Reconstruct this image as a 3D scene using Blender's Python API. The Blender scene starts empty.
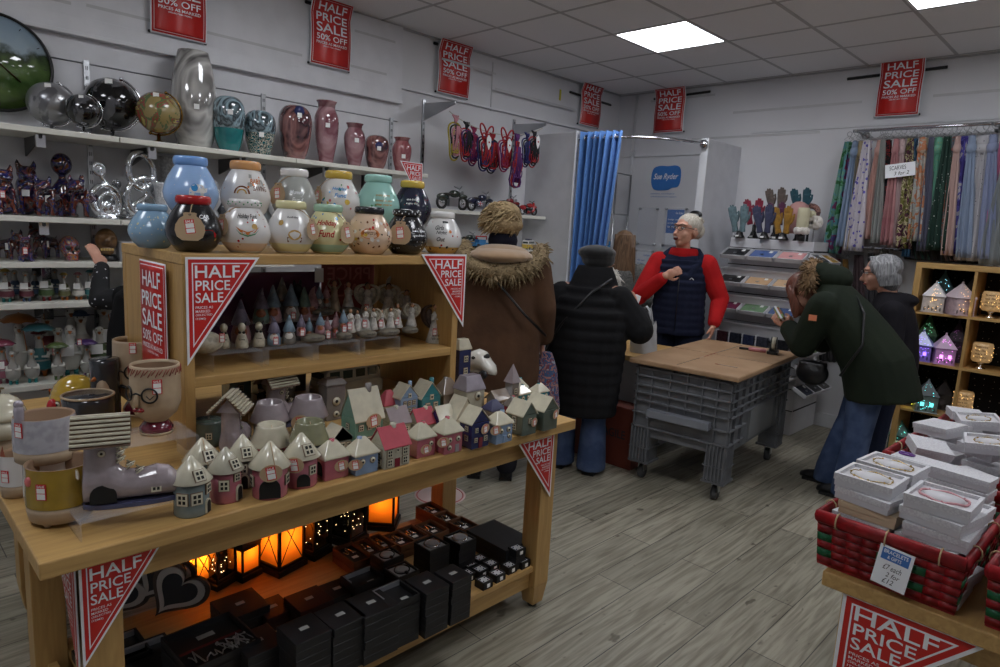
LEDSTR = 12; EXPO = 0.2
import bpy, bmesh, math, random
from mathutils import Vector, Matrix, Euler, noise
C = bpy.context.scene
COL = C.collection
PI = math.pi
rnd = random.Random(7)
FPX = 658.186
CAM = Vector((0, 0, 1.57))
_yaw, _pit, _rol = 0.774391, 0.161098, 0.0553257
_fw = Vector((-math.sin(_yaw)*math.cos(_pit), math.cos(_yaw)*math.cos(_pit), -math.sin(_pit)))
_rt = Vector((math.cos(_yaw), math.sin(_yaw), 0)); _up = _rt.cross(_fw)
_r = _rt*math.cos(_rol)+_up*math.sin(_rol); _u = -_rt*math.sin(_rol)+_up*math.cos(_rol)
cd = bpy.data.cameras.new('camera'); cam = bpy.data.objects.new('camera', cd); COL.objects.link(cam)
cam.matrix_world = Matrix(((_r.x,_u.x,-_fw.x,0),(_r.y,_u.y,-_fw.y,0),(_r.z,_u.z,-_fw.z,CAM.z),(0,0,0,1)))
cd.sensor_width = 36; cd.lens = FPX/1000*36; cd.clip_start = .02
C.camera = cam
def at(px, py, ax, v):
 """point of the place seen at a pixel of the photograph, on the plane ax = v (ax 0 x, 1 y, 2 z)"""
 d = _fw*FPX+_r*(px-500)+_u*(333.5-py)
 return CAM+d*((v-CAM[ax])/d[ax])
def dep(p): return (Vector(p)-CAM).dot(_fw)
def mpp(p): return dep(p)/FPX
TOCAM = lambda p: math.atan2(CAM.y-p[1], CAM.x-p[0])
def lin(c):
 return tuple((v/255/12.92 if v/255 <= .04045 else ((v/255+.055)/1.055)**2.4) for v in c)+(1,)
_M = {}
def mat(name, c=(200,200,200), rough=.5, metal=0, coat=0, c2=None, scale=8, kind='noise', detail=3, lo=.4, hi=.6, bump=0, bscale=60,
  emit=None, estr=1, trans=0, alpha=1, stretch=None, spec=.5, sheen=0, dist=0):
 if name in _M: return _M[name]
 m = bpy.data.materials.new(name); m.use_nodes = True; _M[name] = m
 nt = m.node_tree; N = nt.nodes; L = nt.links; b = N['Principled BSDF']
 b.inputs['Base Color'].default_value = lin(c)
 b.inputs['Roughness'].default_value = rough; b.inputs['Metallic'].default_value = metal
 b.inputs['Coat Weight'].default_value = coat; b.inputs['Coat Roughness'].default_value = .08
 b.inputs['Specular IOR Level'].default_value = spec
 b.inputs['Transmission Weight'].default_value = trans; b.inputs['Alpha'].default_value = alpha
 b.inputs['Sheen Weight'].default_value = sheen
 if emit: b.inputs['Emission Color'].default_value = lin(emit); b.inputs['Emission Strength'].default_value = estr
 tc = N.new('ShaderNodeTexCoord'); vec = tc.outputs['Object']
 if stretch:
  mp = N.new('ShaderNodeMapping'); mp.inputs['Scale'].default_value = stretch; L.new(vec, mp.inputs['Vector']); vec = mp.outputs['Vector']
 if c2 is None: c2 = tuple(min(255, v*1.03+1) for v in c); lo, hi = .35, .65
 if kind == 'noise':
  t = N.new('ShaderNodeTexNoise'); t.inputs['Scale'].default_value = scale; t.inputs['Detail'].default_value = detail
  t.inputs['Distortion'].default_value = dist; out = t.outputs['Fac']
 elif kind == 'wave':
  t = N.new('ShaderNodeTexWave'); t.inputs['Scale'].default_value = scale; t.inputs['Distortion'].default_value = dist or 6
  t.inputs['Detail'].default_value = detail; out = t.outputs['Fac']
 elif kind == 'dots':
  t = N.new('ShaderNodeTexVoronoi'); t.inputs['Scale'].default_value = scale; out = t.outputs['Distance']
 L.new(vec, t.inputs['Vector'])
 r = N.new('ShaderNodeValToRGB'); r.color_ramp.elements[0].position = lo; r.color_ramp.elements[1].position = hi
 r.color_ramp.elements[0].color = lin(c); r.color_ramp.elements[1].color = lin(c2)
 L.new(out, r.inputs['Fac']); L.new(r.outputs['Color'], b.inputs['Base Color'])
 if bump:
  n2 = N.new('ShaderNodeTexNoise'); n2.inputs['Scale'].default_value = bscale; n2.inputs['Detail'].default_value = 4; L.new(vec, n2.inputs['Vector'])
  bp = N.new('ShaderNodeBump'); bp.inputs['Strength'].default_value = bump; bp.inputs['Distance'].default_value = .01
  L.new(n2.outputs['Fac'], bp.inputs['Height']); L.new(bp.outputs['Normal'], b.inputs['Normal'])
 return m
def multi(name, cols, scale=10, rough=.15, detail=4, dist=1.5, kind='noise', coat=.5, stretch=None, metal=0, interp='LINEAR'):
 """several colours in a ramp over a noise: marbled glass, printed scarves"""
 if name in _M: return _M[name]
 m = mat(name, cols[0], rough, coat=coat, scale=scale, detail=detail, dist=dist, kind=kind, stretch=stretch, metal=metal)
 r = [n for n in m.node_tree.nodes if n.type == 'VALTORGB'][0].color_ramp
 r.interpolation = interp; n = len(cols)
 lo, hi = (.3, .7) if kind == 'noise' else (0.02, .85)
 while len(r.elements) < n: r.elements.new(.5)
 for i, c in enumerate(cols):
  r.elements[i].position = lo+(hi-lo)*i/(n-1) if interp == 'LINEAR' else lo+(hi-lo)*i/n
 for i, c in enumerate(cols): r.elements[i].color = lin(c)
 return m
class MB:
 def __init__(s): s.v = []; s.f = []; s.mi = []; s.sm = []
 def add(s, V, F, mi=0, sm=False, M=None):
  o = len(s.v)
  for p in V:
   p = Vector(p); s.v.append(M @ p if M else p)
  for f in F: s.f.append([i+o for i in f]); s.mi.append(mi); s.sm.append(sm)
  return s
 def box(s, c, d, mi=0, M=None, rz=0, top=1, topy=None):
  x, y, z = d[0]/2, d[1]/2, d[2]/2; t = top; ty = top if topy is None else topy
  V = [(-x,-y,-z),(x,-y,-z),(x,y,-z),(-x,y,-z),(-x*t,-y*ty,z),(x*t,-y*ty,z),(x*t,y*ty,z),(-x*t,y*ty,z)]
  R = Matrix.Translation(c) @ Matrix.Rotation(rz, 4, 'Z')
  return s.add(V, [(3,2,1,0),(4,5,6,7),(0,1,5,4),(1,2,6,5),(2,3,7,6),(3,0,4,7)], mi, False, (M @ R) if M else R)
 def b2(s, a, b, mi=0, M=None):
  return s.box([(a[i]+b[i])/2 for i in range(3)], [abs(b[i]-a[i]) for i in range(3)], mi, M)
 def lathe(s, prof, seg=24, mi=0, M=None, sm=True, c=(0,0,0), sx=1, sy=1, cap=True):
  V = []; F = []; n = len(prof)
  for r, z in prof:
   for k in range(seg):
    a = 2*PI*k/seg; V.append((c[0]+r*math.cos(a)*sx, c[1]+r*math.sin(a)*sy, c[2]+z))
  for i in range(n-1):
   for k in range(seg):
    F.append((i*seg+k, i*seg+(k+1)%seg, (i+1)*seg+(k+1)%seg, (i+1)*seg+k))
  if cap:
   if prof[0][0] > 1e-5: F.append(list(range(seg))[::-1])
   if prof[-1][0] > 1e-5: F.append([(n-1)*seg+k for k in range(seg)])
  return s.add(V, F, mi, sm, M)
 def cyl(s, a, b, r, seg=12, mi=0, r2=None, sm=True, M=None):
  return s.tube([a, b], [r, r if r2 is None else r2], seg, mi, sm=sm, M=M)
 def tube(s, P, R, seg=8, mi=0, closed=False, sm=True, M=None, flat=1, up=None):
  P = [Vector(p) for p in P]; n = len(P)
  if not hasattr(R, '__len__'): R = [R]*n
  V = []; F = []; pn = None
  for i in range(n):
   t = (P[(i+1)%n]-P[i-1]) if closed else (P[min(i+1, n-1)]-P[max(i-1, 0)])
   if t.length < 1e-9: t = Vector((0,0,1))
   t.normalize()
   if pn is None: pn = Vector(up) if up else (Vector((0,0,1)) if abs(t.z) < .9 else Vector((1,0,0)))
   nn = pn-t*pn.dot(t)
   if nn.length < 1e-6: nn = t.orthogonal()
   nn.normalize(); pn = nn; bb = t.cross(nn)
   for k in range(seg):
    a = 2*PI*k/seg; V.append(P[i]+(nn*math.cos(a)*flat+bb*math.sin(a))*R[i])
  m = n if closed else n-1
  for i in range(m):
   j = (i+1)%n
   for k in range(seg): F.append((i*seg+k, i*seg+(k+1)%seg, j*seg+(k+1)%seg, j*seg+k))
  if not closed: F.append(list(range(seg))[::-1]); F.append([(n-1)*seg+k for k in range(seg)])
  return s.add(V, F, mi, sm, M)
 def ell(s, c, r, seg=16, rings=10, mi=0, M=None, z0=-1, z1=1):
  if not hasattr(r, '__len__'): r = (r, r, r)
  a0, a1 = math.asin(z0), math.asin(z1); pr = []
  for i in range(rings+1):
   a = a0+(a1-a0)*i/rings; pr.append((max(math.cos(a), 1e-4), math.sin(a)))
  V = []; F = []
  for q, z in pr:
   for k in range(seg):
    t = 2*PI*k/seg; V.append((c[0]+q*math.cos(t)*r[0], c[1]+q*math.sin(t)*r[1], c[2]+z*r[2]))
  for i in range(rings):
   for k in range(seg): F.append((i*seg+k, i*seg+(k+1)%seg, (i+1)*seg+(k+1)%seg, (i+1)*seg+k))
  F.append(list(range(seg))[::-1]); F.append([rings*seg+k for k in range(seg)])
  return s.add(V, F, mi, True, M)
 def prism(s, out, z0, z1, mi=0, M=None, sm=False):
  n = len(out)
  V = [(x, y, z0) for x, y in out]+[(x, y, z1) for x, y in out]
  F = [list(range(n))[::-1], list(range(n, 2*n))]+[(i, (i+1)%n, n+(i+1)%n, n+i) for i in range(n)]
  return s.add(V, F, mi, sm, M)
 def loft(s, rings, mi=0, M=None, sm=True, cap=True):
  n = len(rings[0]); V = [p for r in rings for p in r]; F = []
  for i in range(len(rings)-1):
   for k in range(n): F.append((i*n+k, i*n+(k+1)%n, (i+1)*n+(k+1)%n, (i+1)*n+k))
  if cap: F.append(list(range(n))[::-1]); F.append([(len(rings)-1)*n+k for k in range(n)])
  return s.add(V, F, mi, sm, M)
 def grid(s, fn, nu, nv, mi=0, sm=True, M=None, thick=0):
  V = [fn(i/nu, j/nv) for j in range(nv+1) for i in range(nu+1)]
  F = [(j*(nu+1)+i, j*(nu+1)+i+1, (j+1)*(nu+1)+i+1, (j+1)*(nu+1)+i) for j in range(nv) for i in range(nu)]
  return s.add(V, F, mi, sm, M)
 def mesh(s, name, mats):
  me = bpy.data.meshes.new(name); me.from_pydata([tuple(v) for v in s.v], [], s.f)
  for m in (mats if isinstance(mats, (list, tuple)) else [mats]): me.materials.append(m)
  me.polygons.foreach_set('material_index', s.mi); me.polygons.foreach_set('use_smooth', s.sm)
  bm = bmesh.new(); bm.from_mesh(me); bmesh.ops.recalc_face_normals(bm, faces=bm.faces); bm.to_mesh(me); bm.free()
  me.update(); return me
 def build(s, name, mats, parent=None, loc=(0,0,0), rz=0, bevel=0, seg=2, label=None, solid=0):
  o = bpy.data.objects.new(name, s.mesh(name, mats)); COL.objects.link(o)
  if parent: o.parent = parent
  o.location = loc; o.rotation_euler = (0,0,rz)
  if solid:
   m = o.modifiers.new('s', 'SOLIDIFY'); m.thickness = solid; m.offset = 0
  if bevel:
   m = o.modifiers.new('b', 'BEVEL'); m.width = bevel; m.segments = seg; m.limit_method = 'ANGLE'; m.angle_limit = .7
  if label: o['label'] = label
  return o
def tag(o, label, cat, group=None, kind=None):
 o['label'] = label; o['category'] = cat
 if group: o['group'] = group
 if kind: o['kind'] = kind
 return o
def thing(name, label, cat, loc=(0,0,0), rz=0, group=None):
 o = bpy.data.objects.new(name, None); COL.objects.link(o); o.empty_display_size = .05
 o.location = loc; o.rotation_euler = (0,0,rz)
 return tag(o, label, cat, group)
def copy_tree(o, parent=None):
 c = o.copy(); COL.objects.link(c)
 if parent: c.parent = parent
 for ch in list(o.children): copy_tree(ch, c)
 return c
def dup(o, loc, rz=0, label=None, scale=None):
 c = copy_tree(o); c.location = loc; c.rotation_euler = (0,0,rz)
 if label: c['label'] = label
 if scale is not None: c.scale = (scale,)*3 if not hasattr(scale, '__len__') else scale
 return c
def struct(o): o['kind'] = 'structure'; return o
_T = {}
def text_mesh(s, bold=.02, shear=0):
 k = (s, bold, shear)
 if k in _T: return _T[k]
 cu = bpy.data.curves.new('t', 'FONT'); cu.body = s; cu.size = 1; cu.offset = bold; cu.shear = shear; cu.resolution_u = 3
 ob = bpy.data.objects.new('t', cu); COL.objects.link(ob)
 bpy.context.view_layer.update()
 me = bpy.data.meshes.new_from_object(ob.evaluated_get(bpy.context.evaluated_depsgraph_get()))
 V = [v.co.copy() for v in me.vertices]; F = [list(p.vertices) for p in me.polygons]
 bpy.data.objects.remove(ob)
 x0 = min(v.x for v in V); x1 = max(v.x for v in V); y0 = min(v.y for v in V); y1 = max(v.y for v in V)
 V = [((v.x-x0)/(x1-x0), (v.y-y0)/(y1-y0)) for v in V]
 _T[k] = (V, F); return V, F
def put_text(mb, s, x, y, w, h, fn, bold=.02, shear=0, mi=0):
 """letters in the box x..x+w, y..y+h of a panel; fn turns (x, y) into a point just proud of its face"""
 V, F = text_mesh(s, bold, shear)
 mb.add([fn(x+a*w, y+b*h) for a, b in V], F, mi)
WHITE = mat('white_paint', (204,205,208), .55, bump=.05)
WOOD = mat('oak_veneer', (194,157,98), .42, c2=(172,135,81), kind='noise', scale=7, detail=5, dist=.7, stretch=(9,.6,9), lo=.35, hi=.7)
WOODZ = mat('oak_post', (190,153,95), .42, c2=(170,133,80), kind='noise', scale=6, detail=6, dist=1.2, stretch=(9,9,.8), lo=.3, hi=.7)
WOODX = mat('oak_board', (194,157,98), .42, c2=(172,135,81), kind='noise', scale=6, detail=6, dist=1.2, stretch=(.8,9,9), lo=.3, hi=.7)
METAL = mat('steel', (170,172,175), .28, metal=1)
CHROME = mat('chrome', (215,216,220), .08, metal=1)
BLACK = mat('black_plastic', (16,16,18), .4)
RED = mat('sale_red', (196,34,28), .35)
PWHITE = mat('print_white', (236,238,242), .45)
ACRY = mat('clear_acrylic', (225,230,240), .04, alpha=.11, spec=.8)
SHELFW = mat('cream_shelf', (214,212,202), .4)
TAGR = mat('tag_red', (200,30,34), .5)
TAGW = mat('tag_white', (232,232,230), .6)
KRAFT = mat('kraft_card', (176,150,118), .8)
INK = mat('ink_dark', (40,38,42), .6)
GREYT = mat('print_grey', (150,150,160), .6)
# ================================================================ the room
XL, YB, ZC = -4.28, 6.0, 3.0
XR, YF = 2.6, -2.2
fl = MB(); fl.b2((XL-.1, YF-.1, -.1), (XR+.1, YB+.1, 0))
def floor_mat():
 m = bpy.data.materials.new('vinyl_planks'); m.use_nodes = True; nt = m.node_tree; N = nt.nodes; L = nt.links; b = N['Principled BSDF']
 tc = N.new('ShaderNodeTexCoord'); mp = N.new('ShaderNodeMapping'); mp.inputs['Rotation'].default_value = (0,0,PI/2)
 L.new(tc.outputs['Object'], mp.inputs['Vector'])
 br = N.new('ShaderNodeTexBrick'); br.inputs['Scale'].default_value = 1; br.inputs['Brick Width'].default_value = 1.2; br.inputs['Row Height'].default_value = .18
 br.inputs['Mortar Size'].default_value = .0022; br.inputs['Color1'].default_value = lin((144,139,124)); br.inputs['Color2'].default_value = lin((170,164,147))
 br.inputs['Mortar'].default_value = lin((84,80,74)); br.offset = .37; L.new(mp.outputs['Vector'], br.inputs['Vector'])
 mp2 = N.new('ShaderNodeMapping'); mp2.inputs['Scale'].default_value = (17,1.1,1); L.new(tc.outputs['Object'], mp2.inputs['Vector'])
 n = N.new('ShaderNodeTexNoise'); n.inputs['Scale'].default_value = 3; n.inputs['Detail'].default_value = 8; n.inputs['Distortion'].default_value = .6; L.new(mp2.outputs['Vector'], n.inputs['Vector'])
 r = N.new('ShaderNodeValToRGB'); r.color_ramp.elements[0].position = .36; r.color_ramp.elements[1].position = .6
 r.color_ramp.elements[0].color = (.46,.44,.40,1); r.color_ramp.elements[1].color = (1,1,1,1); L.new(n.outputs['Fac'], r.inputs['Fac'])
 mx = N.new('ShaderNodeMix'); mx.data_type = 'RGBA'; mx.blend_type = 'MULTIPLY'; mx.inputs[0].default_value = .8
 L.new(br.outputs['Color'], mx.inputs[6]); L.new(r.outputs['Color'], mx.inputs[7])
 v = N.new('ShaderNodeTexNoise'); v.inputs['Scale'].default_value = 9; v.inputs['Detail'].default_value = 2; mp3 = N.new('ShaderNodeMapping'); mp3.inputs['Scale'].default_value = (2.2,1,1)
 L.new(tc.outputs['Object'], mp3.inputs['Vector']); L.new(mp3.outputs['Vector'], v.inputs['Vector'])
 r2 = N.new('ShaderNodeValToRGB'); r2.color_ramp.elements[0].position = .27; r2.color_ramp.elements[1].position = .33
 r2.color_ramp.elements[0].color = (.3,.27,.24,1); r2.color_ramp.elements[1].color = (1,1,1,1); L.new(v.outputs['Fac'], r2.inputs['Fac'])
 m2 = N.new('ShaderNodeMix'); m2.data_type = 'RGBA'; m2.blend_type = 'MULTIPLY'; m2.inputs[0].default_value = .8
 L.new(mx.outputs[2], m2.inputs[6]); L.new(r2.outputs['Color'], m2.inputs[7]); L.new(m2.outputs[2], b.inputs['Base Color'])
 b.inputs['Roughness'].default_value = .42
 bp = N.new('ShaderNodeBump'); bp.inputs['Strength'].default_value = .15; bp.inputs['Distance'].default_value = .004
 L.new(n.outputs['Fac'], bp.inputs['Height']); L.new(bp.outputs['Normal'], b.inputs['Normal'])
 return m
struct(fl.build('floor', floor_mat()))
WALLM = mat('wall_emulsion', (210,210,214), .6, c2=(216,216,219), scale=1.5, bump=.02)
TILEM = mat('ceiling_tile', (234,234,236), .85, c2=(222,222,225), scale=240, detail=2, lo=.42, hi=.58, bump=.25, bscale=300)
GRIDM = mat('ceiling_grid', (170,170,172), .5)
w = MB(); w.b2((XL-.1, YF-.1, 0), (XL, YB+.1, ZC+.1)); struct(w.build('wall_left', WALLM))
w = MB(); w.b2((XL, YB, 0), (XR, YB+.1, ZC+.1)); struct(w.build('wall_back', WALLM))
w = MB(); w.b2((XR, YF, 0), (XR+.1, YB+.1, ZC+.1)); struct(w.build('wall_right', WALLM))
w = MB(); w.b2((XL, YF-.1, 0), (XR+.1, YF, ZC+.1)); struct(w.build('wall_front', WALLM))
GX, GY = -3.074, 4.147
LIGHTS = [(0,0), (3,0), (0,-4), (3,-4), (6,0), (6,-4), (0,-8), (3,-8)]
ce = MB(); i0 = -3; nxs = 13; j0 = -11
for i in range(-3, 10):
 for j in range(-11, 4):
  if (i, j) in LIGHTS: continue
  x0, x1 = max(GX+.6*i, XL), min(GX+.6*i+.6, XR); y0, y1 = max(GY+.6*j, YF), min(GY+.6*j+.6, YB)
  if x1-x0 < .02 or y1-y0 < .02: continue
  ce.b2((x0+.004, y0+.004, ZC), (x1-.004, y1-.004, ZC+.02))
ce.b2((XL, YF, ZC+.1), (XR, YB, ZC+.12))
for i in range(-3, 11):
 x = GX+.6*i
 if XL < x < XR: ce.b2((x-.012, YF, ZC-.002), (x+.012, YB, ZC+.006), 1)
for j in range(-11, 5):
 y = GY+.6*j
 if YF < y < YB: ce.b2((XL, y-.012, ZC-.002), (XR, y+.012, ZC+.006), 1)
ce.b2((XL, YF, ZC-.012), (XL+.02, YB, ZC+.004), 1); ce.b2((XL, YB-.02, ZC-.012), (XR, YB, ZC+.004), 1)
struct(ce.build('ceiling', [TILEM, GRIDM]))
LED = mat('led_diffuser', (255,255,255), .5, emit=(246,249,255), estr=LEDSTR)
FRM = mat('led_frame', (215,215,218), .4)
lt0 = thing('ceiling_light', 'square flush light panel in the ceiling, whole in view above the changing booth', 'ceiling light')
m = MB(); m.b2((-.284,-.284,.002), (.284,.284,.012)); m.build('diffuser', LED, lt0)
m = MB()
for a, b in (((-.296,-.296),(.296,-.28)), ((-.296,.28),(.296,.296)), ((-.296,-.28),(-.28,.28)), ((.28,-.28),(.296,.28))):
 m.b2((a[0],a[1],-.003), (b[0],b[1],.018))
m.build('frame', FRM, lt0)
for k, (i, j) in enumerate(LIGHTS):
 o = lt0 if k == 0 else copy_tree(lt0)
 o.location = (GX+.6*i+.3, GY+.6*j+.3, ZC)
 if k == 1: o['label'] = 'square flush light panel cut by the top right edge of the picture'
 elif k > 1: o['label'] = 'square flush light panel in the ceiling behind the viewpoint'; o['group'] = 'light panels behind the viewpoint'
m = MB(); m.b2((-1.9, YB-.018, 0), (XR, YB, .12)); m.b2((XL, YB-.018, 0), (-1.9, YB, .12)); struct(m.build('baseboard_back', WHITE, bevel=.004))
m = MB(); m.b2((XL, 3.2, 0), (XL+.018, YB-.02, .12)); struct(m.build('baseboard_left', WHITE, bevel=.004))
PAN = mat('fascia_panel', (212,212,216), .5)
LINE = mat('shadow_gap', (120,120,124), .7)
m = MB()
m.b2((XL, YF, 2.46), (XL+.05, 3.12, 2.99)); m.b2((XL+.05, YF, 2.462), (XL+.058, 3.12, 2.54)); m.b2((XL, YF, 2.44), (XL+.07, 3.12, 2.462))
m.b2((XL, 3.13, 2.56), (XL+.03, YB, 2.575))
struct(m.build('trim_1', PAN, bevel=.003))
m = MB()
for y0, y1, z in ((.55,.98,2.59), (1.05,1.5,2.6), (1.55,2.3,2.61), (2.42,2.98,2.62), (2.7,3.05,2.86), (3.5,4.1,2.84), (4.1,5.2,2.72)): m.b2((XL+.05, y0, z), (XL+.0515, y1, z+.016))
m.b2((XL, 4.1, 2.55), (XL+.006, 4.11, 2.95))
struct(m.build('trim_2', mat('old_tape', (190,190,192), .5)))
m = MB()
for a, b, z in ((-3.0,-1.9,2.72), (-3.4,-2.2,2.5), (-1.4,-.6,2.72), (-3.9,-3.2,2.9)): m.b2((a, YB-.003, z), (b, YB, z+.02))
struct(m.build('trim_3', mat('old_tape', (190,190,192), .5)))
m = MB(); m.cyl((-4.06, YB-.02, .1), (-4.06, YB-.02, 2.98), .014); m.box((-4.06, YB-.02, 2.4), (.05,.03,.05)); m.cyl((-.62, YB-.02, 2.45), (-.62, YB-.02, 2.98), .012)
m.b2((-4.2, YB-.016, 2.36), (-2.95, YB, 2.372)); m.b2((-2.8, YB-.01, 2.53), (XR, YB, 2.545))
struct(m.build('trim_4', WHITE))
m = MB()
zs = [.3, .62, .94, 1.26, 1.58, 1.9, 2.31, 2.44]
for a, b in zip(zs[:-1], zs[1:]): m.b2((XL, YF, a+.008), (XL+.02, 3.12, b))
for a, b in zip(zs[:-1], zs[1:]): m.b2((XL, YF, a), (XL+.008, 3.12, a+.008), 1)
struct(m.build('wall_left_panelling', [PAN, LINE]))
def standard(y, z0, z1, lab, x=XL+.022):
 m = MB(); m.b2((0,-.014,z0), (.012,.014,z1)); z = z0+.03
 while z < z1-.03:
  m.b2((.012,-.006,z), (.0128,-.002,z+.02), 1); m.b2((.012,.002,z), (.0128,.006,z+.02), 1); z += .05
 return tag(m.build('shelf_upright', [METAL, BLACK], loc=(x,y,0)), lab, 'upright')
standard(1.043, .3, 2.33, 'slotted steel wall upright behind the small black globe')
standard(2.04, .3, 2.33, 'slotted steel wall upright behind the teal swirled vase')
standard(3.05, .3, 2.33, 'slotted steel wall upright between the last two pink vases on the top shelf')
standard(3.37, .5, 2.52, 'slotted steel wall upright left of the hanging cord toys', XL+.002)
standard(4.4, .5, 2.52, 'slotted steel wall upright right of the hanging cord toys', XL+.002)
def shelf(y0, y1, z, x1, lab, brk, tags=(), group=None, x0=XL+.025):
 t = thing('wall_shelf', lab, 'shelf', (x0, y0, z), 0, group)
 m = MB(); m.b2((0, .002, -.028), (x1-x0, y1-y0-.002, 0)); m.build('board', SHELFW, t, bevel=.003)
 for b in brk:
  m = MB(); m.prism([(0,-.12), (0,-.028), (x1-x0-.03,-.028), (x1-x0-.03,-.045)], -.004, .004, M=Matrix.Translation((0, b-y0, 0)) @ Matrix.Rotation(PI/2, 4, 'X'))
  m.box((x1-x0-.06, b-y0, -.06), (.02,.04,.06), 1)
  m.build('bracket', [mat('bracket_dark', (60,60,62), .4), CHROME], t)
 return t
S1, S2, S3, S4, S5 = 1.915, 1.495, 1.273, 1.07, .66
XS = -3.85
for z, lab in ((S1,'top'), (S2,'second'), (S3,'third'), (S4,'fourth'), (S5,'fifth')):
 xs = XS if z == S1 else -3.88
 gl = {'top':'globes and the round clock', 'second':'marbled glass animals', 'third':'glass skull', 'fourth':'row of standing duck figures', 'fifth':'geese with umbrellas'}[lab]
 shelf(.1, 1.08, z, xs, 'cream wall shelf, left bay, carrying the '+gl, (.3, .75))
 gl = {'top':'tall grey vase and first plum vase', 'second':'clear glass loops', 'third':'grinning mask face and white boxes', 'fourth':'dark space beside the reaching arm', 'fifth':'last geese behind the person in black'}[lab]
 shelf(1.08, 2.06, z, xs, 'cream wall shelf, middle bay, at the '+gl, (1.25, 1.75))
 if z in (S1, S2):
  shelf(2.06, 3.1, z, xs, 'cream wall shelf, right bay, under the '+('row of pink vases' if z == S1 else 'colourful small items behind the savings pots'), (2.3, 2.8))
shelf(3.2, 4.58, 1.68, -3.98, 'white shelf holding the model motorbikes', (3.5, 4.2), x0=XL+.005)
shelf(3.2, 4.58, 1.378, -3.96, 'white shelf holding the model camper van, below the motorbikes', (3.5, 4.2), x0=XL+.005)
shelf(3.2, 4.58, 1.0, -3.96, 'lowest white shelf below the model vehicles', (3.5, 4.2), x0=XL+.005)
TZ = .82; TX1, TX0, TY0, TY1 = -1.56, -2.36, .255, 2.06
def oak_table(name, lab, x0, x1, y0, y1, tz, shelfz, legs, apr=.1, th=.04):
 t = thing(name, lab, 'table', ((x0+x1)/2, (y0+y1)/2, 0)); cx, cy = (x0+x1)/2, (y0+y1)/2
 m = MB(); m.b2((x0-cx, y0-cy, tz-th), (x1-cx, y1-cy, tz)); m.build('tabletop', WOOD, t, bevel=.004)
 for (lx, ly) in legs:
  m = MB(); m.box((lx-cx, ly-cy, .11+(tz-th-.11)/2), (.085,.085,tz-th-.11)); m.box((lx-cx, ly-cy, .065), (.06,.06,.09), M=None, top=1.4); m.cyl((lx-cx, ly-cy, 0), (lx-cx, ly-cy, .02), .02, mi=1)
  m.build('leg', [WOODZ, BLACK], t, bevel=.003)
 xs = sorted({l[0] for l in legs}); ys = sorted({l[1] for l in legs})
 m = MB()
 for x in xs: m.b2((x-cx-.012, ys[0]-cy+.043, tz-th-apr), (x-cx+.012, ys[-1]-cy-.043, tz-th))
 for y in ys: m.b2((xs[0]-cx+.043, y-cy-.012, tz-th-apr), (xs[-1]-cx-.043, y-cy+.012, tz-th))
 m.build('apron', WOOD, t)
 if shelfz:
  m = MB(); m.b2((xs[0]-cx-.03, ys[0]-cy+.043, shelfz-.025), (xs[-1]-cx+.03, ys[-1]-cy-.043, shelfz)); m.build('lower_shelf', WOOD, t, bevel=.003)
  m = MB()
  for x in xs: m.b2((x-cx-.012, ys[0]-cy+.043, shelfz-.1), (x-cx+.012, ys[-1]-cy-.043, shelfz-.025))
  for y in ys: m.b2((xs[0]-cx+.043, y-cy-.012, shelfz-.1), (xs[-1]-cx-.043, y-cy+.012, shelfz-.02))
  m.build('rail', WOOD, t)
 return t
LZ = .2
oak_table('display_table', 'oak display table crowded with pottery houses, black gift boxes on its lower shelf', TX0+.002, TX1, TY0, TY1, TZ, LZ,
  [(-1.655,.38), (-1.655,1.975), (-2.25,.38), (-2.25,1.975)])
oak_table('display_table', 'second oak table, mostly hidden, backing on to the display table under the oak shelf unit', -2.98, TX0-.002, TY0+.03, TY1, TZ, 0,
  [(-2.72,.45), (-2.72,1.9), (-2.9,.45), (-2.9,1.9)])
HX1, HX0, HY0, HY1, HZT, HZM = -2.08, -2.66, .742, 1.86, 1.437, 1.05
t = thing('shelf_unit', 'open oak shelf unit standing on the table, topped with round savings pots', 'shelf unit', (HX0, HY0, TZ))
L_, W_ = HY1-HY0, HX1-HX0
m = MB(); m.b2((-.003,-.003,HZT-TZ-.034), (W_+.003, L_+.003, HZT-TZ)); m.build('top_board', WOOD, t, bevel=.003)
m = MB(); m.b2((0,.026,HZM-TZ-.034), (W_, L_-.026, HZM-TZ)); m.build('middle_shelf', WOOD, t, bevel=.003)
for y in (0, L_-.026):
 m = MB(); m.b2((0, y, .0), (W_, y+.026, HZT-TZ-.034)); m.build('side_panel', WOODZ, t, bevel=.002)
for x in (.0, W_-.032):
 for y in (-.002, L_-.03): m = MB(); m.b2((x, y, 0), (x+.034, y+.032, HZT-TZ-.034)); m.build('corner_post', WOODZ, t, bevel=.002)
RTZ = .75
oak_table('display_table', 'oak table at the right edge carrying red baskets of white jewellery boxes', -.485, 1.0, 1.72, 3.3, RTZ, 0,
  [(-.40,1.80), (.9,1.80), (-.40,3.2), (.9,3.2)], apr=.08)
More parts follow.
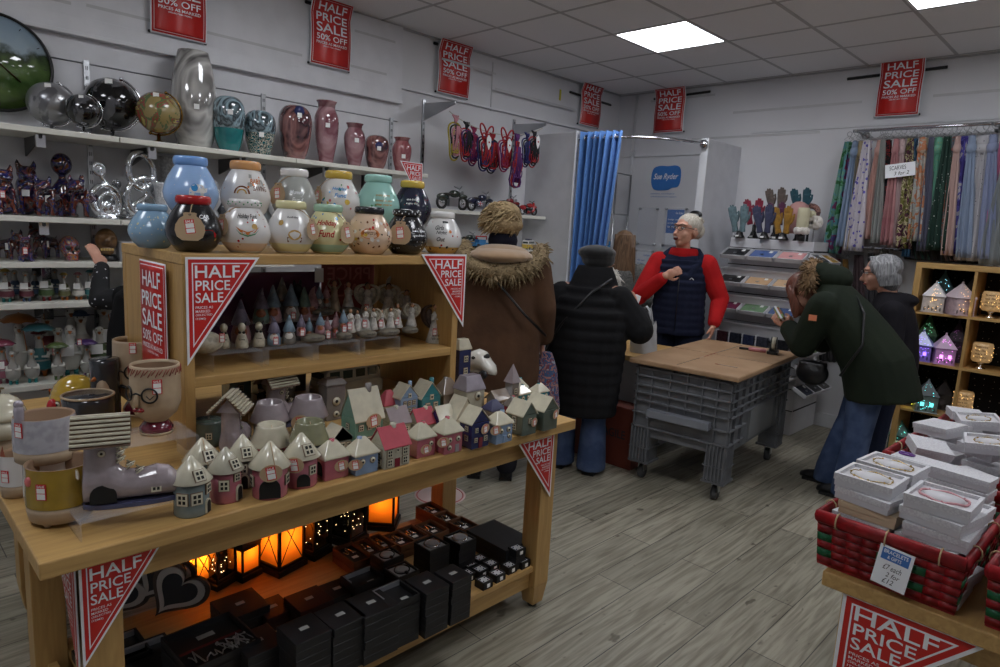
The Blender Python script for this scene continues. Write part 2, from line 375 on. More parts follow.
# ================================================================ sale signs
def sale_poster(lab, O, U, N, w=.30, h=.42, bend=.05, bv=.74, strip=None, cat='sign', small=True, clips=True, flat=False, parentless=True):
 """red poster; O its bottom left corner, U along its width, N out of the wall"""
 O = Vector(O); U = Vector(U).normalized(); N = Vector(N).normalized(); Z = Vector((0,0,1))
 t = thing('sale_poster', lab, cat, O)
 def nb(v): return .02+.012*math.sin(v*PI*1.3)+(max(0, v-bv)*bend/(1-bv)*1.0)
 def pos(u, v, e=0):
  vv = v-(max(0, v-bv)*.12 if bend else 0)
  return U*(u*w)+Z*(vv*h)+N*((0 if flat else nb(v))+e)
 m = MB()
 for e0, a, mi, th in ((.002, 0, 0, .0012), (.0034, .022, 1, .0006), (.0042, .055, 0, .0005), (.0048, .064, 1, .0005)):
  b = a*w/h; V = []; F = []
  rows = [b+(1-2*b)*k/30 for k in range(31)]
  for v in rows:
   for u in (a, 1-a):
    V.append(pos(u, v, e0)); V.append(pos(u, v, e0-th))
  for k in range(30):
   i = 4*k
   F += [(i, i+2, i+6, i+4), (i+1, i+5, i+7, i+3), (i, i+4, i+5, i+1), (i+2, i+3, i+7, i+6)]
  F += [(0,1,3,2), (120,122,123,121)]
  m.add(V, F, mi, True)
 m.build('panel', [PWHITE, RED], t)
 m = MB(); fn = lambda x, y: pos(x, y, .0072)
 put_text(m, 'HALF', .17, .80, .68, .125, fn, .012); put_text(m, 'PRICE', .13, .645, .75, .12, fn, .012)
 put_text(m, 'SALE', .13, .485, .75, .135, fn, .012); put_text(m, '50% OFF', .13, .37, .75, .085, fn, .01)
 put_text(m, 'PRICES AS MARKED', .13, .31, .75, .038, fn, .01); put_text(m, '(SELECTED ITEMS)', .3, .27, .42, .022, fn, .01)
 m.build('lettering', PWHITE, t)
 if strip:
  m = MB(); a, b, v, drop = strip
  p, q = U*(a*w)+Z*(v*h)+N*.004, U*(b*w)+Z*((v+drop)*h)+N*.004
  m.tube([p, q], .012, 4, flat=1); m.build('backing_strip', BLACK, t)
 if clips:
  for u in (0.0, 1.0):
   m = MB(); c = U*(u*w)+Z*(.012*h)+N*.006
   m.ell(c, .009, 8, 6); m.build('clip', BLACK, t)
 return t
def tri_sign(lab, O, U, N, w, h, side='L', tilt=0):
 """triangular red sign; O its top corner at the start of the width, hanging down"""
 O = Vector(O); U = Vector(U).normalized(); N = Vector(N).normalized(); Z = Vector((0,0,1))
 t = thing('sale_sign', lab, 'sign', O)
 mir = (side == 'R')
 def pos(u, v, e=0):
  uu = (1-u) if mir else u
  return U*(uu*w)-Z*(v*h)+N*e
 def tri(m, a, e, th, mi):
  g = a*w; k = g/h
  s = math.hypot(w, h); du = g*(s+h)/w if False else 0
  u0 = a; v0 = a*w/h; c = (1-v0)-a*math.hypot(1, w/h)  # hypotenuse u+v=1 moved in
  P = [(u0, v0), (c+ (0), v0), (u0, 1-u0-a*math.hypot(1, w/h)+0)]
  P[1] = (max(c, u0+.01), v0)
  V = [pos(u, v, e) for u, v in P]+[pos(u, v, e-th) for u, v in P]
  m.add(V, [(0,1,2), (5,4,3), (0,3,4,1), (1,4,5,2), (2,5,3,0)], mi)
 m = MB(); tri(m, 0, .003, .003, 0); tri(m, .03, .0038, .0006, 1); tri(m, .075, .0045, .0005, 0); tri(m, .09, .0051, .0005, 1)
 m.build('panel', [PWHITE, RED], t)
 m = MB()
 def line(s, v, hh, u0, uw, b=.012):
  if not mir: put_text(m, s, u0, v+hh, uw, -hh, lambda x, y: pos(x, y, .0066), b)
  else: put_text(m, s, u0+uw, v+hh, -uw, -hh, lambda x, y: pos(x, y, .0066), b)
 line('HALF', .075, .115, .11, .60); line('PRICE', .212, .095, .115, .46); line('SALE', .325, .095, .11, .37)
 for k, (s, ww) in enumerate((('PRICES AS', .23), ('MARKED', .19), ('(SELECTED', .22), ('ITEMS)', .13))): line(s, .45+k*.036, .024, .11, ww, .005)
 m.build('lettering', PWHITE, t)
 return t
LU, LN = (0,1,0), (1,0,0); BU, BN = (1,0,0), (0,-1,0)
xw = XL+.06
def wallp(px0, pxy, lab, x=xw, w=.31, h=.44, bend=.05, strip=None, **k):
 O = at(px0, pxy, 0, x); return sale_poster(lab, O, LU, LN, w, h, bend, strip=strip, **k)
wallp(149, 32, 'red half price poster cut by the top edge above the tall grey vase', strip=(-.05,.0,.8,0))
wallp(308, 63, 'red half price poster on the left wall above the pink vases', strip=(-.08,.05,.86,0))
wallp(435, 92, 'red half price poster on the left wall above the hanging cord toys', x=XL+.01, w=.34, h=.42, strip=(-.1,.02,.86,0))
wallp(577, 124, 'red half price poster on the left wall above the blue curtain', x=XL+.01, w=.33, h=.42, strip=(-.45,1.6,.66,-.03))
sale_poster('red half price poster on the back wall above the round blue logo', at(654, 134, 1, YB-.02), BU, BN, .34, .44, .05, strip=(-.1,1.7,.78,.03))
sale_poster('largest red half price poster on the back wall, above the scarf rail', at(875, 118, 1, YB-.02), BU, BN, .31, .44, .04, strip=(-.8,1.45,.74,.02))
p = at(185, 257, 0, HX1+.004); q = at(259, 258, 0, HX1+.004)
tri_sign('triangular half price sign at the top left front of the oak shelf unit', (HX1+.004, p.y, p.z), LU, LN, q.y-p.y, .335, 'L')
p = at(421, 254, 0, HX1+.006); q = at(466, 256, 0, HX1+.006)
tri_sign('triangular half price sign at the top right front of the oak shelf unit', (HX1+.006, p.y, p.z), LU, LN, q.y-p.y, .31, 'R')
p = at(140, 263, 1, HY0-.014); q = at(166, 267, 1, HY0-.014)
sale_poster('narrow upright half price poster on the left side panel of the oak shelf unit', (p.x, HY0-.014, HZT-.04-.42), BU, BN, q.x-p.x, .42, 0, clips=False, flat=True)
SX = -1.604
p = at(76, 552, 0, SX); q = at(158, 541, 0, SX)
tri_sign('triangular half price sign hanging at the left front leg of the oak table', (SX, .334, TZ-.042), LU, LN, .18, .262, 'L')
tri_sign('triangular half price sign facing sideways on the left front leg of the oak table', (-1.80, .332, TZ-.042), BU, BN, .18, .30, 'R')
p = at(513, 440, 0, SX); q = at(551, 432, 0, SX)
tri_sign('triangular half price sign on the right front leg of the oak table', (SX, 1.76, TZ-.042), LU, LN, .22, .28, 'R')
tri_sign('triangular half price sign on the oak table of jewellery boxes', (-.436, 1.744, RTZ-.042), BU, BN, .30, .33, 'L')
p = at(400, 165, 0, -3.84)
tri_sign('half price sign peeping out behind the navy savings pot with yellow rim', (-3.84, p.y, p.z+.03), LU, LN, .2, .3, 'R')
# ================================================================ pottery houses on the table
def cer(name, c, **k): return mat('glaze_'+name, c, .16, coat=.6, c2=tuple(min(255, int(v*.9)) for v in c), scale=25, detail=3, lo=.35, hi=.75, **k)
GC = dict(cream=cer('cream', (206,200,178)), pink=cer('pink', (178,100,112)), rose=cer('rose', (190,88,100)), teal=cer('teal', (62,132,140)),
  blue=cer('blue', (132,156,186)), green=cer('green', (112,150,132)), sage=cer('sage', (86,98,90)), navy=cer('navy', (30,38,86)),
  mauve=cer('mauve', (158,146,150)), grey=cer('grey', (118,112,108)), stone=cer('stone', (186,182,164)), tan=cer('tan', (142,126,112)),
  olive=cer('olive', (136,136,106)), dark=cer('dark', (48,50,56)), dusk=cer('dusk', (122,136,136)), maroon=cer('maroon', (122,40,52)),
  violet=cer('violet', (72,74,104)), white=cer('white', (222,218,208)), lilac=cer('lilac', (164,156,166)), ochre=cer('ochre', (164,134,44)))
EDGE = mat('fired_edge', (104,78,58), .5); HOLE = mat('dark_opening', (14,12,10), .8)
_WM = {}
def win_mesh(kind, w, h):
 k = (kind, round(w, 4), round(h, 4))
 if k in _WM: return _WM[k]
 m = MB(); e = .0035
 if kind == 'sq':
  m.b2((0, -w/2, -h/2), (e, w/2, h/2))
  for sy in (-1, 1):
   for sz in (-1, 1): m.box((e, sy*w*.2, sz*h*.21), (.0012, w*.26, h*.28), 1)
  m.b2((-.001, -w/2-.0015, -h/2-.0015), (.0015, w/2+.0015, h/2+.0015), 2)
 elif kind == 'round':
  M = Matrix.Rotation(PI/2, 4, 'Y')
  m.cyl((0,0,0), (e,0,0), w/2, 14); m.cyl((e-.001,0,0), (e+.001,0,0), w*.2, 10, 1); m.cyl((-.001,0,0), (.0015,0,0), w/2+.0015, 14, 2)
 elif kind == 'heart':
  P = [(math.sin(t)**3*w*.32, (13*math.cos(t)-5*math.cos(2*t)-2*math.cos(3*t)-math.cos(4*t))/16*w*.3) for t in [2*PI*i/20 for i in range(20)]]
  m.b2((0, -w/2, -h/2), (e, w/2, h/2)); m.prism(P, e-.001, e+.001, 1, Matrix(((0,0,1,0),(1,0,0,0),(0,1,0,0),(0,0,0,1))))
 elif kind == 'arch':
  P = [(-w/2,-h/2), (w/2,-h/2)]+[(w/2*math.cos(t), h/2-w/2+w/2*math.sin(t)) for t in [PI*i/8 for i in range(9)]]
  Q = [(x*.72, (y+h/2)*.88-h/2+.0005) for x, y in P]
  R_ = Matrix(((0,0,1,0),(1,0,0,0),(0,1,0,0),(0,0,0,1)))
  m.prism(P, -.001, e, 0, R_); m.prism(Q, e-.0015, e+.001, 1, R_)
 elif kind == 'hole':
  P = [(-w/2,-h/2), (w/2,-h/2)]+[(w/2*math.cos(t), h/2-w/2+w/2*math.sin(t)) for t in [PI*i/8 for i in range(9)]]
  m.prism(P, -.002, .0018, 1, Matrix(((0,0,1,0),(1,0,0,0),(0,1,0,0),(0,0,0,1))))
 _WM[k] = m.mesh('window', [GC['cream'], HOLE, EDGE]); return _WM[k]
def add_win(t, kind, w, h, p, rz, ry=0, name='window'):
 o = bpy.data.objects.new(name, win_mesh(kind, w, h)); COL.objects.link(o); o.parent = t
 o.matrix_local = Matrix.Translation(p) @ Matrix.Rotation(rz, 4, 'Z') @ Matrix.Rotation(ry, 4, 'Y'); return o
def price_tag(t, p, rz, s=.022, kraft=True, sale=True, tiltr=.15, name='price_tag'):
 """round kraft label with a red and white sticker, hung flat against what it belongs to"""
 M = Matrix.Translation(p) @ Matrix.Rotation(rz, 4, 'Z') @ Matrix.Rotation(tiltr, 4, 'X') @ Matrix(((0,0,1,0),(1,0,0,0),(0,1,0,0),(0,0,0,1)))
 if kraft:
  m = MB(); m.prism([(s*math.cos(a), s*.82*math.sin(a)) for a in [2*PI*i/16 for i in range(16)]], 0, .0012, M=M)
  g = m.build(name, KRAFT, t)
 m = MB(); w = s*.42; h = s*.62
 m.prism([(-w,-h), (w,-h), (w,h), (-w,h)], .0012, .002, 0, M)
 if sale:
  m.prism([(-w*.82,-h*.88), (w*.82,-h*.88), (w*.82,-h*.08), (-w*.82,-h*.08)], .002, .0023, 1, M); m.prism([(-w*.82,h*.02), (w*.82,h*.02), (w*.82,h*.5), (-w*.82,h*.5)], .002, .0023, 1, M)
  put_text(m, 'SALE', -w*.75, h*.58, w*1.5, h*.32, lambda x, y: M @ Vector((x, y, .0023)), .03, mi=1)
  m.build('sale_sticker', [TAGR, TAGW], g if kraft else t)
 else: m.build('sticker' if kraft else name, TAGW, g if kraft else t)
def house(px, py, pw, ph, wall, roof, rtype='hip', wins=(), lab='', rz=0, rfrac=.35, chim=None, door=None, tagg=None, dr=.8, z=None, loc=None, over=1.08, name='pottery_house', group='pottery houses on the table'):
 z = TZ if z is None else z
 p = Vector(loc) if loc else at(px, py, 2, z)
 s = mpp(p)
 H = ph*s*1.0; rh = H*rfrac; wh = H-rh
 t = thing(name, lab, 'pottery house', p, rz, group)
 if rtype in ('cone', 'pot'):
  R0 = pw*s/2/over if rtype == 'cone' else pw*s/2/1.12
  t.location = p = p+Vector((-.7, .7, 0))*R0*0.0 + Vector((math.cos(TOCAM(p)+PI), math.sin(TOCAM(p)+PI), 0))*R0*.9
  m = MB(); m.lathe([(R0*.97, 0), (R0, .004), (R0*.97, wh*.98), (R0*.9, wh)], 28); m.build('walls', GC[wall], t)
  if rtype == 'cone':
   m = MB(); m.lathe([(R0*.95, wh*.96), (R0*1.18, wh*.97), (R0*1.19, wh*.985), (R0*.62, wh+rh*.52), (R0*.1, wh+rh*.985), (.0005, wh+rh)], 28); m.lathe([(R0*1.0, wh*.95), (R0*1.19, wh*.965)], 28, 1, cap=False)
   m.build('roof', [GC[roof], EDGE], t)
  else:
   m = MB(); m.lathe([(R0*.95, wh*.93), (R0*1.22, wh*.96), (R0*1.22, wh*1.0), (R0*.82, wh+rh*.9), (R0*.78, wh+rh), (R0*.68, wh+rh*.95), (R0*.72, wh), (.001, wh*.9)], 28); m.build('roof', GC[roof], t)
  f = TOCAM(p)-rz
  for kind, da, zz, ww in wins:
   if zz > 1:
    zr = wh+rh*(zz-1); rr = R0*1.19*(1-(zz-1))+.002
    add_win(t, kind, ww*R0, ww*R0*1.1, ((rr)*math.cos(f+da), rr*math.sin(f+da), zr), f+da, -.55)
   else:
    rr = R0*.985
    nm = 'door' if kind == 'arch' and zz < .35 else ('tealight_opening' if kind == 'hole' else 'window')
    hh = ww*1.15 if kind == 'sq' else (ww*1.7 if kind == 'arch' else ww)
    add_win(t, kind, ww*R0, hh*R0, (rr*math.cos(f+da), rr*math.sin(f+da), wh*zz), f+da, 0, nm)
  if tagg: a = f+tagg[0]; price_tag(t, (R0*1.2*math.cos(a), R0*1.2*math.sin(a), wh*tagg[1]), a, R0*.62)
  if len(lab) % 2:
   a = f+.25; m = MB(); m.tube([(R0*q*math.cos(a), R0*q*math.sin(a), zz) for q, zz in ((.12, wh+rh*.97), (.72, wh+rh*.47), (1.23, wh*1.0), (1.22, wh*.85))], .0011, 5); m.build('string', KRAFT, t)
  return t
 W = pw*s/1.22; D = W*dr
 t.location = p+Vector((-D/2*math.cos(rz), -D/2*math.sin(rz), 0));
 m = MB(); m.b2((-D/2,-W/2,0), (D/2,W/2,wh))
 ov = over
 if rtype == 'gable': m.prism([(-W/2,wh), (W/2,wh), (0,wh+rh*.97)], -D/2, D/2, M=Matrix(((0,0,1,0),(1,0,0,0),(0,1,0,0),(0,0,0,1))))
 if rtype == 'eave': m.prism([(-D/2,wh), (D/2,wh), (0,wh+rh*.97)], -W/2, W/2, M=Matrix(((1,0,0,0),(0,0,1,0),(0,1,0,0),(0,0,0,1))))
 m.build('walls', GC[wall], t, bevel=.003)
 m = MB(); th = .005
 if rtype in ('gable', 'eave'):
  a = W if rtype == 'gable' else D; b = D if rtype == 'gable' else W
  k = ov*1.06; x1 = a/2*k; zb = wh-rh*(k-1)
  P = [(-x1,zb), (0,wh+rh), (x1,zb), (x1,zb-th), (0,wh+rh-th*1.3), (-x1,zb-th)]
  P = [(-x1,zb+th), (0,wh+rh+th), (x1,zb+th), (x1*.985,zb), (0,wh+rh), (-x1*.985,zb)]
  M = Matrix(((0,0,1,0),(1,0,0,0),(0,1,0,0),(0,0,0,1))) if rtype == 'gable' else Matrix(((1,0,0,0),(0,0,1,0),(0,1,0,0),(0,0,0,1)))
  m.prism(P, -b/2*ov, b/2*ov, M=M)
 elif rtype == 'hip':
  m.box((0,0,wh+.003), (D*ov*1.05, W*ov*1.05, .006)); m.box((0,0,wh+.006+rh/2), (D*ov*1.05, W*ov*1.05, rh), top=.12, topy=.28)
 elif rtype == 'mansard':
  m.box((0,0,wh+.003), (D*ov, W*ov, .006)); m.box((0,0,wh+.006+rh/2), (D*ov, W*ov, rh), top=.5, topy=.7)
 elif rtype == 'spire':
  m.box((0,0,wh+rh/2), (D*ov*1.15, W*ov*1.15, rh), top=.03)
 m.build('roof', [GC[roof]], t, bevel=.002)
 if chim:
  c, cy = chim; m = MB(); m.cyl((0 if rtype != 'eave' else -.003, cy*W, wh+rh*.55), (0, cy*W, wh+rh+H*.09), W*.1, 10); m.build('chimney', GC[c], t)
 for face, kind, u, v, ww in wins:
  hh = ww*1.2 if kind in ('sq', 'heart') else (ww*1.7 if kind == 'arch' else ww)
  nm = 'tealight_opening' if kind == 'hole' else ('door' if kind == 'arch' and v < .45 else 'window')
  if face == 'f': add_win(t, kind, ww*W, hh*W, (D/2, u*W, v*wh), 0, 0, nm)
  else: add_win(t, kind, ww*W, hh*W, (u*D, -W/2, v*wh), -PI/2, 0, nm)
 if door:
  c, u = door; m = MB(); m.b2((D/2-.001, u*W-W*.1, .002), (D/2+.002, u*W+W*.1, wh*.42)); m.build('door', GC[c], t)
 if tagg: price_tag(t, (D/2*1.12, tagg[0]*W, wh*tagg[1]), tagg[2] if len(tagg) > 2 else 0, W*.27)
 return t
F4 = [('f','sq',-.28,.75,.2), ('f','sq',.28,.75,.2), ('f','sq',-.28,.3,.2), ('f','sq',.28,.3,.2)]
SIDE4 = [('s','sq',-.2,.72,.17), ('s','sq',.22,.72,.17), ('s','sq',-.2,.32,.17), ('s','sq',.22,.32,.17)]
R2 = [('f','round',-.22,.7,.22), ('f','round',.24,.7,.22)]
R3 = R2+[('f','round',-.22,.32,.2)]
house(192,518,37,60,'dusk','cream','cone',[('sq',-.5,.55,.62),('sq',.28,.55,.62),('arch',1.05,.25,.5),('sq',.5,1.28,.6),('sq',1.1,.75,.5)],'round grey-blue pottery cottage with cream cone roof, right beside the toe of the boot house',rfrac=.4)
house(226,504,33,55,'pink','stone','cone',[('sq',-.1,.6,.62),('arch',.95,.3,.6),('sq',.75,.8,.45),('sq',.7,1.3,.6)],'round pink pottery cottage with a dark arched door on its right side',rfrac=.4)
house(270,500,38,56,'pink','cream','cone',[('hole',0,.38,1.15),('sq',-1.25,.55,.5),('sq',1.2,.55,.5)],'round pink pottery cottage with an arched tealight opening and a tag above it',rfrac=.42,tagg=(.05,.92))
house(243,489,31,53,'grey','cream','cone',[('sq',0,.7,.6),('arch',.1,.28,.6),('sq',.9,.6,.5),('sq',.3,1.3,.65)],'round brown-grey pottery cottage with cream cone roof behind the pink ones',rfrac=.42)
house(203,492,35,52,'sage','cream','cone',[('sq',.45,1.3,.62),('sq',.9,.6,.5)],'round pottery cottage half hidden behind the grey-blue one, window on its cone roof',rfrac=.42)
house(301,489,35,54,'pink','cream','cone',[('hole',.15,.3,.8),('sq',.75,.6,.5),('sq',.55,1.35,.65)],'round pink pottery cottage with a tilted sale tag, left of the pink hipped cottage',rfrac=.42,tagg=(-.35,.85))
house(271,466,38,39,'rose','cream','pot',[('sq',.45,.55,.5)],'round pottery pot house with open cream roof and rose walls',rfrac=.5)
house(270,446,36,42,'stone','mauve','pot',[('sq',.55,.6,.45)],'round pottery pot house with open mauve roof at the left, pale walls',rfrac=.42)
house(308,443,37,44,'stone','mauve','pot',[('sq',.35,.55,.45),('sq',1.0,.55,.45)],'round pottery pot house with open mauve roof and a round tag',rfrac=.42,tagg=(-.35,.85))
house(309,470,37,47,'dark','olive','pot',[('round',.35,.66,.5),('arch',.3,.25,.6),('sq',1.1,.4,.4)],'round pottery pot house with open olive roof and dark walls',rfrac=.42)
house(337,479,33,36,'pink','cream','hip',[('s','hole',-.05,.5,.5)],'pink pottery house with a pink chimney and large side tealight opening',chim=('rose',0),tagg=(.15,.62,-.2),rfrac=.4)
house(367,474,32,34,'blue','cream','hip',R2,'pale blue pottery house with blue chimney, two round windows and a tilted tag',chim=('blue',-.1),tagg=(-.55,.66,-.6),rfrac=.42)
house(397,467,38,39,'stone','rose','eave',[('f','sq',-.3,.7,.2),('f','sq',.3,.7,.2),('f','sq',-.3,.28,.2),('f','sq',.3,.28,.2),('f','heart',0,.8,.13)]+SIDE4,'cream pottery house with pink roof and a red front door',chim=('stone',.1),door=('maroon',0),rfrac=.42)
house(369,448,40,58,'green','cream','eave',[('f','sq',u,v,.15) for u in (-.3,0,.3) for v in (.28,.7)]+[('s','sq',0,.35,.14),('s','sq',0,.7,.14)],'tall green pottery house with six front windows and a big cream roof',chim=('grey',.2),rfrac=.45,tagg=(.12,.88))
house(342,452,31,25,'dusk','cream','gable',[('f','sq',0,.5,.25),('f','sq',.28,.5,.2)],'small teal-grey gabled pottery house just left of the tall green house',rfrac=.5)
house(401,436,29,27,'stone','mauve','eave',[('f','sq',-.25,.5,.2),('f','sq',.25,.5,.2)],'cream pottery house with mauve roof behind the pink-roofed one',rfrac=.5,chim=('stone',0))
house(392,416,22,24,'stone','rose','hip',[('f','sq',0,.5,.2)],'small pottery house with rose hipped roof peeping out right of the tall green house',rfrac=.55)
house(409,416,26,31,'blue','cream','gable',[('f','sq',u,v,.17) for u in (-.26,0,.26) for v in (.3,.7)]+[('f','heart',0,1.1,.17)],'blue pottery house with cream gable roof and many small windows',rfrac=.38,chim=('blue',.3))
house(431,413,29,31,'teal','cream','gable',[('f','sq',-.2,.45,.22),('f','sq',.22,.45,.22),('f','heart',0,.98,.18)],'teal pottery house with cream gable roof and a heart window',rfrac=.45,chim=('teal',.3))
house(427,432,28,22,'stone','rose','eave',[('f','sq',-.2,.5,.16)],'low cream pottery house with pink roof behind the two small pink houses',rfrac=.6,chim=('cream',.2))
house(426,457,28,32,'pink','cream','hip',[('f','round',.25,.7,.2)],'small pink hipped pottery house with a red-printed tag across its front',chim=('rose',.1),tagg=(-.05,.45,-.2),rfrac=.4)
house(453,453,29,33,'pink','cream','hip',R3,'small pink hipped pottery house with three round windows and a tag on its corner',chim=('rose',-.05),door=('mauve',.2),tagg=(-.6,.7,-.4),rfrac=.38)
house(447,430,24,23,'navy','cream','eave',[('s','round',0,.6,.2)],'small navy pottery house with cream roof, behind the pink one with round windows',rfrac=.55)
house(452,408,27,28,'tan','tan','hip',[('f','round',.15,.5,.2)],'brown pottery house with brown hipped roof and pale chimney',rfrac=.5,chim=('grey',-.1))
house(466,428,30,30,'cream','cream','gable',[('f','round',.1,.7,.2)],'all-cream pottery house with steep gable roof',rfrac=.6)
house(475,412,30,35,'stone','lilac','mansard',[('f','round',.12,.75,.34)],'pottery house with mauve mansard roof and a large round tag on its front',rfrac=.38)
house(480,448,29,40,'navy','cream','gable',[('f','sq',-.25,.72,.15),('f','sq',.28,.35,.18),('f','sq',-.28,.35,.15)]+[('s','sq',.1,.75,.18),('s','sq',.1,.4,.18)],'tall navy pottery house with cream gable roof and red door',door=('maroon',0),tagg=(.2,.72,.1),rfrac=.33)
house(504,443,28,29,'blue','cream','hip',R2+[('f','round',.28,.35,.18)],'small light blue hipped pottery house next to the tall navy one',chim=('blue',.2),door=('blue',.02),tagg=(-.6,.85,-.3),rfrac=.35)
house(498,419,22,17,'grey','violet','hip',[('f','round',.1,.5,.2)],'low pottery house with violet roof in front of the church',rfrac=.5)
house(515,422,16,24,'maroon','grey','hip',[('f','round',0,.45,.3)],'small maroon pottery house behind the sage green ones',chim=('rose',.1),rfrac=.35)
house(529,435,25,33,'sage','cream','gable',[('f','sq',0,.7,.2)]+[('s','sq',0,.72,.26),('s','sq',0,.38,.26)],'sage green gabled pottery house, second from the right end of the table',tagg=(.25,.6,.2),rfrac=.36,dr=1.1)
house(550,430,26,33,'sage','cream','gable',[('s','sq',0,.72,.24),('s','sq',0,.38,.24)],'sage green gabled pottery house nearest the right end of the table',tagg=(.25,.75,.2),rfrac=.36,dr=1.2)
house(525,405,20,18,'teal','cream','hip',R2,'small teal hipped pottery house left of its twin near the table end',chim=('teal',.1),rfrac=.4)
house(543,403,19,18,'teal','cream','hip',R2,'small teal hipped pottery house right of its twin near the table end',chim=('teal',-.1),rfrac=.4)
house(522,396,20,16,'stone','cream','hip',[('f','round',0,.4,.2)],'small cream hipped pottery house behind the twin teal ones',chim=('teal',.2),rfrac=.55)
house(464,386,19,46,'navy','cream','mansard',[('f','sq',.05,.75,.32),('f','sq',.05,.42,.32)],'very tall navy pottery house with white roof against the end of the oak shelf unit',rfrac=.2,over=1.1)
p = at(505, 412, 2, TZ); s = mpp(p); t = thing('pottery_church', 'grey pottery church with a tall pointed spire among the small houses', 'pottery house', p, 0, 'pottery houses on the table')
m = MB(); m.b2((-.05,-.06,0), (.0,.02,.055)); m.prism([(-.052,.055), (.002,.055), (-.025,.085)], -.06, .02, M=Matrix(((1,0,0,0),(0,0,1,0),(0,1,0,0),(0,0,0,1)))); m.build('nave', GC['grey'], t)
m = MB(); m.prism([(-.06,.053), (-.025,.088), (.01,.053), (.01,.058), (-.025,.094), (-.06,.058)], -.064, .024, M=Matrix(((1,0,0,0),(0,0,1,0),(0,1,0,0),(0,0,0,1)))); m.build('roof', GC['tan'], t)
m = MB(); m.b2((-.03,.022,0), (.012,.064,.12)); m.build('tower', GC['grey'], t, bevel=.002)
m = MB(); m.box((-.009,.043,.158), (.052,.052,.076), top=.03); m.build('spire', GC['mauve'], t)
add_win(t, 'sq', .016, .022, (.012,.043,.085), 0); add_win(t, 'sq', .016, .022, (.012,.043,.05), 0); add_win(t, 'round', .016, .016, (.0,-.02,.035), 0)
p = at(502, 408, 2, TZ); t = thing('pottery_turret', 'little pottery tower with a slate blue bell roof in front of the church', 'pottery house', p+Vector((.02,0,0)), 0, 'pottery houses on the table')
m = MB(); m.lathe([(.018,0), (.02,.005), (.018,.055)], 16); m.build('walls', GC['grey'], t)
m = MB(); m.lathe([(.026,.052), (.024,.058), (.014,.075), (.009,.09), (.0005,.105)], 16); m.build('roof', GC['violet'], t)
def boot(px, py, s, lab, rz, z0=TZ, stand=None):
 p = at(px, py, 2, z0); t = thing('pottery_boot_house', lab, 'pottery house', p, rz, 'pottery boot houses')
 rings = []
 prof = [(-.15,.10,.035,.0),(-.145,.13,.045,.0),(-.11,.165,.05,0),(-.06,.16,.053,0),(-.02,.115,.052,0),(.03,.105,.052,0),(.09,.118,.056,0),(.13,.108,.052,0),(.158,.08,.042,0),(.176,.04,.022,0)]
 m = MB()
 for y, h, w, o in prof:
  rings.append([(w*math.cos(a), y, .022+h/2+h/2*math.sin(a)) for a in [2*PI*i/20 for i in range(20)]])
 m.loft(rings)
 m.loft([[(.05*k*math.cos(a), -.085+.062*k*math.sin(a)-.01*(1-q), z) for a in [2*PI*i/20 for i in range(20)]] for z, k, q in ((.06,.85,0),(.12,.92,0),(.17,.9,.5),(.225,.94,1),(.262,.96,1))])
 o = m.build('boot', GC['mauve'], t); r = o.modifiers.new('r', 'REMESH'); r.mode = 'VOXEL'; r.voxel_size = .004; r.use_smooth_shade = True
 q = o.modifiers.new('s', 'SMOOTH'); q.iterations = 4
 m = MB(); P = [(.054*abs(math.cos(a))**.7*(1 if math.cos(a) > 0 else -1)*(1-.12*math.cos(2*a)*0), .012+.168*math.sin(a)) for a in [2*PI*i/24 for i in range(24)]]
 m.prism([(x, y) for x, y in P], 0, .02);  m.build('sole', GC['violet'], t, bevel=.004)
 m = MB()
 for sgn in (1, -1):
  for k in range(7):
   a, b = k/7, (k+1)/7
   m.box((sgn*(.005+.085*(a+b)/2), -.085, .348-.09*(a+b)/2), (.016, .185, .006), 0)
 m.prism([(-.09,.252), (0,.345), (.09,.252), (.086,.248), (0,.337), (-.086,.248)], -.178, .008, 1, Matrix(((1,0,0,0),(0,0,1,0),(0,1,0,0),(0,0,0,1))))
 m.build('roof', [GC['cream'], EDGE], t)
 m = MB(); m.prism([(-.055,.256), (.055,.256), (0,.325)], -.15, -.02, 0, Matrix(((1,0,0,0),(0,0,1,0),(0,1,0,0),(0,0,0,1)))); m.build('attic', GC['mauve'], t)
 add_win(t, 'round', .024, .024, (.0475,-.085,.215), 0); add_win(t, 'sq', .034, .04, (.05,.085,.07), 0, -.1)
 add_win(t, 'sq', .03, .034, (.03,.15,.08), .7, -.5)
 o = add_win(t, 'hole', .085, .07, (.049,-.085,.062), 0, 0, 'tealight_opening')
 m = MB()
 for k in range(5):
  z = .12+k*.024; y = -.01+(-.02 if k > 1 else -.02+(.03*(2-k)))
  m.tube([(.03, y-.01, z), (.02, y+.012, z+.012), (-.02, y+.012, z), (-.03, y-.01, z+.012)], .0035, 6)
  m.tube([(-.03, y-.01, z), (0, y+.016, z+.014), (.03, y-.01, z+.012)], .0035, 6)
 m.ell((.03,-.03,.245), (.009,.006,.02), 8, 6); m.ell((.036,-.012,.23), (.007,.012,.008), 8, 6)
 m.build('laces', GC['cream'], t)
 t.scale = (s, s, s)
 return t
b1 = boot(131, 502, .645, 'large pottery boot with a ribbed house roof at the left end of the table', -.3, TZ+.045)
price_tag(b1, (.0,-.165,.13), -1.2, .024, sale=False)
b2_ = boot(236, 452, .6, 'smaller pottery boot house with sale tag standing behind the round cottages', .9)
price_tag(b2_, (.07,-.02,.19), .3, .03)
b3_ = boot(289, 424, .62, 'dark pottery boot house standing under the middle shelf of the oak unit', .15)
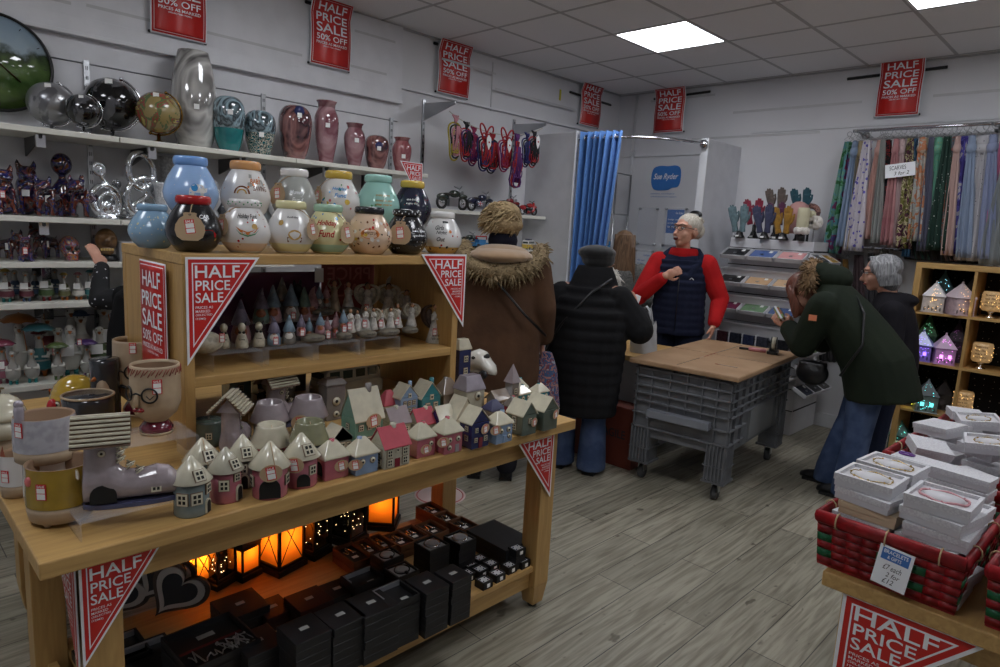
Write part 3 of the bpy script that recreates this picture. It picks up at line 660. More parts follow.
# ================================================================ round savings pots on the oak unit
POTPROF = [(.52,0),(.6,.012),(.80,.12),(.97,.28),(1.0,.38),(.95,.5),(.82,.64),(.66,.77),(.56,.84)]
def interp(z):
 P = POTPROF
 for (r0, z0), (r1, z1) in zip(P[:-1], P[1:]):
  if z0 <= z <= z1: return r0+(r1-r0)*(z-z0)/(z1-z0)
 return .5
def pot(px, X, z, pw, ph, body, rim, lab, decor=(), tagg=None, rimdots=None, base=None):
 q = at(px, 235, 0, X); p = Vector((X, q.y, z)); s = mpp(p); R = pw*s/2*.95; H = ph*s
 t = thing('savings_pot', lab, 'savings pot', p, 0, 'round savings pots on the shelf unit')
 th0 = TOCAM(p)
 m = MB(); m.lathe([(r*R, zz*H) for r, zz in POTPROF]+[(R*.54, .85*H)], 36)
 m.build('body', body, t)
 if base:
  m = MB(); m.lathe([(interp(zz)*R+.0008, zz*H) for zz in (.0,.05,.1,.15,.19)], 36, cap=False); m.build('base_band', base, t)
 m = MB(); r0 = .55*R; m.lathe([(r0*.98, .84*H), (r0*1.08, .855*H), (r0*1.13, .885*H), (r0*1.13, .95*H), (r0*1.08, .985*H), (r0*1.0, 1.0*H), (r0*.2, 1.0*H)], 32); m.build('rim', rim, t)
 def fn(x, y, e=.0012):
  a = th0+x; r = interp(y)*R+e; return Vector((r*math.cos(a), r*math.sin(a), y*H))
 k = 0
 for d in decor:
  kind = d[0]
  m = MB()
  if kind == 'text':
   _, sx, x, y, w, h, c = d; put_text(m, sx, x, y, w, h, fn, .02, .25); m.build('lettering', c, t)
  elif kind == 'blobs':
   _, c, n, sz, lo, hi, seed = d; r = random.Random(seed)
   for _i in range(n):
    x, y, g = r.uniform(-1.4, 1.4), r.uniform(lo, hi), sz*r.uniform(.6, 1.2)
    K = r.choice((5, 8, 8)); a0 = r.random()*6; st = r.uniform(.5, 1)
    V = [fn(x+g/R*math.cos(a0+2*PI*i/K)*(1 if i % 2 else st), y+g/H*math.sin(a0+2*PI*i/K)*(1 if i % 2 else st)) for i in range(K)]
    m.add(V, [list(range(K))])
   o = m.build('painted_motif', c, t); o['kind'] = 'stuff'
  elif kind == 'shape':
   _, P, x, y, sc, c = d; sc = sc*(1.5 if P[0][0]**2+P[0][1]**2 > .25 else 1.4); m.add([fn(x+a*sc/R, y+b*sc/H, .0014) for a, b in P], [list(range(len(P)))]); m.build('painted_motif', c, t)
 if rimdots:
  m = MB()
  for i in range(26):
   a = 2*PI*i/26; m.ell((r0*1.13*math.cos(a), r0*1.13*math.sin(a), (.9+.04*(i % 2))*H), .0028, 6, 4)
  m.build('rim_dots', rimdots, t)
 if tagg:
  x, y, sz = tagg; c = fn(x, y, .007); a = th0+x
  M = Matrix.Translation(c) @ Matrix.Rotation(a, 4, 'Z') @ Matrix.Rotation(-.12, 4, 'Y') @ Matrix(((0,0,1,0),(1,0,0,0),(0,1,0,0),(0,0,0,1)))
  g = R*sz
  out = [(-.5,-1), (.5,-1), (.85,-.75), (1,-.3), (.95,.1), (.7,.55), (.42,.75), (.45,.95), (.3,1), (-.3,1), (-.45,.95), (-.42,.75), (-.7,.55), (-.95,.1), (-1,-.3), (-.85,-.75)]
  m = MB(); m.prism([(u*g, v*g) for u, v in out], 0, .0015, 0, M); m.prism([(.1*g*math.cos(i), .85*g+.08*g*math.sin(i)) for i in range(6)], .0015, .002, 1, M)
  kt = m.build('hang_tag', [KRAFT, INK], t)
  m = MB(); M2 = M @ Matrix.Rotation(.15, 4, 'Z'); w, h = g*.32, g*.5
  m.prism([(-w,-h), (w,-h), (w,h), (-w,h)], .0016, .0022, 0, M2); m.prism([(-w*.85,-h*.9), (w*.85,-h*.9), (w*.85,-h*.3), (-w*.85,-h*.3)], .0022, .0026, 1, M2); m.prism([(-w*.85,-h*.2), (w*.85,-h*.2), (w*.85,h*.45), (-w*.85,h*.45)], .0022, .0026, 1, M2)
  put_text(m, 'SALE', -w*.8, h*.55, w*1.6, h*.35, lambda a_, b_: M2 @ Vector((a_, b_, .0026)), .03, mi=1)
  m.build('sale_sticker', [TAGR, TAGW], kt)
  m = MB(); m.tube([M @ Vector((0,.85*g,.003)), fn(x*.8, .8, .008), fn(x*.6, .838, .004), fn(x*.3, .842, .004)], .0016, 6); m.build('string', KRAFT, t)
 return t
def pm(n, c, **k): return mat('pot_'+n, c, .2, coat=.4, scale=6, c2=tuple(min(255, v*1.04+3) for v in c), **k)
rec = lambda a, b: [(-a,-b), (a,-b), (a,b), (-a,b)]
disc = lambda r, q=1: [(r*math.cos(2*PI*i/12), r*q*math.sin(2*PI*i/12)) for i in range(12)]
ORG, GRN, YEL, NVY, GLD, DRD = pm('orange', (196,112,48)), pm('green', (70,140,90)), pm('yellow', (204,172,72)), pm('navy', (34,36,56)), pm('gold', (184,146,78)), pm('darkred', (170,24,30))
PBL, PWH, PGR, PMI, PBK, PPE = pm('baby_blue', (146,178,220)), pm('white', (216,214,212)), pm('grey', (160,162,158)), pm('mint', (152,200,190)), pm('black', (24,24,28)), pm('peach', (214,186,160))
STEEL = pm('pale_blue', (132,166,194)); BRN = pm('brown', (112,66,40)); PCR = pm('pale_yellow', (214,208,160)); PGN = pm('pale_green', (150,184,160)); CYA = pm('sky', (60,140,200))
def riser(loc, w, d, h, lab, rz=0, grp='clear acrylic display risers'):
 t = MB(); th = .003
 t.b2((-d/2,-w/2,h-th), (d/2,w/2,h)); t.b2((-d/2,-w/2,0), (d/2,-w/2+th,h-th)); t.b2((-d/2,w/2-th,0), (d/2,w/2,h-th))
 return tag(t.build('display_riser', ACRY, None, loc, rz), lab, 'display riser', grp)
XF, XB = -2.185, -2.45; RZH = .112
for k, y in enumerate((1.01, 1.36, 1.70)):
 riser((XB, y+.03, HZT), .30, .19, RZH, ('left', 'middle', 'right')[k]+' clear riser lifting the back row of savings pots')
pot(153,XF-.19,HZT,47,43,STEEL,STEEL,'small pale blue savings pot with cream dots at the left end of the shelf unit',[('blobs',PCR,34,.003,.1,.75,3)])
pot(194,XF,HZT,56,55,PBK,DRD,'black savings pot with dark red rim and a red car painted on it',[('text','CAR',.22,.6,.42,.07,PWHITE),('shape',[(-1,-.3),(1,-.3),(1,.1),(.5,.5),(-.4,.5),(-1,.05)],.5,.33,.019,DRD),('shape',rec(1,.12),.5,.24,.022,GLD)],(-.12,.46,.5))
pot(245,XF,HZT,52,52,PWH,PWH,'white savings pot reading Holiday Fund with a striped hammock',[('text','Holiday Fund',-.35,.62,.95,.11,INK),('shape',[(-1,.35),(-.6,-.1),(0,-.35),(.6,-.1),(1,.35),(.6,.1),(0,-.1),(-.6,.1)],.1,.42,.026,ORG),('shape',[(-1,.15),(-.6,-.3),(0,-.5),(.6,-.3),(1,.15),(.6,-.2),(0,-.38),(-.6,-.2)],.1,.42,.026,GRN),('blobs',DRD,9,.004,.1,.8,5),('blobs',GLD,7,.004,.1,.8,9),('shape',disc(.007),.38,.5,1,GLD)],(-.95,.5,.42),rimdots=GRN,base=PPE)
pot(291,XF,HZT,50,51,PWH,PCR,'white savings pot with pale yellow rim and base and a small sun on it',[('shape',disc(.007),-.45,.58,1,GLD),('text','holiday',-.2,.66,.6,.05,INK),('shape',disc(.016,.8),.15,.36,1,GLD),('shape',rec(.018,.006),.15,.27,1,BRN)],(.95,.48,.42),base=PCR)
pot(328,XF,HZT,48,48,PCR,PGN,'pale green and yellow savings pot with dark red Holiday Fund lettering',[('text','Holiday',-.55,.54,1.0,.14,DRD),('text','Fund',-.4,.34,.7,.14,DRD),('blobs',CYA,8,.006,.7,.8,2),('shape',disc(.003),.55,.3,1,DRD)],(.85,.45,.45),base=PGN)
pot(369,XF,HZT,49,46,PPE,PBK,'peach savings pot with black rim covered in sweets around the words sweets jar',[('shape',disc(.026,.55),.05,.44,1,ORG),('text','SWEETS JAR',-.32,.41,.75,.07,BRN),('blobs',PWH,10,.009,.15,.75,4),('blobs',DRD,8,.006,.15,.75,6),('blobs',BRN,12,.007,.12,.72,7),('blobs',PBK,12,.004,.12,.72,8),('blobs',YEL,4,.006,.3,.5,11)])
pot(406,XF,HZT,46,44,PBK,PBK,'black savings pot patterned with white writing and dots',[('blobs',PWH,70,.0028,.1,.78,12),('text','holiday pennies',.3,.5,.8,.06,PWHITE),('text','save dream go',.3,.4,.8,.06,PWHITE)],(-.25,.48,.5),rimdots=PWHITE)
pot(442,XF,HZT,42,42,PWH,PWH,'white savings pot reading Girls Night Out at the right end of the shelf unit',[('text','Girls',-.4,.58,.5,.1,INK),('text','Night',-.3,.46,.55,.1,INK),('text','Out',-.25,.32,.4,.1,INK),('blobs',PBK,5,.007,.06,.2,3),('blobs',DRD,5,.005,.1,.78,8),('shape',disc(.005),.45,.55,1,ORG),('shape',rec(.012,.003),.2,.76,1,PBK)],base=GLD)
ZR = HZT+RZH
pot(192,XB,ZR,54,57,PBL,pm('rim_blue', (112,156,216)),'light blue savings pot with a white elephant, behind the black one',[('shape',[(-1,-.8),(-.9,0),(-.5,.5),(.2,.6),(.9,.5),(1.1,.1),(1.5,.2),(1.3,-.4),(.9,-.5),(.9,-1),(.5,-1),(.4,-.5),(-.3,-.5),(-.4,-1),(-.8,-1)],.2,.45,.017,PWH),('shape',disc(.008,1.2),.12,.47,1,CYA),('text','BABY BOY',-.1,.3,.7,.04,PWHITE),('blobs',PWH,16,.0016,.2,.75,4)],None)
pot(246,XB,ZR,50,55,PWH,pm('rim_orange', (206,150,96)),'white savings pot with orange rim and a painted rainbow',[('text','BABY',.2,.6,.6,.09,ORG),('text','SAVING',.3,.48,.7,.09,BRN),('shape',[(1.6*math.cos(a),1.6*math.sin(a)) for a in [PI*i/10 for i in range(11)]]+[(1.25*math.cos(a),1.25*math.sin(a)) for a in [PI-PI*i/10 for i in range(11)]],-.15,.42,.012,BRN),('shape',[(1*math.cos(a),1*math.sin(a)) for a in [PI*i/10 for i in range(11)]]+[(.7*math.cos(a),.7*math.sin(a)) for a in [PI-PI*i/10 for i in range(11)]],-.15,.42,.012,GLD),('blobs',ORG,7,.006,.1,.75,5),('blobs',PGR,4,.01,.2,.75,6)],None)
pot(294,XB,ZR,46,50,PGR,PWH,'grey savings pot with white rim and faint white lettering',[('text','Mummy',-.2,.48,.7,.1,PWHITE),('text','Fund',-.1,.34,.5,.1,PWHITE)],(-.75,.5,.46))
pot(338,XB,ZR,45,50,PWH,YEL,'white savings pot with yellow rim and seaside pictures',[('text','Holiday',-.35,.6,.8,.08,CYA),('text','Fund',-.2,.48,.6,.08,CYA),('shape',disc(.008),.4,.4,1,YEL),('blobs',CYA,6,.007,.15,.75,15),('blobs',pm('coral', (208,110,110)),5,.007,.15,.7,16),('blobs',GRN,6,.006,.15,.75,17),('blobs',YEL,3,.008,.1,.5,18)],(-1.1,.5,.42))
pot(377,XB,ZR,46,48,PMI,PMI,'mint green savings pot with gold writing',[('text','every penny',-.1,.55,.75,.05,GLD),('text','saved is one',-.1,.46,.8,.05,GLD),('text','step nearer',-.1,.37,.8,.05,GLD),('blobs',GRN,6,.005,.3,.65,5),('blobs',DRD,4,.006,.12,.3,7)],None)
pot(411,XB,ZR,41,44,NVY,YEL,'navy savings pot with yellow rim and tiny painted lights',[('text','save it for',-.3,.56,.6,.045,PWHITE),('text','a rainy day',-.3,.47,.6,.045,PWHITE),('blobs',GRN,12,.0025,.1,.7,5),('blobs',DRD,9,.0025,.1,.7,6)],None)
# ================================================================ things on the wall shelves
def sp(px, X, z):
 zz = 333;
 for _ in range(3):
  q = at(px, zz, 0, X); zz += (q.z-z)/mpp(q)
 return Vector((X, q.y, z))
def sticker(t, p, a, s=.012, red=False, name='price_sticker'):
 M = Matrix.Translation(p) @ Matrix.Rotation(a, 4, 'Z') @ Matrix(((0,0,1,0),(1,0,0,0),(0,1,0,0),(0,0,0,1)))
 m = MB(); w = s*.62 if red else s; h = s*1.05 if red else s; m.prism([(-w,-h), (w,-h), (w,h), (-w,h)], 0, .0015, 0, M)
 if red:
  for a, b in ((-.9,-.2), (-.1,.5)): m.prism([(-w*.8,h*a), (w*.8,h*a), (w*.8,h*b), (-w*.8,h*b)], .0015, .002, 1, M)
  put_text(m, 'SALE', -w*.75, h*.6, w*1.5, h*.3, lambda x, y: M @ Vector((x, y, .002)), .02, mi=1); return m.build(name, [TAGR, TAGW], t)
 return m.build(name, TAGW, t)
CLK = multi('clock_picture', [(52,74,40),(86,110,58),(60,86,44),(120,130,110),(150,165,180)], 3, .3, coat=.8, stretch=(1,1,1.6))
p = sp(2, -4.2, S1); R_ = 47*mpp(p); p.z += .085
t = thing('wall_clock', 'big round clock with a farmland picture on the wall above the globes', 'clock', p, 0)
def clockM(r): return Matrix.Translation((-.02, 0, R_)) @ Matrix.Rotation(math.radians(90), 4, 'Y')
M = clockM(0)
def grad_clock():
 m = bpy.data.materials.new('clock_face'); m.use_nodes = True; nt = m.node_tree; N = nt.nodes; L = nt.links; b = N['Principled BSDF']
 tc = N.new('ShaderNodeTexCoord'); sx = N.new('ShaderNodeSeparateXYZ'); L.new(tc.outputs['Object'], sx.inputs[0])
 n = N.new('ShaderNodeTexNoise'); n.inputs['Scale'].default_value = 16; n.inputs['Detail'].default_value = 5; L.new(tc.outputs['Object'], n.inputs['Vector'])
 a = N.new('ShaderNodeMath'); a.operation = 'MULTIPLY_ADD'; a.inputs[1].default_value = .16; L.new(n.outputs['Fac'], a.inputs[0]); L.new(sx.outputs['Z'], a.inputs[2])
 r = N.new('ShaderNodeValToRGB'); e = r.color_ramp.elements; e[0].position = .1; e[0].color = lin((70,92,52)); e[1].position = .48; e[1].color = lin((150,170,185))
 for q, c in ((.16,(92,116,60)), (.22,(58,84,40)), (.3,(96,120,70)), (.36,(60,70,56)), (.4,(160,176,186))):
  k = e.new(q); k.color = lin(c)
 L.new(a.outputs[0], r.inputs['Fac']); L.new(r.outputs['Color'], b.inputs['Base Color']); b.inputs['Roughness'].default_value = .08; b.inputs['Coat Weight'].default_value = .7; return m
m = MB(); m.lathe([(0, .0), (R_*.95, .0), (R_*.95, .012), (0, .016)], 48, M=M); m.build('dial', grad_clock(), t)
m = MB(); m.lathe([(R_*.94, -.01), (R_, -.006), (R_, .018), (R_*.97, .024), (R_*.94, .018)], 48, M=M, cap=False); m.build('rim', BLACK, t)
m = MB(); m.tube([M @ Vector((0,0,.02)), M @ Vector((.08,.09,.02))], .004, 6); m.tube([M @ Vector((0,0,.02)), M @ Vector((-.05,-.1,.02))], .004, 6); m.ell(M @ Vector((0,0,.02)), .008, 8, 6); m.build('hand', mat('clock_hand', (60,44,20), .3, metal=.8), t)
for k in range(12):
 a = k*PI/6; m = MB(); m.box((0,0,0), (.014,.003,.002), 0, M @ Matrix.Translation((R_*.84*math.cos(a), R_*.84*math.sin(a), .0165)) @ Matrix.Rotation(a, 4, 'Z')); m.build('hour_mark', BLACK, t)
def globe(px, py, R_px, X, ball, ring, lab, tilt=.35, stk=True):
 p = sp(px, X, S1); s = mpp(p); R = R_px*s; zc = at(px, py, 0, X).z-S1
 t = thing('desk_globe', lab, 'globe', p, 0, 'globes on the top shelf')
 m = MB(); m.ell((0,0,zc), R, 32, 20); m.build('ball', ball, t)
 f = TOCAM(p); ax = Vector((math.cos(f+PI/2)*math.sin(tilt), math.sin(f+PI/2)*math.sin(tilt), math.cos(tilt)))
 sd = Vector((-math.sin(f), math.cos(f), 0))*-1; m = MB(); P = []
 sd = (ax.cross(Vector((math.cos(f), math.sin(f), 0)))).normalized()
 for k in range(17):
  a = -PI/2+PI*k/16; P.append(Vector((0,0,zc))+ax*math.sin(a)*R*1.07+sd*math.cos(a)*R*1.07)
 m.tube(P, R*.045, 8); m.ell(P[0], R*.08, 8, 6); m.ell(P[-1], R*.08, 8, 6); m.build('meridian_arm', ring, t)
 m = MB(); m.lathe([(R*.55, 0), (R*.55, .006), (R*.2, .014), (R*.09, .02), (R*.09, zc-R*1.02), (.001, zc-R)], 24); m.build('base', ring, t)
 if stk:
  g = Vector((math.cos(f-.1), math.sin(f-.1), 0)); sticker(t, Vector((0,0,zc+R*.72))+g*R*.72, f, R*.13)
 return t
CON = lambda n, a, b, r=.12, me=0: mat('globe_'+n, a, r, metal=me, coat=.8, c2=b, scale=7, detail=6, lo=.5, hi=.53, dist=.3)
globe(52, 104, 20.5, -4.07, CON('silver', (150,150,152), (110,110,114), .3, .7), CHROME, 'silver globe with chrome arm next to the round clock')
globe(113, 104, 24.5, -4.12, CON('black_large', (18,18,20), (92,92,96), .07, .2), CHROME, 'largest globe, glossy black with silver land')
globe(84, 110.5, 15.5, -3.93, CON('black_small', (16,16,18), (88,88,92), .07, .2), CHROME, 'smallest globe, glossy black, in front of the large black one')
globe(159, 113, 20, -3.97, multi('globe_map', [(150,132,84),(150,132,84),(150,132,84),(96,110,70),(150,70,60),(110,100,60),(180,160,90),(120,80,110)], 9, .25, detail=3, interp='CONSTANT'), mat('brass', (130,100,50), .25, metal=1), 'antique yellow globe with many-coloured countries and brass arm')
SW = lambda n, cols, s=5, d=1.2: multi('swirl_'+n, cols, s*.45, .06, detail=3, dist=d, coat=1)
def vase(px, pw, ph, X, prof, body, lab, z=S1, stk=(.1,.75), two=None, split=.35, group='glass vases on the top shelf', blue=False, name='glass_vase'):
 p = sp(px, X, z); s = mpp(p); R = pw*s/2; H = ph*s
 t = thing(name, lab, 'vase', p, 0, group)
 P = []
 for i in range(len(prof)-1):
  for k in range(4):
   u = k/4; p0 = prof[max(i-1,0)]; p1 = prof[i]; p2 = prof[i+1]; p3 = prof[min(i+2,len(prof)-1)]
   c = [.5*((2*p1[j])+(-p0[j]+p2[j])*u+(2*p0[j]-5*p1[j]+4*p2[j]-p3[j])*u*u+(-p0[j]+3*p1[j]-3*p2[j]+p3[j])*u**3) for j in (0,1)]
   P.append((c[0]*R, c[1]*H))
 P.append((prof[-1][0]*R, prof[-1][1]*H)); P.append((prof[-1][0]*R*.86, H*.995)); P.append((prof[-1][0]*R*.8, H*.9)); P.append((.001, H*.85))
 m = MB(); n = len(P)-3
 if two:
  k = [i for i, q in enumerate(P) if q[1] >= split*H][0]
  m.lathe(P[:k+1], 36, 1, cap=False); m.lathe(P[k:], 36, 0)
  V = []
 else: m.lathe(P, 36)
 m.build('body', [body, two] if two else body, t)
 f = TOCAM(p); x, y = stk; r = max(q[0] for q in P if abs(q[1]-y*H) < H*.12)
 if blue:
  M = Matrix.Translation((r*.98*math.cos(f+x), r*.98*math.sin(f+x), (y+.08)*H)) @ Matrix.Rotation(f+x, 4, 'Z') @ Matrix.Rotation(PI/2, 4, 'Y')
  m = MB(); m.cyl((0,0,0), (0,0,.004), R*.3, 18, M=M); m.build('maker_label', mat('label_blue', (36,44,92), .4), t)
 sticker(t, (r*1.04*math.cos(f+x), r*1.04*math.sin(f+x), y*H), f+x, .014)
 return t
VB = [(.55,0),(.78,.18),(.96,.5),(1,.7),(.93,.86),(.72,.96),(.52,1)]
VT = [(.55,0),(.62,.08),(.9,.4),(1,.62),(.95,.76),(.7,.88),(.66,.93),(.85,1)]
GS = SW('grey', [(186,184,180),(120,118,116),(200,198,194),(90,88,88),(196,194,190)], 6)
vase(195, 42, 93, -4.1, [(.62,0),(.85,.12),(1,.4),(.98,.6),(.84,.82),(.72,.95),(.66,1)], GS, 'very tall grey and white marbled glass vase on the top shelf', stk=(.1,.42))
TEAL = SW('teal_dark', [(18,96,100),(24,120,122),(14,80,88)], 9); SKY = SW('sky', [(120,136,142),(40,48,52),(150,176,186),(60,70,76),(170,176,176)], 9, 3)
vase(229, 31, 53, -4.0, VB, SKY, 'larger teal vase with grey swirled upper half', two=TEAL, split=.42, stk=(.1,.7))
vase(260, 30, 43, -4.0, VB, SKY, 'smaller teal vase with grey swirls and speckled lower half', two=multi('speckle', [(16,90,96),(16,90,96),(200,196,180),(30,30,34),(18,100,104)], 60, .08, interp='CONSTANT'), split=.45, stk=(.1,.45))
PLUM = SW('plum', [(92,56,62),(56,30,38),(150,104,100),(70,40,46),(60,30,36)], 10); PNK = SW('pink', [(160,116,122),(118,66,76),(176,140,144),(132,84,92)], 8)
ROSE = SW('rose', [(172,110,112),(140,74,80),(184,130,130),(120,58,64)], 12)
vase(295, 32, 52, -4.0, VB, PLUM, 'widest plum glass vase with a blue label', stk=(.25,.8), blue=True)
vase(326, 24, 60, -4.0, VT, PNK, 'tall slim pink swirled vase with flared lip', stk=(.1,.6))
vase(354, 21, 42, -4.0, VT, PNK, 'medium pink swirled vase with flared lip', stk=(.2,.6))
vase(376, 24, 33, -4.0, VB, PLUM, 'squat plum glass vase with a blue label', stk=(.2,.6), blue=True)
vase(401, 20, 34, -4.0, VT, ROSE, 'smallest rose vase at the right end of the top shelf', stk=(.2,.45))
MARB = multi('marbled_glass', [(24,18,30),(30,22,60),(110,46,20),(20,20,28),(40,44,110),(120,70,24),(26,20,26),(110,24,30)], 12, .06, detail=4, dist=1.5, coat=1)
def remeshed(o, v, it=3):
 r = o.modifiers.new('r', 'REMESH'); r.mode = 'VOXEL'; r.voxel_size = v; r.use_smooth_shade = True
 q = o.modifiers.new('s', 'SMOOTH'); q.iterations = it
 return o
def bulldog(px, ph, X, z, lab, rz=0, sit=True, stk='w'):
 p = sp(px, X, z); H = ph*mpp(p); t = thing('marbled_dog', lab, 'figurine', p, rz, 'marbled glass animals'); m = MB()
 S = lambda x, y, q: (x*H, y*H, q*H)
 if sit:
  m.ell(S(0,0,.32), (.2*H,.19*H,.3*H)); m.ell(S(.05,0,.52), (.17*H,.17*H,.2*H)); m.ell(S(-.08,0,.16), (.24*H,.24*H,.16*H))
  for sy in (-1, 1): m.tube([S(.12,sy*.11,.5), S(.18,sy*.12,.2), S(.2,sy*.12,.03)], [.07*H,.05*H,.05*H], 10); m.ell(S(.23,sy*.12,.03), (.07*H,.05*H,.03*H)); m.ell(S(.08,sy*.2,.06), (.14*H,.06*H,.05*H))
 else:
  m.tube([S(-.3,0,.42), S(0,0,.45), S(.22,0,.5)], [.15*H,.17*H,.18*H], 12)
  for sx in (-.3, .2):
   for sy in (-1, 1): m.tube([S(sx,sy*.1,.4), S(sx+.02,sy*.13,.2), S(sx+.03,sy*.13,.02)], [.08*H,.055*H,.05*H], 10)
  m.tube([S(-.4,0,.5), S(-.46,0,.6)], [.03*H,.012*H], 6)
 h = .75 if sit else .66; x = .1 if sit else .34
 m.ell(S(x,0,h), (.15*H,.16*H,.14*H)); m.ell(S(x+.12,0,h-.04), (.08*H,.11*H,.075*H))
 for sy in (-1, 1): m.tube([S(x-.02,sy*.1,h+.08), S(x-.02,sy*.13,h+.17), S(x-.03,sy*.13,h+.25)], [.06*H,.045*H,.012*H], 8)
 remeshed(m.build('body', MARB, t), H*.022)
 f = TOCAM(p)-rz; sticker(t, (.24*H*math.cos(f), .24*H*math.sin(f), .4*H), f, .016, stk == 'r'); return t
bulldog(4, 50, -4.0, S2, 'marbled glass bulldog cut by the left edge, red tag on its chest', .2, stk='r')
bulldog(27, 54, -4.14, S2, 'sitting marbled glass bulldog with upright ears, left part of second shelf', .1)
bulldog(50, 44, -3.95, S2, 'low dark marbled glass dog between the upright bulldog and the balloon-headed figure', -.5, sit=False)
bulldog(86, 46, -3.96, S2, 'standing marbled glass dog in front of the clear glass loops', -.7, sit=False)
p = sp(64, -4.15, S2); H = 62*mpp(p); t = thing('marbled_figure', 'marbled glass figure with a round balloon-like head above the dogs', 'figurine', p, 0, 'marbled glass animals'); m = MB()
m.lathe([(.2*H,0), (.22*H,.03*H), (.12*H,.12*H), (.15*H,.35*H), (.12*H,.5*H), (.05*H,.6*H), (.05*H,.66*H)], 16); m.ell((0,0,.82*H), (.15*H,.15*H,.18*H)); m.tube([(0,.1*H,.42*H), (.05*H,.24*H,.5*H), (.05*H,.25*H,.68*H)], [.06*H,.04*H,.025*H], 8); m.tube([(0,-.1*H,.42*H), (.05*H,-.26*H,.4*H), (.06*H,-.4*H,.34*H)], [.06*H,.04*H,.03*H], 8)
remeshed(m.build('body', MARB, t), H*.02)
GLS = mat('silvered_glass', (205,208,212), .05, metal=.85, coat=1)
def loops(px, ph, X, lab, kind):
 p = sp(px, X, S2); H = ph*mpp(p); t = thing('glass_loop_sculpture', lab, 'ornament', p, .2, 'clear and silvered glass ornaments'); m = MB()
 def ring(cy, cz, ry, rz_, r, tilt=0, n=24):
  m.tube([(0, cy*H+ry*H*math.cos(a)*math.cos(tilt)-rz_*H*math.sin(a)*math.sin(tilt), cz*H+ry*H*math.cos(a)*math.sin(tilt)+rz_*H*math.sin(a)*math.cos(tilt)) for a in [2*PI*i/n for i in range(n)]], r*H, 10, closed=True)
 if kind == 0:
  ring(0,.31,.25,.28,.05,.2); ring(.02,.26,.15,.2,.04,-.2); m.ell((0,0,.2*H), (.05*H,.12*H,.13*H)); ring(-.1,.85,.09,.1,.03,.5); m.ell((0,-.1*H,.84*H), (.03*H,.08*H,.09*H)); m.tube([(0,.12*H,.55*H), (0,-.04*H,.68*H), (0,-.1*H,.76*H)], .03*H, 8); m.lathe([(.2*H,0), (.22*H,.02*H), (.14*H,.05*H)], 20)
 else:
  ring(-.05,.72,.19,.26,.05,.1); ring(0,.33,.27,.3,.05,-.15); m.tube([(0,-.2*H,.2*H), (0,.0,.35*H), (0,.12*H,.5*H), (0,.1*H,.62*H), (0,-.02*H,.6*H), (0,0,.45*H), (0,.16*H,.3*H), (0,.2*H,.14*H)], .04*H, 10); m.ell((0,0,.18*H), (.06*H,.14*H,.1*H)); m.lathe([(.24*H,0), (.25*H,.02*H), (.16*H,.05*H)], 20)
 remeshed(m.build('body', GLS, t), H*.016, 2); return t
loops(107, 56, -3.98, 'silvered glass knot with a heart on top', 0)
loops(146, 66, -3.98, 'tall silvered glass sculpture of two figures looped together', 1)
loops(122, 40, -4.17, 'small silvered glass loop between the heart knot and the tall looped figures', 0)
FRO = mat('frosted_glass', (206,208,210), .35, c2=(170,172,176), scale=90, bump=.5, bscale=200)
vase(172, 22, 62, -4.15, [(.6,0),(.7,.3),(.8,.7),(1,1)], FRO, 'tall frosted white vase behind the light blue savings pot', z=S2, stk=(.1,.7), group=None)
vase(164, 18, 38, -3.94, [(.6,0),(.75,.2),(.8,.6),(1,1)], FRO, 'shorter patterned white vase beside the silvered figures', z=S2, stk=(.1,.7), group=None)
for k, (px, h, c, lab) in enumerate(((214,44,(170,172,176),'silver pointed ornament seen over the light blue pot'), (262,30,(120,120,126),'small grey ornament behind the orange rimmed pot'), (274,32,(176,176,178),'pale flower ornament between the rainbow pot and the grey pot'),
  (312,30,(40,44,110),'small dark blue ornament right of the grey pot'), (319,36,(170,160,170),'small white and pink ornament above the blue one'), (356,30,(120,90,60),'small brown ornament between yellow rimmed and mint pots'), (394,36,(170,170,176),'small pale ornament right of the mint pot'), (222,26,(60,60,66),'small dark ornament left of the rainbow pot'))):
 p = sp(px, -4.0-.03*(k % 2), S2); H = h*mpp(p); t = thing('shelf_ornament', lab, 'ornament', p, 0, 'small ornaments glimpsed behind the savings pots')
 m = MB(); m.lathe([(.2*H,0), (.24*H,.03*H), (.1*H,.1*H), (.07*H,.3*H), (.16*H,.45*H), (.2*H,.6*H), (.1*H,.75*H)], 14); m.build('body', mat('ornament_%d' % k, c, .2, coat=.5), t)
 m = MB(); m.ell((0,0,.84*H), (.11*H,.11*H,.13*H)); m.ell((0,.1*H,.7*H), (.05*H,.08*H,.08*H)); m.ell((0,-.1*H,.7*H), (.05*H,.08*H,.08*H)); m.build('flower_head', mat('ornament_%d' % k, c), t)
m = MB(); m.b2((0,0,0), (.14,.2,.22)); tag(m.build('storage_box', mat('grey_card', (120,126,128), .7), None, sp(232,-4.16,S2), 0, bevel=.004), 'plain grey box at the back behind the rainbow pot', 'box')
bulldog(10, 34, -4.05, S3, 'lying marbled glass dog at the left end of the third shelf', .5, sit=False, stk='w')
bulldog(26, 28, -3.93, S3, 'brightly marbled small dog with a red tag, front of third shelf', 0, stk='r')
bulldog(46, 38, -4.12, S3, 'dark marbled standing dog just left of the marbled skull', -.8, sit=False)
p = sp(70, -4.0, S3); H = 25*mpp(p); t = thing('marbled_skull', 'brightly marbled glass skull on the third shelf', 'figurine', p, .1)
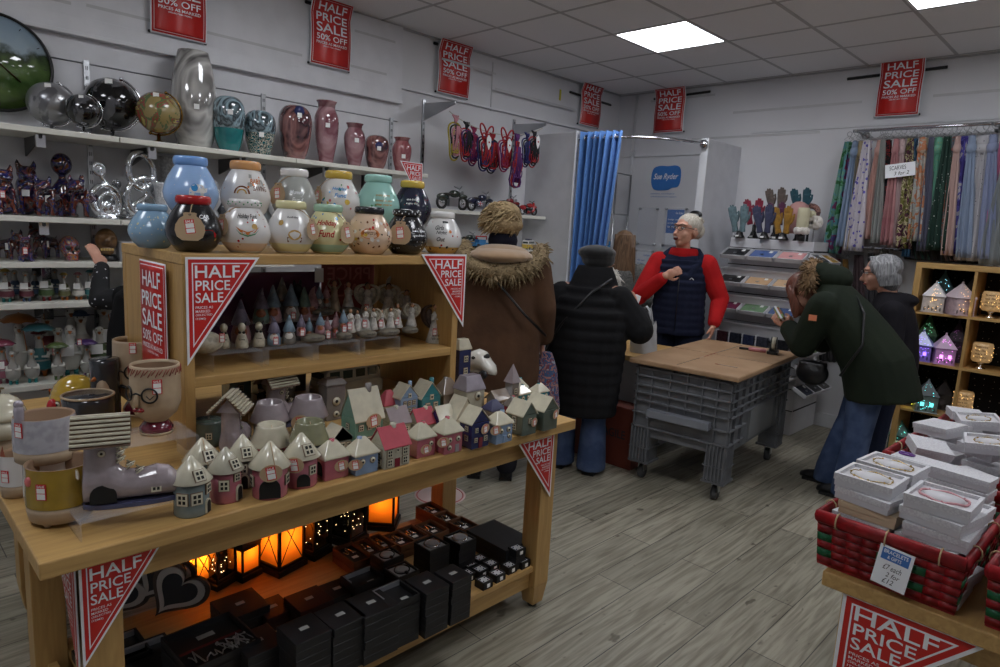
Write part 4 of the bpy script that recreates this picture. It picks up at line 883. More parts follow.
m = MB(); m.ell((0,0,.58*H), (.42*H,.36*H,.42*H)); m.box((.18*H,0,.16*H), (.4*H,.4*H,.3*H)); m.ell((.2*H,.2*H,.4*H), (.2*H,.1*H,.1*H)); m.ell((.2*H,-.2*H,.4*H), (.2*H,.1*H,.1*H)); remeshed(m.build('skull', multi('marbled_bright', [(30,30,60),(160,60,30),(40,80,130),(170,120,40),(140,30,50),(30,30,40)], 22, .06, dist=3, coat=1), t), H*.035)
m = MB(); m.ell((.36*H,.14*H,.52*H), (.08*H,.1*H,.1*H)); m.ell((.36*H,-.14*H,.52*H), (.08*H,.1*H,.1*H)); m.ell((.4*H,0,.36*H), (.05*H,.04*H,.07*H)); m.build('eye_sockets', BLACK, t)
p = sp(107, -3.98, S3); H = 33*mpp(p); t = thing('grinning_mask', 'brown grinning head figurine with gold teeth above the pointing hand', 'figurine', p, -.2)
m = MB(); m.ell((0,0,.62*H), (.3*H,.3*H,.36*H)); m.ell((.24*H,0,.6*H), (.14*H,.12*H,.14*H)); m.ell((.16*H,.14*H,.74*H), (.14*H,.12*H,.08*H)); m.ell((.16*H,-.14*H,.74*H), (.14*H,.12*H,.08*H)); m.ell((.14*H,0,.3*H), (.2*H,.2*H,.12*H)); remeshed(m.build('head', mat('bronze_skin', (126,92,54), .3, c2=(70,50,34), scale=12), t), H*.03)
m = MB(); m.lathe([(.3*H,0), (.32*H,.04*H), (.24*H,.2*H)], 16); m.build('base', BLACK, t)
m = MB()
for k in range(5): m.box((.32*H, (k-2)*.07*H, .36*H), (.03*H,.055*H,.07*H))
m.build('teeth', mat('tooth_gold', (190,160,100), .3), t)
for k, (px, w) in enumerate(((122,.055), (133,.05), (141,.05))):
 m = MB(); m.b2((0,-w/2,0), (.12,w/2,.105)); o = m.build('gift_carton', mat('carton_white', (196,198,204), .6), None, sp(px, -4.02, S3), 0, bevel=.002)
 tag(o, ('white carton beside the grinning head', 'white carton with a grey picture, middle of three', 'white carton nearest the oak shelf unit')[k], 'box', 'white cartons on the third shelf')
 m = MB(); m.b2((.12,-w*.3,.02), (.1206,w*.3,.085)); m.build('picture', mat('carton_print', (150,150,160) if k != 1 else (90,92,104), .6), o)
DUCK = mat('duck_grey', (186,184,176), .35, coat=.3, c2=(150,148,142), scale=30, kind='dots', lo=.05, hi=.2); DWH = mat('duck_white', (206,204,196), .35, coat=.3); BEAK = mat('beak_orange', (176,104,44), .4)
def duck(px, ph, X, z, lab, boots=None, coat=None, hat=None, umb=None, tg='w', rz=None, grp='duck figures standing on the fourth shelf', goose=False, tagp=None):
 p = sp(px, X, z); H = ph*mpp(p)/(1.0 if not umb else 1.0); f = TOCAM(p) if rz is None else rz
 t = thing('duck_figure', lab, 'figurine', p, f, grp); G = 1 if not goose else .85
 m = MB(); m.lathe([(.001,.1*H), (.1*H,.12*H), (.17*H*G,.22*H), (.18*H*G,.34*H), (.13*H*G,.5*H), (.075*H,.62*H), (.06*H,.74*H), (.07*H,.78*H)], 16)
 m.ell((.01*H,0,.85*H), (.1*H,.085*H,.09*H)); m.tube([(-.1*H,0,.28*H), (-.22*H,0,.3*H)], [.08*H,.02*H], 8); m.build('body', coat and GC.get(coat, DUCK) or DUCK, t) if False else m.build('body', DUCK if not goose else DWH, t)
 m = MB(); m.tube([(.07*H,0,.84*H), (.2*H,0,.815*H)], [.04*H,.018*H], 8, flat=.6); m.build('beak', BEAK, t)
 m = MB(); m.ell((.085*H,.045*H,.88*H), .012*H, 6, 5); m.ell((.085*H,-.045*H,.88*H), .012*H, 6, 5); m.build('eyes', BLACK, t)
 m = MB()
 for sy in (-1, 1): m.tube([(.0,sy*.13*H,.5*H), (.1*H,sy*.14*H,.42*H), (.15*H,sy*.03*H,.44*H)], [.03*H,.045*H,.02*H], 8)
 m.build('wings', DWH, t)
 bm_ = boots and mat('boots_'+boots, dict(teal=(50,130,130), red=(130,30,34), green=(74,100,50), pink=(150,80,96), violet=(86,50,96), orange=(170,100,50), white=(190,190,186), blue=(60,84,120))[boots], .25, coat=.5) or BEAK
 m = MB()
 for sy in (-1, 1): m.cyl((0,sy*.07*H,.03*H), (0,sy*.07*H,.16*H), .04*H, 10); m.ell((.03*H,sy*.07*H,.025*H), (.07*H,.045*H,.028*H), 10, 6)
 m.build('boots', bm_, t)
 if coat:
  m = MB(); m.lathe([(.2*H,.17*H), (.19*H,.3*H), (.14*H,.48*H), (.09*H,.6*H)], 16, cap=False); m.build('coat', mat('coat_'+coat, dict(red=(104,30,34), green=(58,78,40), teal=(40,96,100), maroon=(84,34,44), olive=(90,90,54), white=(190,186,176), blue=(56,76,104), pink=(150,90,104))[coat], .5), t)
 if hat:
  m = MB(); m.ell((0,0,.93*H), (.1*H,.1*H,.06*H)); m.lathe([(.14*H,.9*H), (.14*H,.915*H), (.08*H,.93*H)], 14); m.build('hat', mat('coat_'+hat, dict(red=(104,30,34), green=(58,78,40), blue=(56,76,104), yellow=(150,126,50), pink=(150,90,104), teal=(40,96,100))[hat], .5), t)
 if umb:
  m = MB(); n = 8
  V = [(0,0,1.12*H)]+[(.03*H+.30*H*math.cos(2*PI*i/16)*(1 if i % 2 == 0 else .93), .30*H*math.sin(2*PI*i/16)*(1 if i % 2 == 0 else .93), (.98 if i % 2 == 0 else 1.0)*H) for i in range(16)]+[(.015*H+.17*H*math.cos(2*PI*i/16), .17*H*math.sin(2*PI*i/16), 1.08*H) for i in range(16)]
  F = [(0, 17+i, 17+(i+1) % 16) for i in range(16)]+[(17+i, 1+i, 1+(i+1) % 16, 17+(i+1) % 16) for i in range(16)]
  m.add(V, F, 0, True); o = m.build('umbrella', mat('umb_'+umb, dict(orange=(160,96,40), pink=(120,50,70), teal=(60,120,130), green=(84,100,58), violet=(70,44,96), black=(30,34,30))[umb], .3, coat=.5), t, solid=.003)
  m = MB(); m.tube([(.09*H,.1*H,.4*H), (.05*H,.06*H,.8*H), (0,0,1.14*H)], .008*H, 6); m.build('umbrella_stick', BEAK, t)
 if tg:
  c = tagp or (.19*H,-.05*H,.5*H); sticker(t, c, .1, .1*H if tg == 'w' else .085*H, tg == 'r', 'hang_tag')
 return t
for a in (('teal','maroon','yellow',7,34,'leftmost duck figure of the fourth shelf, with a red jacket and basket'), ('blue','maroon',None,27,32,'duck figure in dark red holding an oval sign, second from the left'), ('red','green',None,47,34,'duck figure in green dress and red shoes'),
  (None,'olive','yellow',65,28,'small duck figure with a yellow hat, fourth shelf'), (None,'white','pink',79,28,'small duck figure with pink hat and white tag, fourth shelf'), ('teal','teal','teal',91,30,'teal duck figure beside the black sleeve')):
 duck(a[3], a[4], -3.98, S4, a[5], a[0], a[1], a[2])
 if a[3] in (7, 27, 47): duck(a[3]+9, a[4]-3, -4.1, S4, 'duck figure in the back row behind '+{7:'the leftmost one', 27:'the oval sign', 47:'the green dress'}[a[3]], 'white', 'blue', None, grp='duck figures in the back row', tg=None)
g5 = 'geese and ducks on the fifth shelf'
for (px, h, X, lab, kw) in ((14,36,-3.95,'grey duck in teal boots with a white tag, front left of the fifth shelf',dict(boots='teal',tagp=(.1,-.05,.12))), (33,36,-3.95,'grey duck in teal boots with crossed wings, beside the tagged one',dict(boots='teal',tg=None)),
  (59,34,-3.95,'grey duck in green boots under the green umbrella',dict(boots='green',tg=None,umb='green')), (88,34,-3.95,'grey duck in violet boots under a violet umbrella',dict(boots='violet',umb='violet',tg='r',tagp=(.06,-.03,.2))),
  (72,54,-4.02,'large white goose in teal boots in the middle of the fifth shelf',dict(boots='teal',goose=True)), (60,50,-4.1,'white goose behind the green umbrella with a red tag',dict(goose=True,tg='r')),
  (41,48,-4.08,'duck in a teal coat under a teal umbrella',dict(coat='teal',hat='red',umb='teal',tg=None)), (22,56,-4.14,'tall goose under the orange umbrella',dict(goose=True,umb='orange',tg=None)),
  (4,40,-4.0,'duck with pink boots under the dark pink umbrella at the left edge',dict(boots='pink',coat='pink',umb='pink',tg=None)), (50,62,-4.16,'tallest goose with dark head at the back',dict(goose=True,coat='red',tg=None)),
  (83,60,-4.15,'tall goose with blue hat in a flowered dress',dict(goose=True,coat='white',hat='blue',tg=None)), (101,48,-4.05,'goose with green coat and raised neck near the person in black',dict(goose=True,coat='green')), (74,66,-4.2,'goose at the back with an oval sign',dict(goose=True,tg='w')), (106,66,-4.16,'dark goose under a black umbrella near the person in black',dict(coat='olive',umb='black',tg='w'))):
 duck(px, h, X, S5, lab, grp=g5, **kw)
def wheel(m, x, z, r, mi=0):
 m.tube([(x+r*.82*math.cos(a), 0, z+r*.82*math.sin(a)) for a in [2*PI*i/16 for i in range(16)]], r*.2, 6, mi, closed=True); m.cyl((x,-.006,z), (x,.006,z), r*.16, 8, 1)
 for k in range(6): a = PI*k/3; m.cyl((x,0,z), (x+r*.75*math.cos(a), 0, z+r*.75*math.sin(a)), .0012, 4, 1)
def bike(px, w, X, z, c, lab, flag=False, scooter=False, rz=PI/2):
 p = sp(px, X, z); L_ = w*mpp(p)*1.0; r = L_*.17; t = thing('model_motorbike', lab, 'model motorbike', p, rz, 'model motorbikes on the white shelf')
 for x in (-L_*.33, L_*.33): m = MB(); wheel(m, x, r, r); m.build('wheel', [BLACK, CHROME], t)
 body = mat('bike_'+lab[:8], c, .25, coat=.8)
 m = MB(); m.ell((L_*.06,0,L_*.38), (L_*.17,L_*.08,L_*.09)); m.ell((-L_*.3,-.0,r*1.7), (L_*.19,L_*.05,L_*.09)); m.ell((L_*.34,0,r*1.95), (L_*.14,L_*.04,L_*.055))
 if scooter: m.tube([(L_*.26,0,L_*.5), (L_*.3,0,L_*.2), (L_*.1,0,L_*.12), (-L_*.1,0,L_*.14)], [L_*.05,L_*.07,L_*.06,L_*.08], 8)
 if flag: m.ell((-L_*.12,-L_*.08,L_*.22), (L_*.14,L_*.05,L_*.1))
 m.build('tank_and_fenders', body, t)
 m = MB(); m.ell((-L_*.16,0,L_*.36), (L_*.15,L_*.05,L_*.035)); m.build('saddle', mat('leather_dark', (34,26,22), .5), t)
 m = MB(); m.box((0,0,L_*.18), (L_*.28,L_*.12,L_*.2)); m.tube([(-L_*.33,.01,r), (0,.01,L_*.12), (L_*.12,.01,L_*.2)], L_*.02, 6); m.tube([(L_*.33,0,r), (L_*.24,0,L_*.42), (L_*.2,0,L_*.5)], L_*.018, 6); m.tube([(L_*.16,-L_*.14,L_*.56), (L_*.22,0,L_*.5), (L_*.16,L_*.14,L_*.56)], L_*.014, 6); m.ell((L_*.3,0,L_*.42), L_*.045, 8, 6); m.tube([(L_*.22,0,L_*.36), (-L_*.3,0,L_*.3), (-L_*.33,0,r)], L_*.014, 6)
 m.build('engine_and_frame', METAL if not scooter else BLACK, t)
 if flag:
  M = Matrix.Translation((-L_*.12,-L_*.132,L_*.22)) @ Matrix(((1,0,0,0),(0,0,1,0),(0,1,0,0),(0,0,0,1))); a = L_*.1; b = L_*.06; m = MB()
  m.prism(rec(a, b*.28), 0, .001, 1, M); m.prism(rec(a*.2, b), 0, .001, 1, M); m.prism(rec(a, b*.14), -.001, 0, 2, M); m.prism(rec(a*.1, b), -.001, 0, 2, M); m.prism([(-a,-b),(-a*.8,-b),(a,b),(a*.8,b)], 0, .001, 1, M); m.prism([(a,-b),(a*.8,-b),(-a,b),(-a*.8,b)], 0, .001, 1, M); m.build('union_flag', [NVY, PWHITE, DRD], t)
 return t
bike(452, 42, -4.12, 1.68, (34,44,34), 'dark green model motorbike with cream side bag at the left end', rz=PI/2)
bike(480, 36, -4.08, 1.68, (30,34,60), 'model motorbike with a union flag on its side', flag=True)
bike(508, 34, -4.16, 1.68, (110,20,22), 'dark red model motorbike behind the fur hat')
bike(528, 26, -4.06, 1.68, (160,24,26), 'bright red model scooter with high front shield', scooter=True)
bike(539, 22, -4.14, 1.68, (26,30,26), 'black model motorbike at the right end of the white shelf')
bike(468, 28, -4.1, 1.378, (30,44,36), 'dark green model motorbike on the lower white shelf')
p = sp(481, -4.05, 1.378); m = MB(); m.b2((-.03,-.09,.02), (.03,.09,.05)); m.b2((-.026,-.05,.05), (.026,.03,.075)); t = thing('model_tractor', 'blue and red model vehicle on the lower white shelf', 'model vehicle', p); m.build('body', pm('van_blue', (60,120,170)), t)
m = MB(); m.tube([(.0,-.06,.075), (0,-.06,.1), (0,.06,.1), (0,.06,.075)], .006, 6); m.build('rack', DRD, t)
for x, y in ((-.03,-.06), (.03,-.06), (-.03,.06), (.03,.06)): m = MB(); m.cyl((x-.006,y,.02), (x+.006,y,.02), .02, 12); m.build('wheel', BLACK, t)
def van(p, L_, c1, c2, lab, rz, rack=False):
 t = thing('model_camper_van', lab, 'model van', p, rz); W_ = L_*.4
 m = MB(); sec = lambda y, w, z0, z1: [(w*W_/2*sx, y, z) for sx, z in ((-1, z0), (1, z0), (1, z1), (-1, z1))]
 m.loft([sec(y*L_, w, .06*L_, h*L_) for y, w, h in ((-.5,.85,.24),(-.46,1,.28),(.44,1,.28),(.5,.9,.2))], sm=False); m.build('lower_body', c1, t, bevel=L_*.02)
 m = MB(); m.loft([[(w*W_/2*sx, y*L_, z*L_) for sx, z in ((-1, .27), (1, .27), (.9, zt), (-.9, zt))] for y, w, zt in ((-.47,.98,.4),(-.4,.98,.48),(.38,.98,.48),(.45,.98,.36))], sm=False); m.build('upper_body', c2, t, bevel=L_*.02)
 m = MB()
 for sx in (-1, 1):
  for y in (-.33, -.12, .09, .29): m.box((sx*W_*.47, y*L_, .375*L_), (.004, L_*.15, L_*.11))
 m.box((0, -.475*L_, .37*L_), (W_*.7, .004, L_*.09)); m.box((0, .455*L_, .37*L_), (W_*.7, .03*L_, L_*.09)); m.build('windows', mat('van_glass', (60,70,64), .1, coat=.5), t)
 for sx in (-1, 1):
  for y in (-.3, .3): m = MB(); m.cyl((sx*W_*.5-.003, y*L_, .08*L_), (sx*W_*.5+.003, y*L_, .08*L_), .08*L_, 14); m.build('wheel', BLACK, t)
 m = MB(); m.ell((-W_*.3,-.5*L_,.18*L_), .03*L_, 8, 6); m.ell((W_*.3,-.5*L_,.18*L_), .03*L_, 8, 6); m.build('headlights', CHROME, t)
 if rack: m = MB(); m.b2((-W_*.3,-.2*L_,.5*L_), (W_*.3,.2*L_,.56*L_)); m.build('roof_load', GC['violet'], t)
 return t
van(sp(528,-4.04,1.378), .17, YEL, PWH, 'yellow and white model camper van with luggage on top, right end of lower white shelf', 0.4, True)
p_ = at(432, 389, 2, TZ); van(Vector((-2.36, 1.50, TZ)), .30, GC['stone'], GC['stone'], 'long cream pottery camper van in the oak unit beneath the gnomes', .05)
# ================================================================ planters and mugs at the left end of the table
STON = mat('stoneware', (186,164,136), .5, c2=(170,148,122), scale=12); CL2 = mat('clay_inside', (136,108,84), .7)
def tpos(px, py, z=TZ): return at(px, py, 2, z)
def cup(px, py, pw, ph, outer, lab, z=TZ, name='planter', band=None, bandf=.3, feet=False, prof=None, inner=None, cat='plant pot', push=1, group='planters and mugs at the left end of the table', rimc=None):
 p = tpos(px, py, z); s = mpp(p); R = pw*s/2; H = ph*s/1.0
 f = TOCAM(p); p = p-Vector((math.cos(f), math.sin(f), 0))*R*.8*push
 t = thing(name, lab, cat, p, 0, group)
 z0 = .06*H if feet else 0
 P = prof or [(.86,0),(.95,.04),(1,.2),(1,.6),(.98,.93),(.99,1)]
 P = [(r*R, z0+q*(H-z0)) for r, q in P]; k = len(P)
 top = P[-1][0]; inn = [(top-.004, P[-1][1]), (top-.008, P[-1][1]-.004), (P[len(P)//2][0]*.9, .5*H), (.001, .45*H)]
 m = MB()
 if band:
  zb = z0+bandf*(H-z0); rb = R*.99
  for i in range(len(P)-1):
   if P[i][1] <= zb <= P[i+1][1]:
    u = (zb-P[i][1])/(P[i+1][1]-P[i][1]); rb = P[i][0]+(P[i+1][0]-P[i][0])*u
  lo = [q for q in P if q[1] < zb-.001]+[(rb, zb)]; hi = [(rb+.0008, zb)]+[q for q in P if q[1] > zb+.001]
  m.lathe(lo, 36, 1, cap=True); m.lathe(hi, 36, 0, cap=False)
 else: m.lathe(P, 36, 0, cap=True)
 m.f = [q for q in m.f]; m.build('body', [outer, band or outer], t)
 m = MB(); m.lathe([P[-1]]+inn, 36, 0, cap=False); m.build('inside', inner or CL2, t)
 if feet:
  m = MB()
  for a in (f-.6, f+.6, f+PI-.6, f+PI+.6): m.lathe([(R*.08,0), (R*.13,.04*H), (R*.16,.1*H)], 10, c=(R*.72*math.cos(a), R*.72*math.sin(a), 0))
  m.build('feet', band or outer, t)
 t['r'] = R; t['h'] = H
 return t, R, H, f
def redtag(t, R, zc, a, s=.014): return sticker(t, (R*1.02*math.cos(a), R*1.02*math.sin(a), zc), a, s, True, 'sale_sticker')
def eyes_ring(t, R, f, z, r, sp_=.42, name='spectacles'):
 m = MB()
 for da in (-sp_, sp_):
  a = f+da
  M = Matrix.Translation((R*1.05*math.cos(a), R*1.05*math.sin(a), z)) @ Matrix.Rotation(a, 4, 'Z')
  m.tube([M @ Vector((0, r*math.cos(q), r*math.sin(q))) for q in [2*PI*i/20 for i in range(20)]], r*.1, 6, closed=True)
 m.tube([(R*1.05*math.cos(f+da), R*1.05*math.sin(f+da), z+.004) for da in (-sp_+r/R*.95, 0, sp_-r/R*.95)], r*.1, 6)
 m.build(name, BLACK, t)
t, R, H, f = cup(63, 527, 60, 61, GC['ochre'], 'mustard yellow pot on little feet at the front left corner of the table', band=STON, bandf=.3, feet=True, name='footed_pot')
redtag(t, R, H*.66, f-.55, .018); m = MB(); a = f-1.05; m.ell((R*1.0*math.cos(a), R*1.0*math.sin(a), H*.8), (.008,.008,.012), 10, 8); m.build('beak', pm('coral', (208,110,110)), t)
t, R, H, f = cup(50, 511, 42, 50, PWH, 'white and beige animal cup with black rim behind the mustard pot', band=STON, bandf=.3, name='animal_cup', inner=BLACK, rimc=BLACK)
redtag(t, R, H*.62, f-.75, .016); m = MB(); m.ell((R*math.cos(f-.5), R*math.sin(f-.5), H*.42), (.008,.008,.008), 8, 6); m.build('nose', BLACK, t)
TCUP2 = (t.location.copy(), H)
t, R, H, f = cup(20, 498, 32, 44, PWH, 'white animal cup with an orange fox ear and red tag near the left edge', band=STON, bandf=.3, name='animal_cup')
redtag(t, R, H*.55, f-.7, .015); m = MB()
for da in (-.9, .3): m.add([(R*.98*math.cos(f+da-.3), R*.98*math.sin(f+da-.3), H*.9), (R*.98*math.cos(f+da+.3), R*.98*math.sin(f+da+.3), H*.9), (R*.9*math.cos(f+da), R*.9*math.sin(f+da), H*1.25), (R*.85*math.cos(f+da), R*.85*math.sin(f+da), H*.9)], [(0,1,2), (1,3,2), (3,0,2), (0,3,1)])
m.build('fox_ears', mat('fox_orange', (150,76,48), .4), t)
p2, h2 = TCUP2; s = mpp(p2)
t, R, H, f = cup(45, 456, 54, 45, mat('glaze_speckle', (178,176,182), .15, coat=.7, c2=(160,158,164), scale=40), 'large pale grey and beige pot with an upright finger-like handle, stacked on the black-rimmed cup', z=TZ+h2+.002, band=STON, bandf=.28, name='stacked_pot', push=0.0, prof=[(.9,0),(.97,.03),(1,.3),(1,.8),(.97,.96),(.95,1)])
t.location = (p2.x, p2.y, TZ+h2+.001); redtag(t, R, H*.8, f-.85, .017); m = MB(); a = f-.95; m.tube([(R*.9*math.cos(a), R*.9*math.sin(a), H*q) for q in (.75, 1.0, 1.2, 1.33)], [.009,.01,.011,.009], 12); m.ell((R*.9*math.cos(a), R*.9*math.sin(a), H*1.34), (.0105,.0105,.0105)); m.build('handle', GC['lilac'], t)
t, R, H, f = cup(4, 484, 34, 46, STON, 'round face planter cut by the left edge, with black spectacles and red foot', name='face_planter', prof=[(.4,0),(.42,.08),(.3,.13),(.85,.25),(1,.5),(1,.8),(.98,1)])
eyes_ring(t, R, f, H*.62, R*.25, .5); PF = t.location.copy(); HF = H
m = MB(); m.lathe([(R*.42,0), (R*.45,.08*H), (R*.3,.14*H)], 24); m.build('foot', mat('glaze_red', (128,26,34), .15, coat=.8), t)
t = thing('lidded_jar', 'cream beehive-lidded jar with a little bee, at the left edge above the face planter', 'jar', (PF.x, PF.y, TZ+HF+.001), 0); Rj = 22*mpp(PF);
m = MB(); m.lathe([(Rj*.9,0), (Rj,.02), (Rj*.98,.05)], 30); m.build('body', GC['cream'], t); m = MB(); m.lathe([(Rj*1.03,.05), (Rj*1.05,.06), (Rj*.95,.075), (Rj*.9,.078), (Rj*.85,.09), (Rj*.7,.1), (Rj*.4,.112), (.001,.116)], 30); m.build('lid', GC['cream'], t)
m = MB(); m.ell((0,0,.122), (.012,.008,.008)); m.ell((.004,.007,.13), (.005,.008,.003)); m.ell((.004,-.007,.13), (.005,.008,.003)); m.build('bee', mat('bee_brown', (96,76,30), .3, coat=.5), t)
t, R, H, f = cup(90, 438, 47, 40, GC['dark'], 'dark brown pot with a bare clay rim between the stacked pot and the face planters', name='dark_pot', prof=[(.8,0),(.95,.05),(1,.4),(1,.85),(.98,1)])
m = MB(); m.tube([(R*.97*math.cos(a), R*.97*math.sin(a), H) for a in [2*PI*i/28 for i in range(28)]], .004, 6, closed=True); m.build('clay_rim', STON, t)
p = tpos(77, 428); p = p-Vector((math.cos(TOCAM(p)), math.sin(TOCAM(p)), 0))*.16; s = mpp(p); Rb = 20*s; t = thing('beehive_jar', 'cream jar with a shiny yellow beehive lid and red flower', 'jar', p, 0); top = at(72, 373, 1, p.y).z-TZ
m = MB(); m.lathe([(Rb*.9,0), (Rb*1.05,.02), (Rb*1.08,top-.11), (Rb*1.02,top-.09)], 32); m.build('body', GC['cream'], t)
m = MB(); hh = .085; P = []
for k in range(6):
 r0 = Rb*1.08*math.cos(k/6*PI/2*.95); z0 = top-hh+hh*math.sin(k/6*PI/2); r1 = Rb*1.08*math.cos((k+1)/6*PI/2*.95); z1 = top-hh+hh*math.sin((k+1)/6*PI/2)
 P += [(r0*.96, z0), ((r0+r1)/2*1.03, (z0+z1)/2), (r1*.96+.0005, z1-.0005)]
m.lathe(P+[(.001, top)], 32); m.build('lid', mat('glaze_yellow', (182,148,46), .12, coat=.9), t)
f = TOCAM(p); m = MB(); m.ell((Rb*1.1*math.cos(f-1), Rb*1.1*math.sin(f-1), top-.1), (.02,.02,.03)); m.build('flower', DRD, t); add_win(t, 'round', .022, .022, (Rb*1.09*math.cos(f-.75), Rb*1.09*math.sin(f-.75), top-.09), f-.75); add_win(t, 'round', .022, .022, (Rb*1.09*math.cos(f+.8), Rb*1.09*math.sin(f+.8), top-.09), f+.8)
t, R, H, f = cup(107, 427, 27, 66, GC['dark'], 'tall dark pot shaped like a penguin with orange beak, left of the moustache planter', name='penguin_pot', push=1.8)
m = MB(); c = Vector((R*.55*math.cos(f-.2), R*.55*math.sin(f-.2), H*.42)); m.ell(c, (R*.62,R*.62,H*.42)); m.build('belly', STON, t)
m = MB(); a = f-.75; m.tube([(R*.9*math.cos(a), R*.9*math.sin(a), H*.72), (R*1.3*math.cos(a), R*1.3*math.sin(a), H*.70)], [.01,.002], 8); m.build('beak', BEAK, t)
def face_planter(px, py, pw, ph, lab, z, woman, push):
 p = tpos(px, py, z); s = mpp(p); f = TOCAM(p); p = p-Vector((math.cos(f), math.sin(f), 0))*push; p.z = z; s = mpp(p); R = pw*s/2; H = ph*s
 t = thing('face_planter', lab, 'plant pot', p, 0, 'footed face planters')
 hb = .2*H
 m = MB(); m.lathe([(R*.35,hb*.75), (R*.5,hb), (R*.82,hb+.1*H), (R*.98,hb+.25*H), (R,hb+.4*H), (R*.97,H*.97), (R*.96,H), (R*.9,H), (R*.88,H*.96)], 40, cap=False); m.build('head', STON, t)
 m = MB(); m.lathe([(R*.9,H), (R*.88,H*.95), (R*.85,H*.6), (.001,H*.5)], 40, cap=False); m.build('inside', CL2, t)
 m = MB(); m.lathe([(R*.66,0), (R*.68,hb*.2)], 30, 1); m.lathe([(R*.68,hb*.2), (R*.66,hb*.5), (R*.5,hb*.85), (R*.36,hb*1.0)], 30, 0)
 o = m.build('foot', [mat('glaze_plum', (104,32,50), .12, coat=.9), STON], t)
 m = MB(); r = random.Random(4)
 for _ in range(36):
  a = r.random()*2*PI; q = r.uniform(.3,.8); rr = R*(.68-.24*q); m.ell((rr*math.cos(a), rr*math.sin(a), hb*(.2+.7*q)), .0022, 6, 4)
 m.build('foot_dots', PWH, t)['kind'] = 'stuff'
 fa = f-.72
 P3 = lambda da, z, e=1.0: Vector((R*e*math.cos(fa+da), R*e*math.sin(fa+da), z))
 m = MB(); m.tube([P3(0,H*.66,1.0), P3(0,H*.6,1.06), P3(0,H*.5,1.12), P3(0,H*.45,1.0)], [.004,.006,.009,.004], 10); m.build('nose', STON, t)
 zc = H*.62; rr = R*.3
 m = MB()
 for da in (-.5, .5):
  M = Matrix.Translation(P3(da, zc, 1.06)) @ Matrix.Rotation(fa+da, 4, 'Z')
  m.tube([M @ Vector((0, rr*math.cos(q), rr*math.sin(q))) for q in [2*PI*i/22 for i in range(22)]], .0026, 6, closed=True)
 m.tube([P3(-.2, zc, 1.08), P3(0, zc+.006, 1.1), P3(.2, zc, 1.08)], .0026, 6); m.build('spectacles', BLACK, t)
 m = MB()
 for da in (-.5, .5): m.tube([P3(da-.14, zc-.002, 1.01), P3(da, zc-.012, 1.01), P3(da+.14, zc-.002, 1.01)], .0014, 5)
 m.build('eyes', BLACK, t)
 if woman:
  m = MB()
  for da, k in ((-.1,-1), (.1,1)): m.ell(P3(da, H*.40, .97), (.006,.011,.007))
  m.build('lips', mat('glaze_red', (128,26,34), .15, coat=.8), t)
  m = MB();
  for k in range(30):
   a = -1.5+k*.14; L_ = .1*H if k % 2 else .07*H; m.tube([P3(a, H*.97, 1.004), P3(a-.16, H*.97-L_, 1.012)], .0012, 5)
  m.build('fringe', mat('hair_red', (140,60,50), .5), t)['kind'] = 'stuff'
  sticker(t, P3(.78, H*.74, 1.03), fa+.78, .02, True, 'sale_sticker')
 else:
  m = MB(); m.tube([P3(-.42, H*.47, 1.03), P3(-.3, H*.42, 1.03), P3(-.1, H*.44, 1.05), P3(0, H*.45, 1.05)], [.002,.005,.006,.004], 8); m.tube([P3(.42, H*.47, 1.03), P3(.3, H*.42, 1.03), P3(.1, H*.44, 1.05), P3(0, H*.45, 1.05)], [.002,.005,.006,.004], 8); m.build('moustache', BLACK, t)
  sticker(t, P3(.55, H*.93, 1.03), fa+.55, .018, True, 'sale_sticker')
 return t
face_planter(140, 426, 44, 76, 'clay face planter with spectacles and a black moustache', TZ, False, .16)
rz_ = TZ+.10
pw = tpos(158, 438, rz_)
riser((pw.x-.05, pw.y-.0, TZ), .20, .17, .10, 'clear riser under the lady face planter at the table', 0, 'clear acrylic display stands on the table')
face_planter(157, 437, 46, 70, 'clay lady face planter with red lips and round spectacles on a clear riser', rz_, True, .05)
pb = b1.location; riser((pb.x, pb.y, TZ), .24, .11, .045, 'low clear riser under the big boot house', 0, 'clear acrylic display stands on the table')
m = MB(); p = tpos(481, 378); t = thing('model_beetle_car', 'white rounded pottery car behind the small houses at the end of the oak shelf unit', 'model car', p+Vector((-.05,.02,0)), .35)
L_ = 28*mpp(p); sec = lambda x, w, z0, z1: [(x*L_, w*L_*math.cos(a), z0*L_+(z1-z0)*L_*.5*(1+math.sin(a))) for a in [2*PI*i/20 for i in range(20)]]
m.loft([sec(x, w, .12, h) for x, w, h in ((-.75,.12,.3),(-.68,.3,.45),(-.5,.38,.62),(-.25,.4,.88),(.05,.4,1.0),(.3,.39,.92),(.45,.38,.66),(.62,.32,.5),(.74,.12,.3))]); m.build('body', GC['white'], t)
m = MB(); m.ell((.2*L_,0,.72*L_), (.235*L_,.34*L_,.16*L_)); m.ell((-.2*L_,0,.7*L_), (.26*L_,.34*L_,.17*L_)); m.ell((0,0,.7*L_), (.2*L_,.41*L_,.13*L_)); m.build('windows', HOLE, t)
for x in (-.45,.42):
 for sy in (-1, 1): m = MB(); m.cyl((x*L_, sy*.3*L_, .16*L_), (x*L_, sy*.42*L_, .16*L_), .16*L_, 14); m.build('wheel', GC['dark'], t)
t, R, H, f = cup(209, 448, 30, 26, GC['sage'], 'dark green round pot house in the shadow inside the oak unit', name='dark_pot'); add_win(t, 'sq', .018, .02, (R*math.cos(f), R*math.sin(f), H*.5), f)
house(336,420,26,40,'grey','grey','mansard',[('f','round',.0,.55,.4),('f','round',0,.18,.3)],'brown-grey square pottery house with a row of flowers along its top',rfrac=.12,over=1.12)
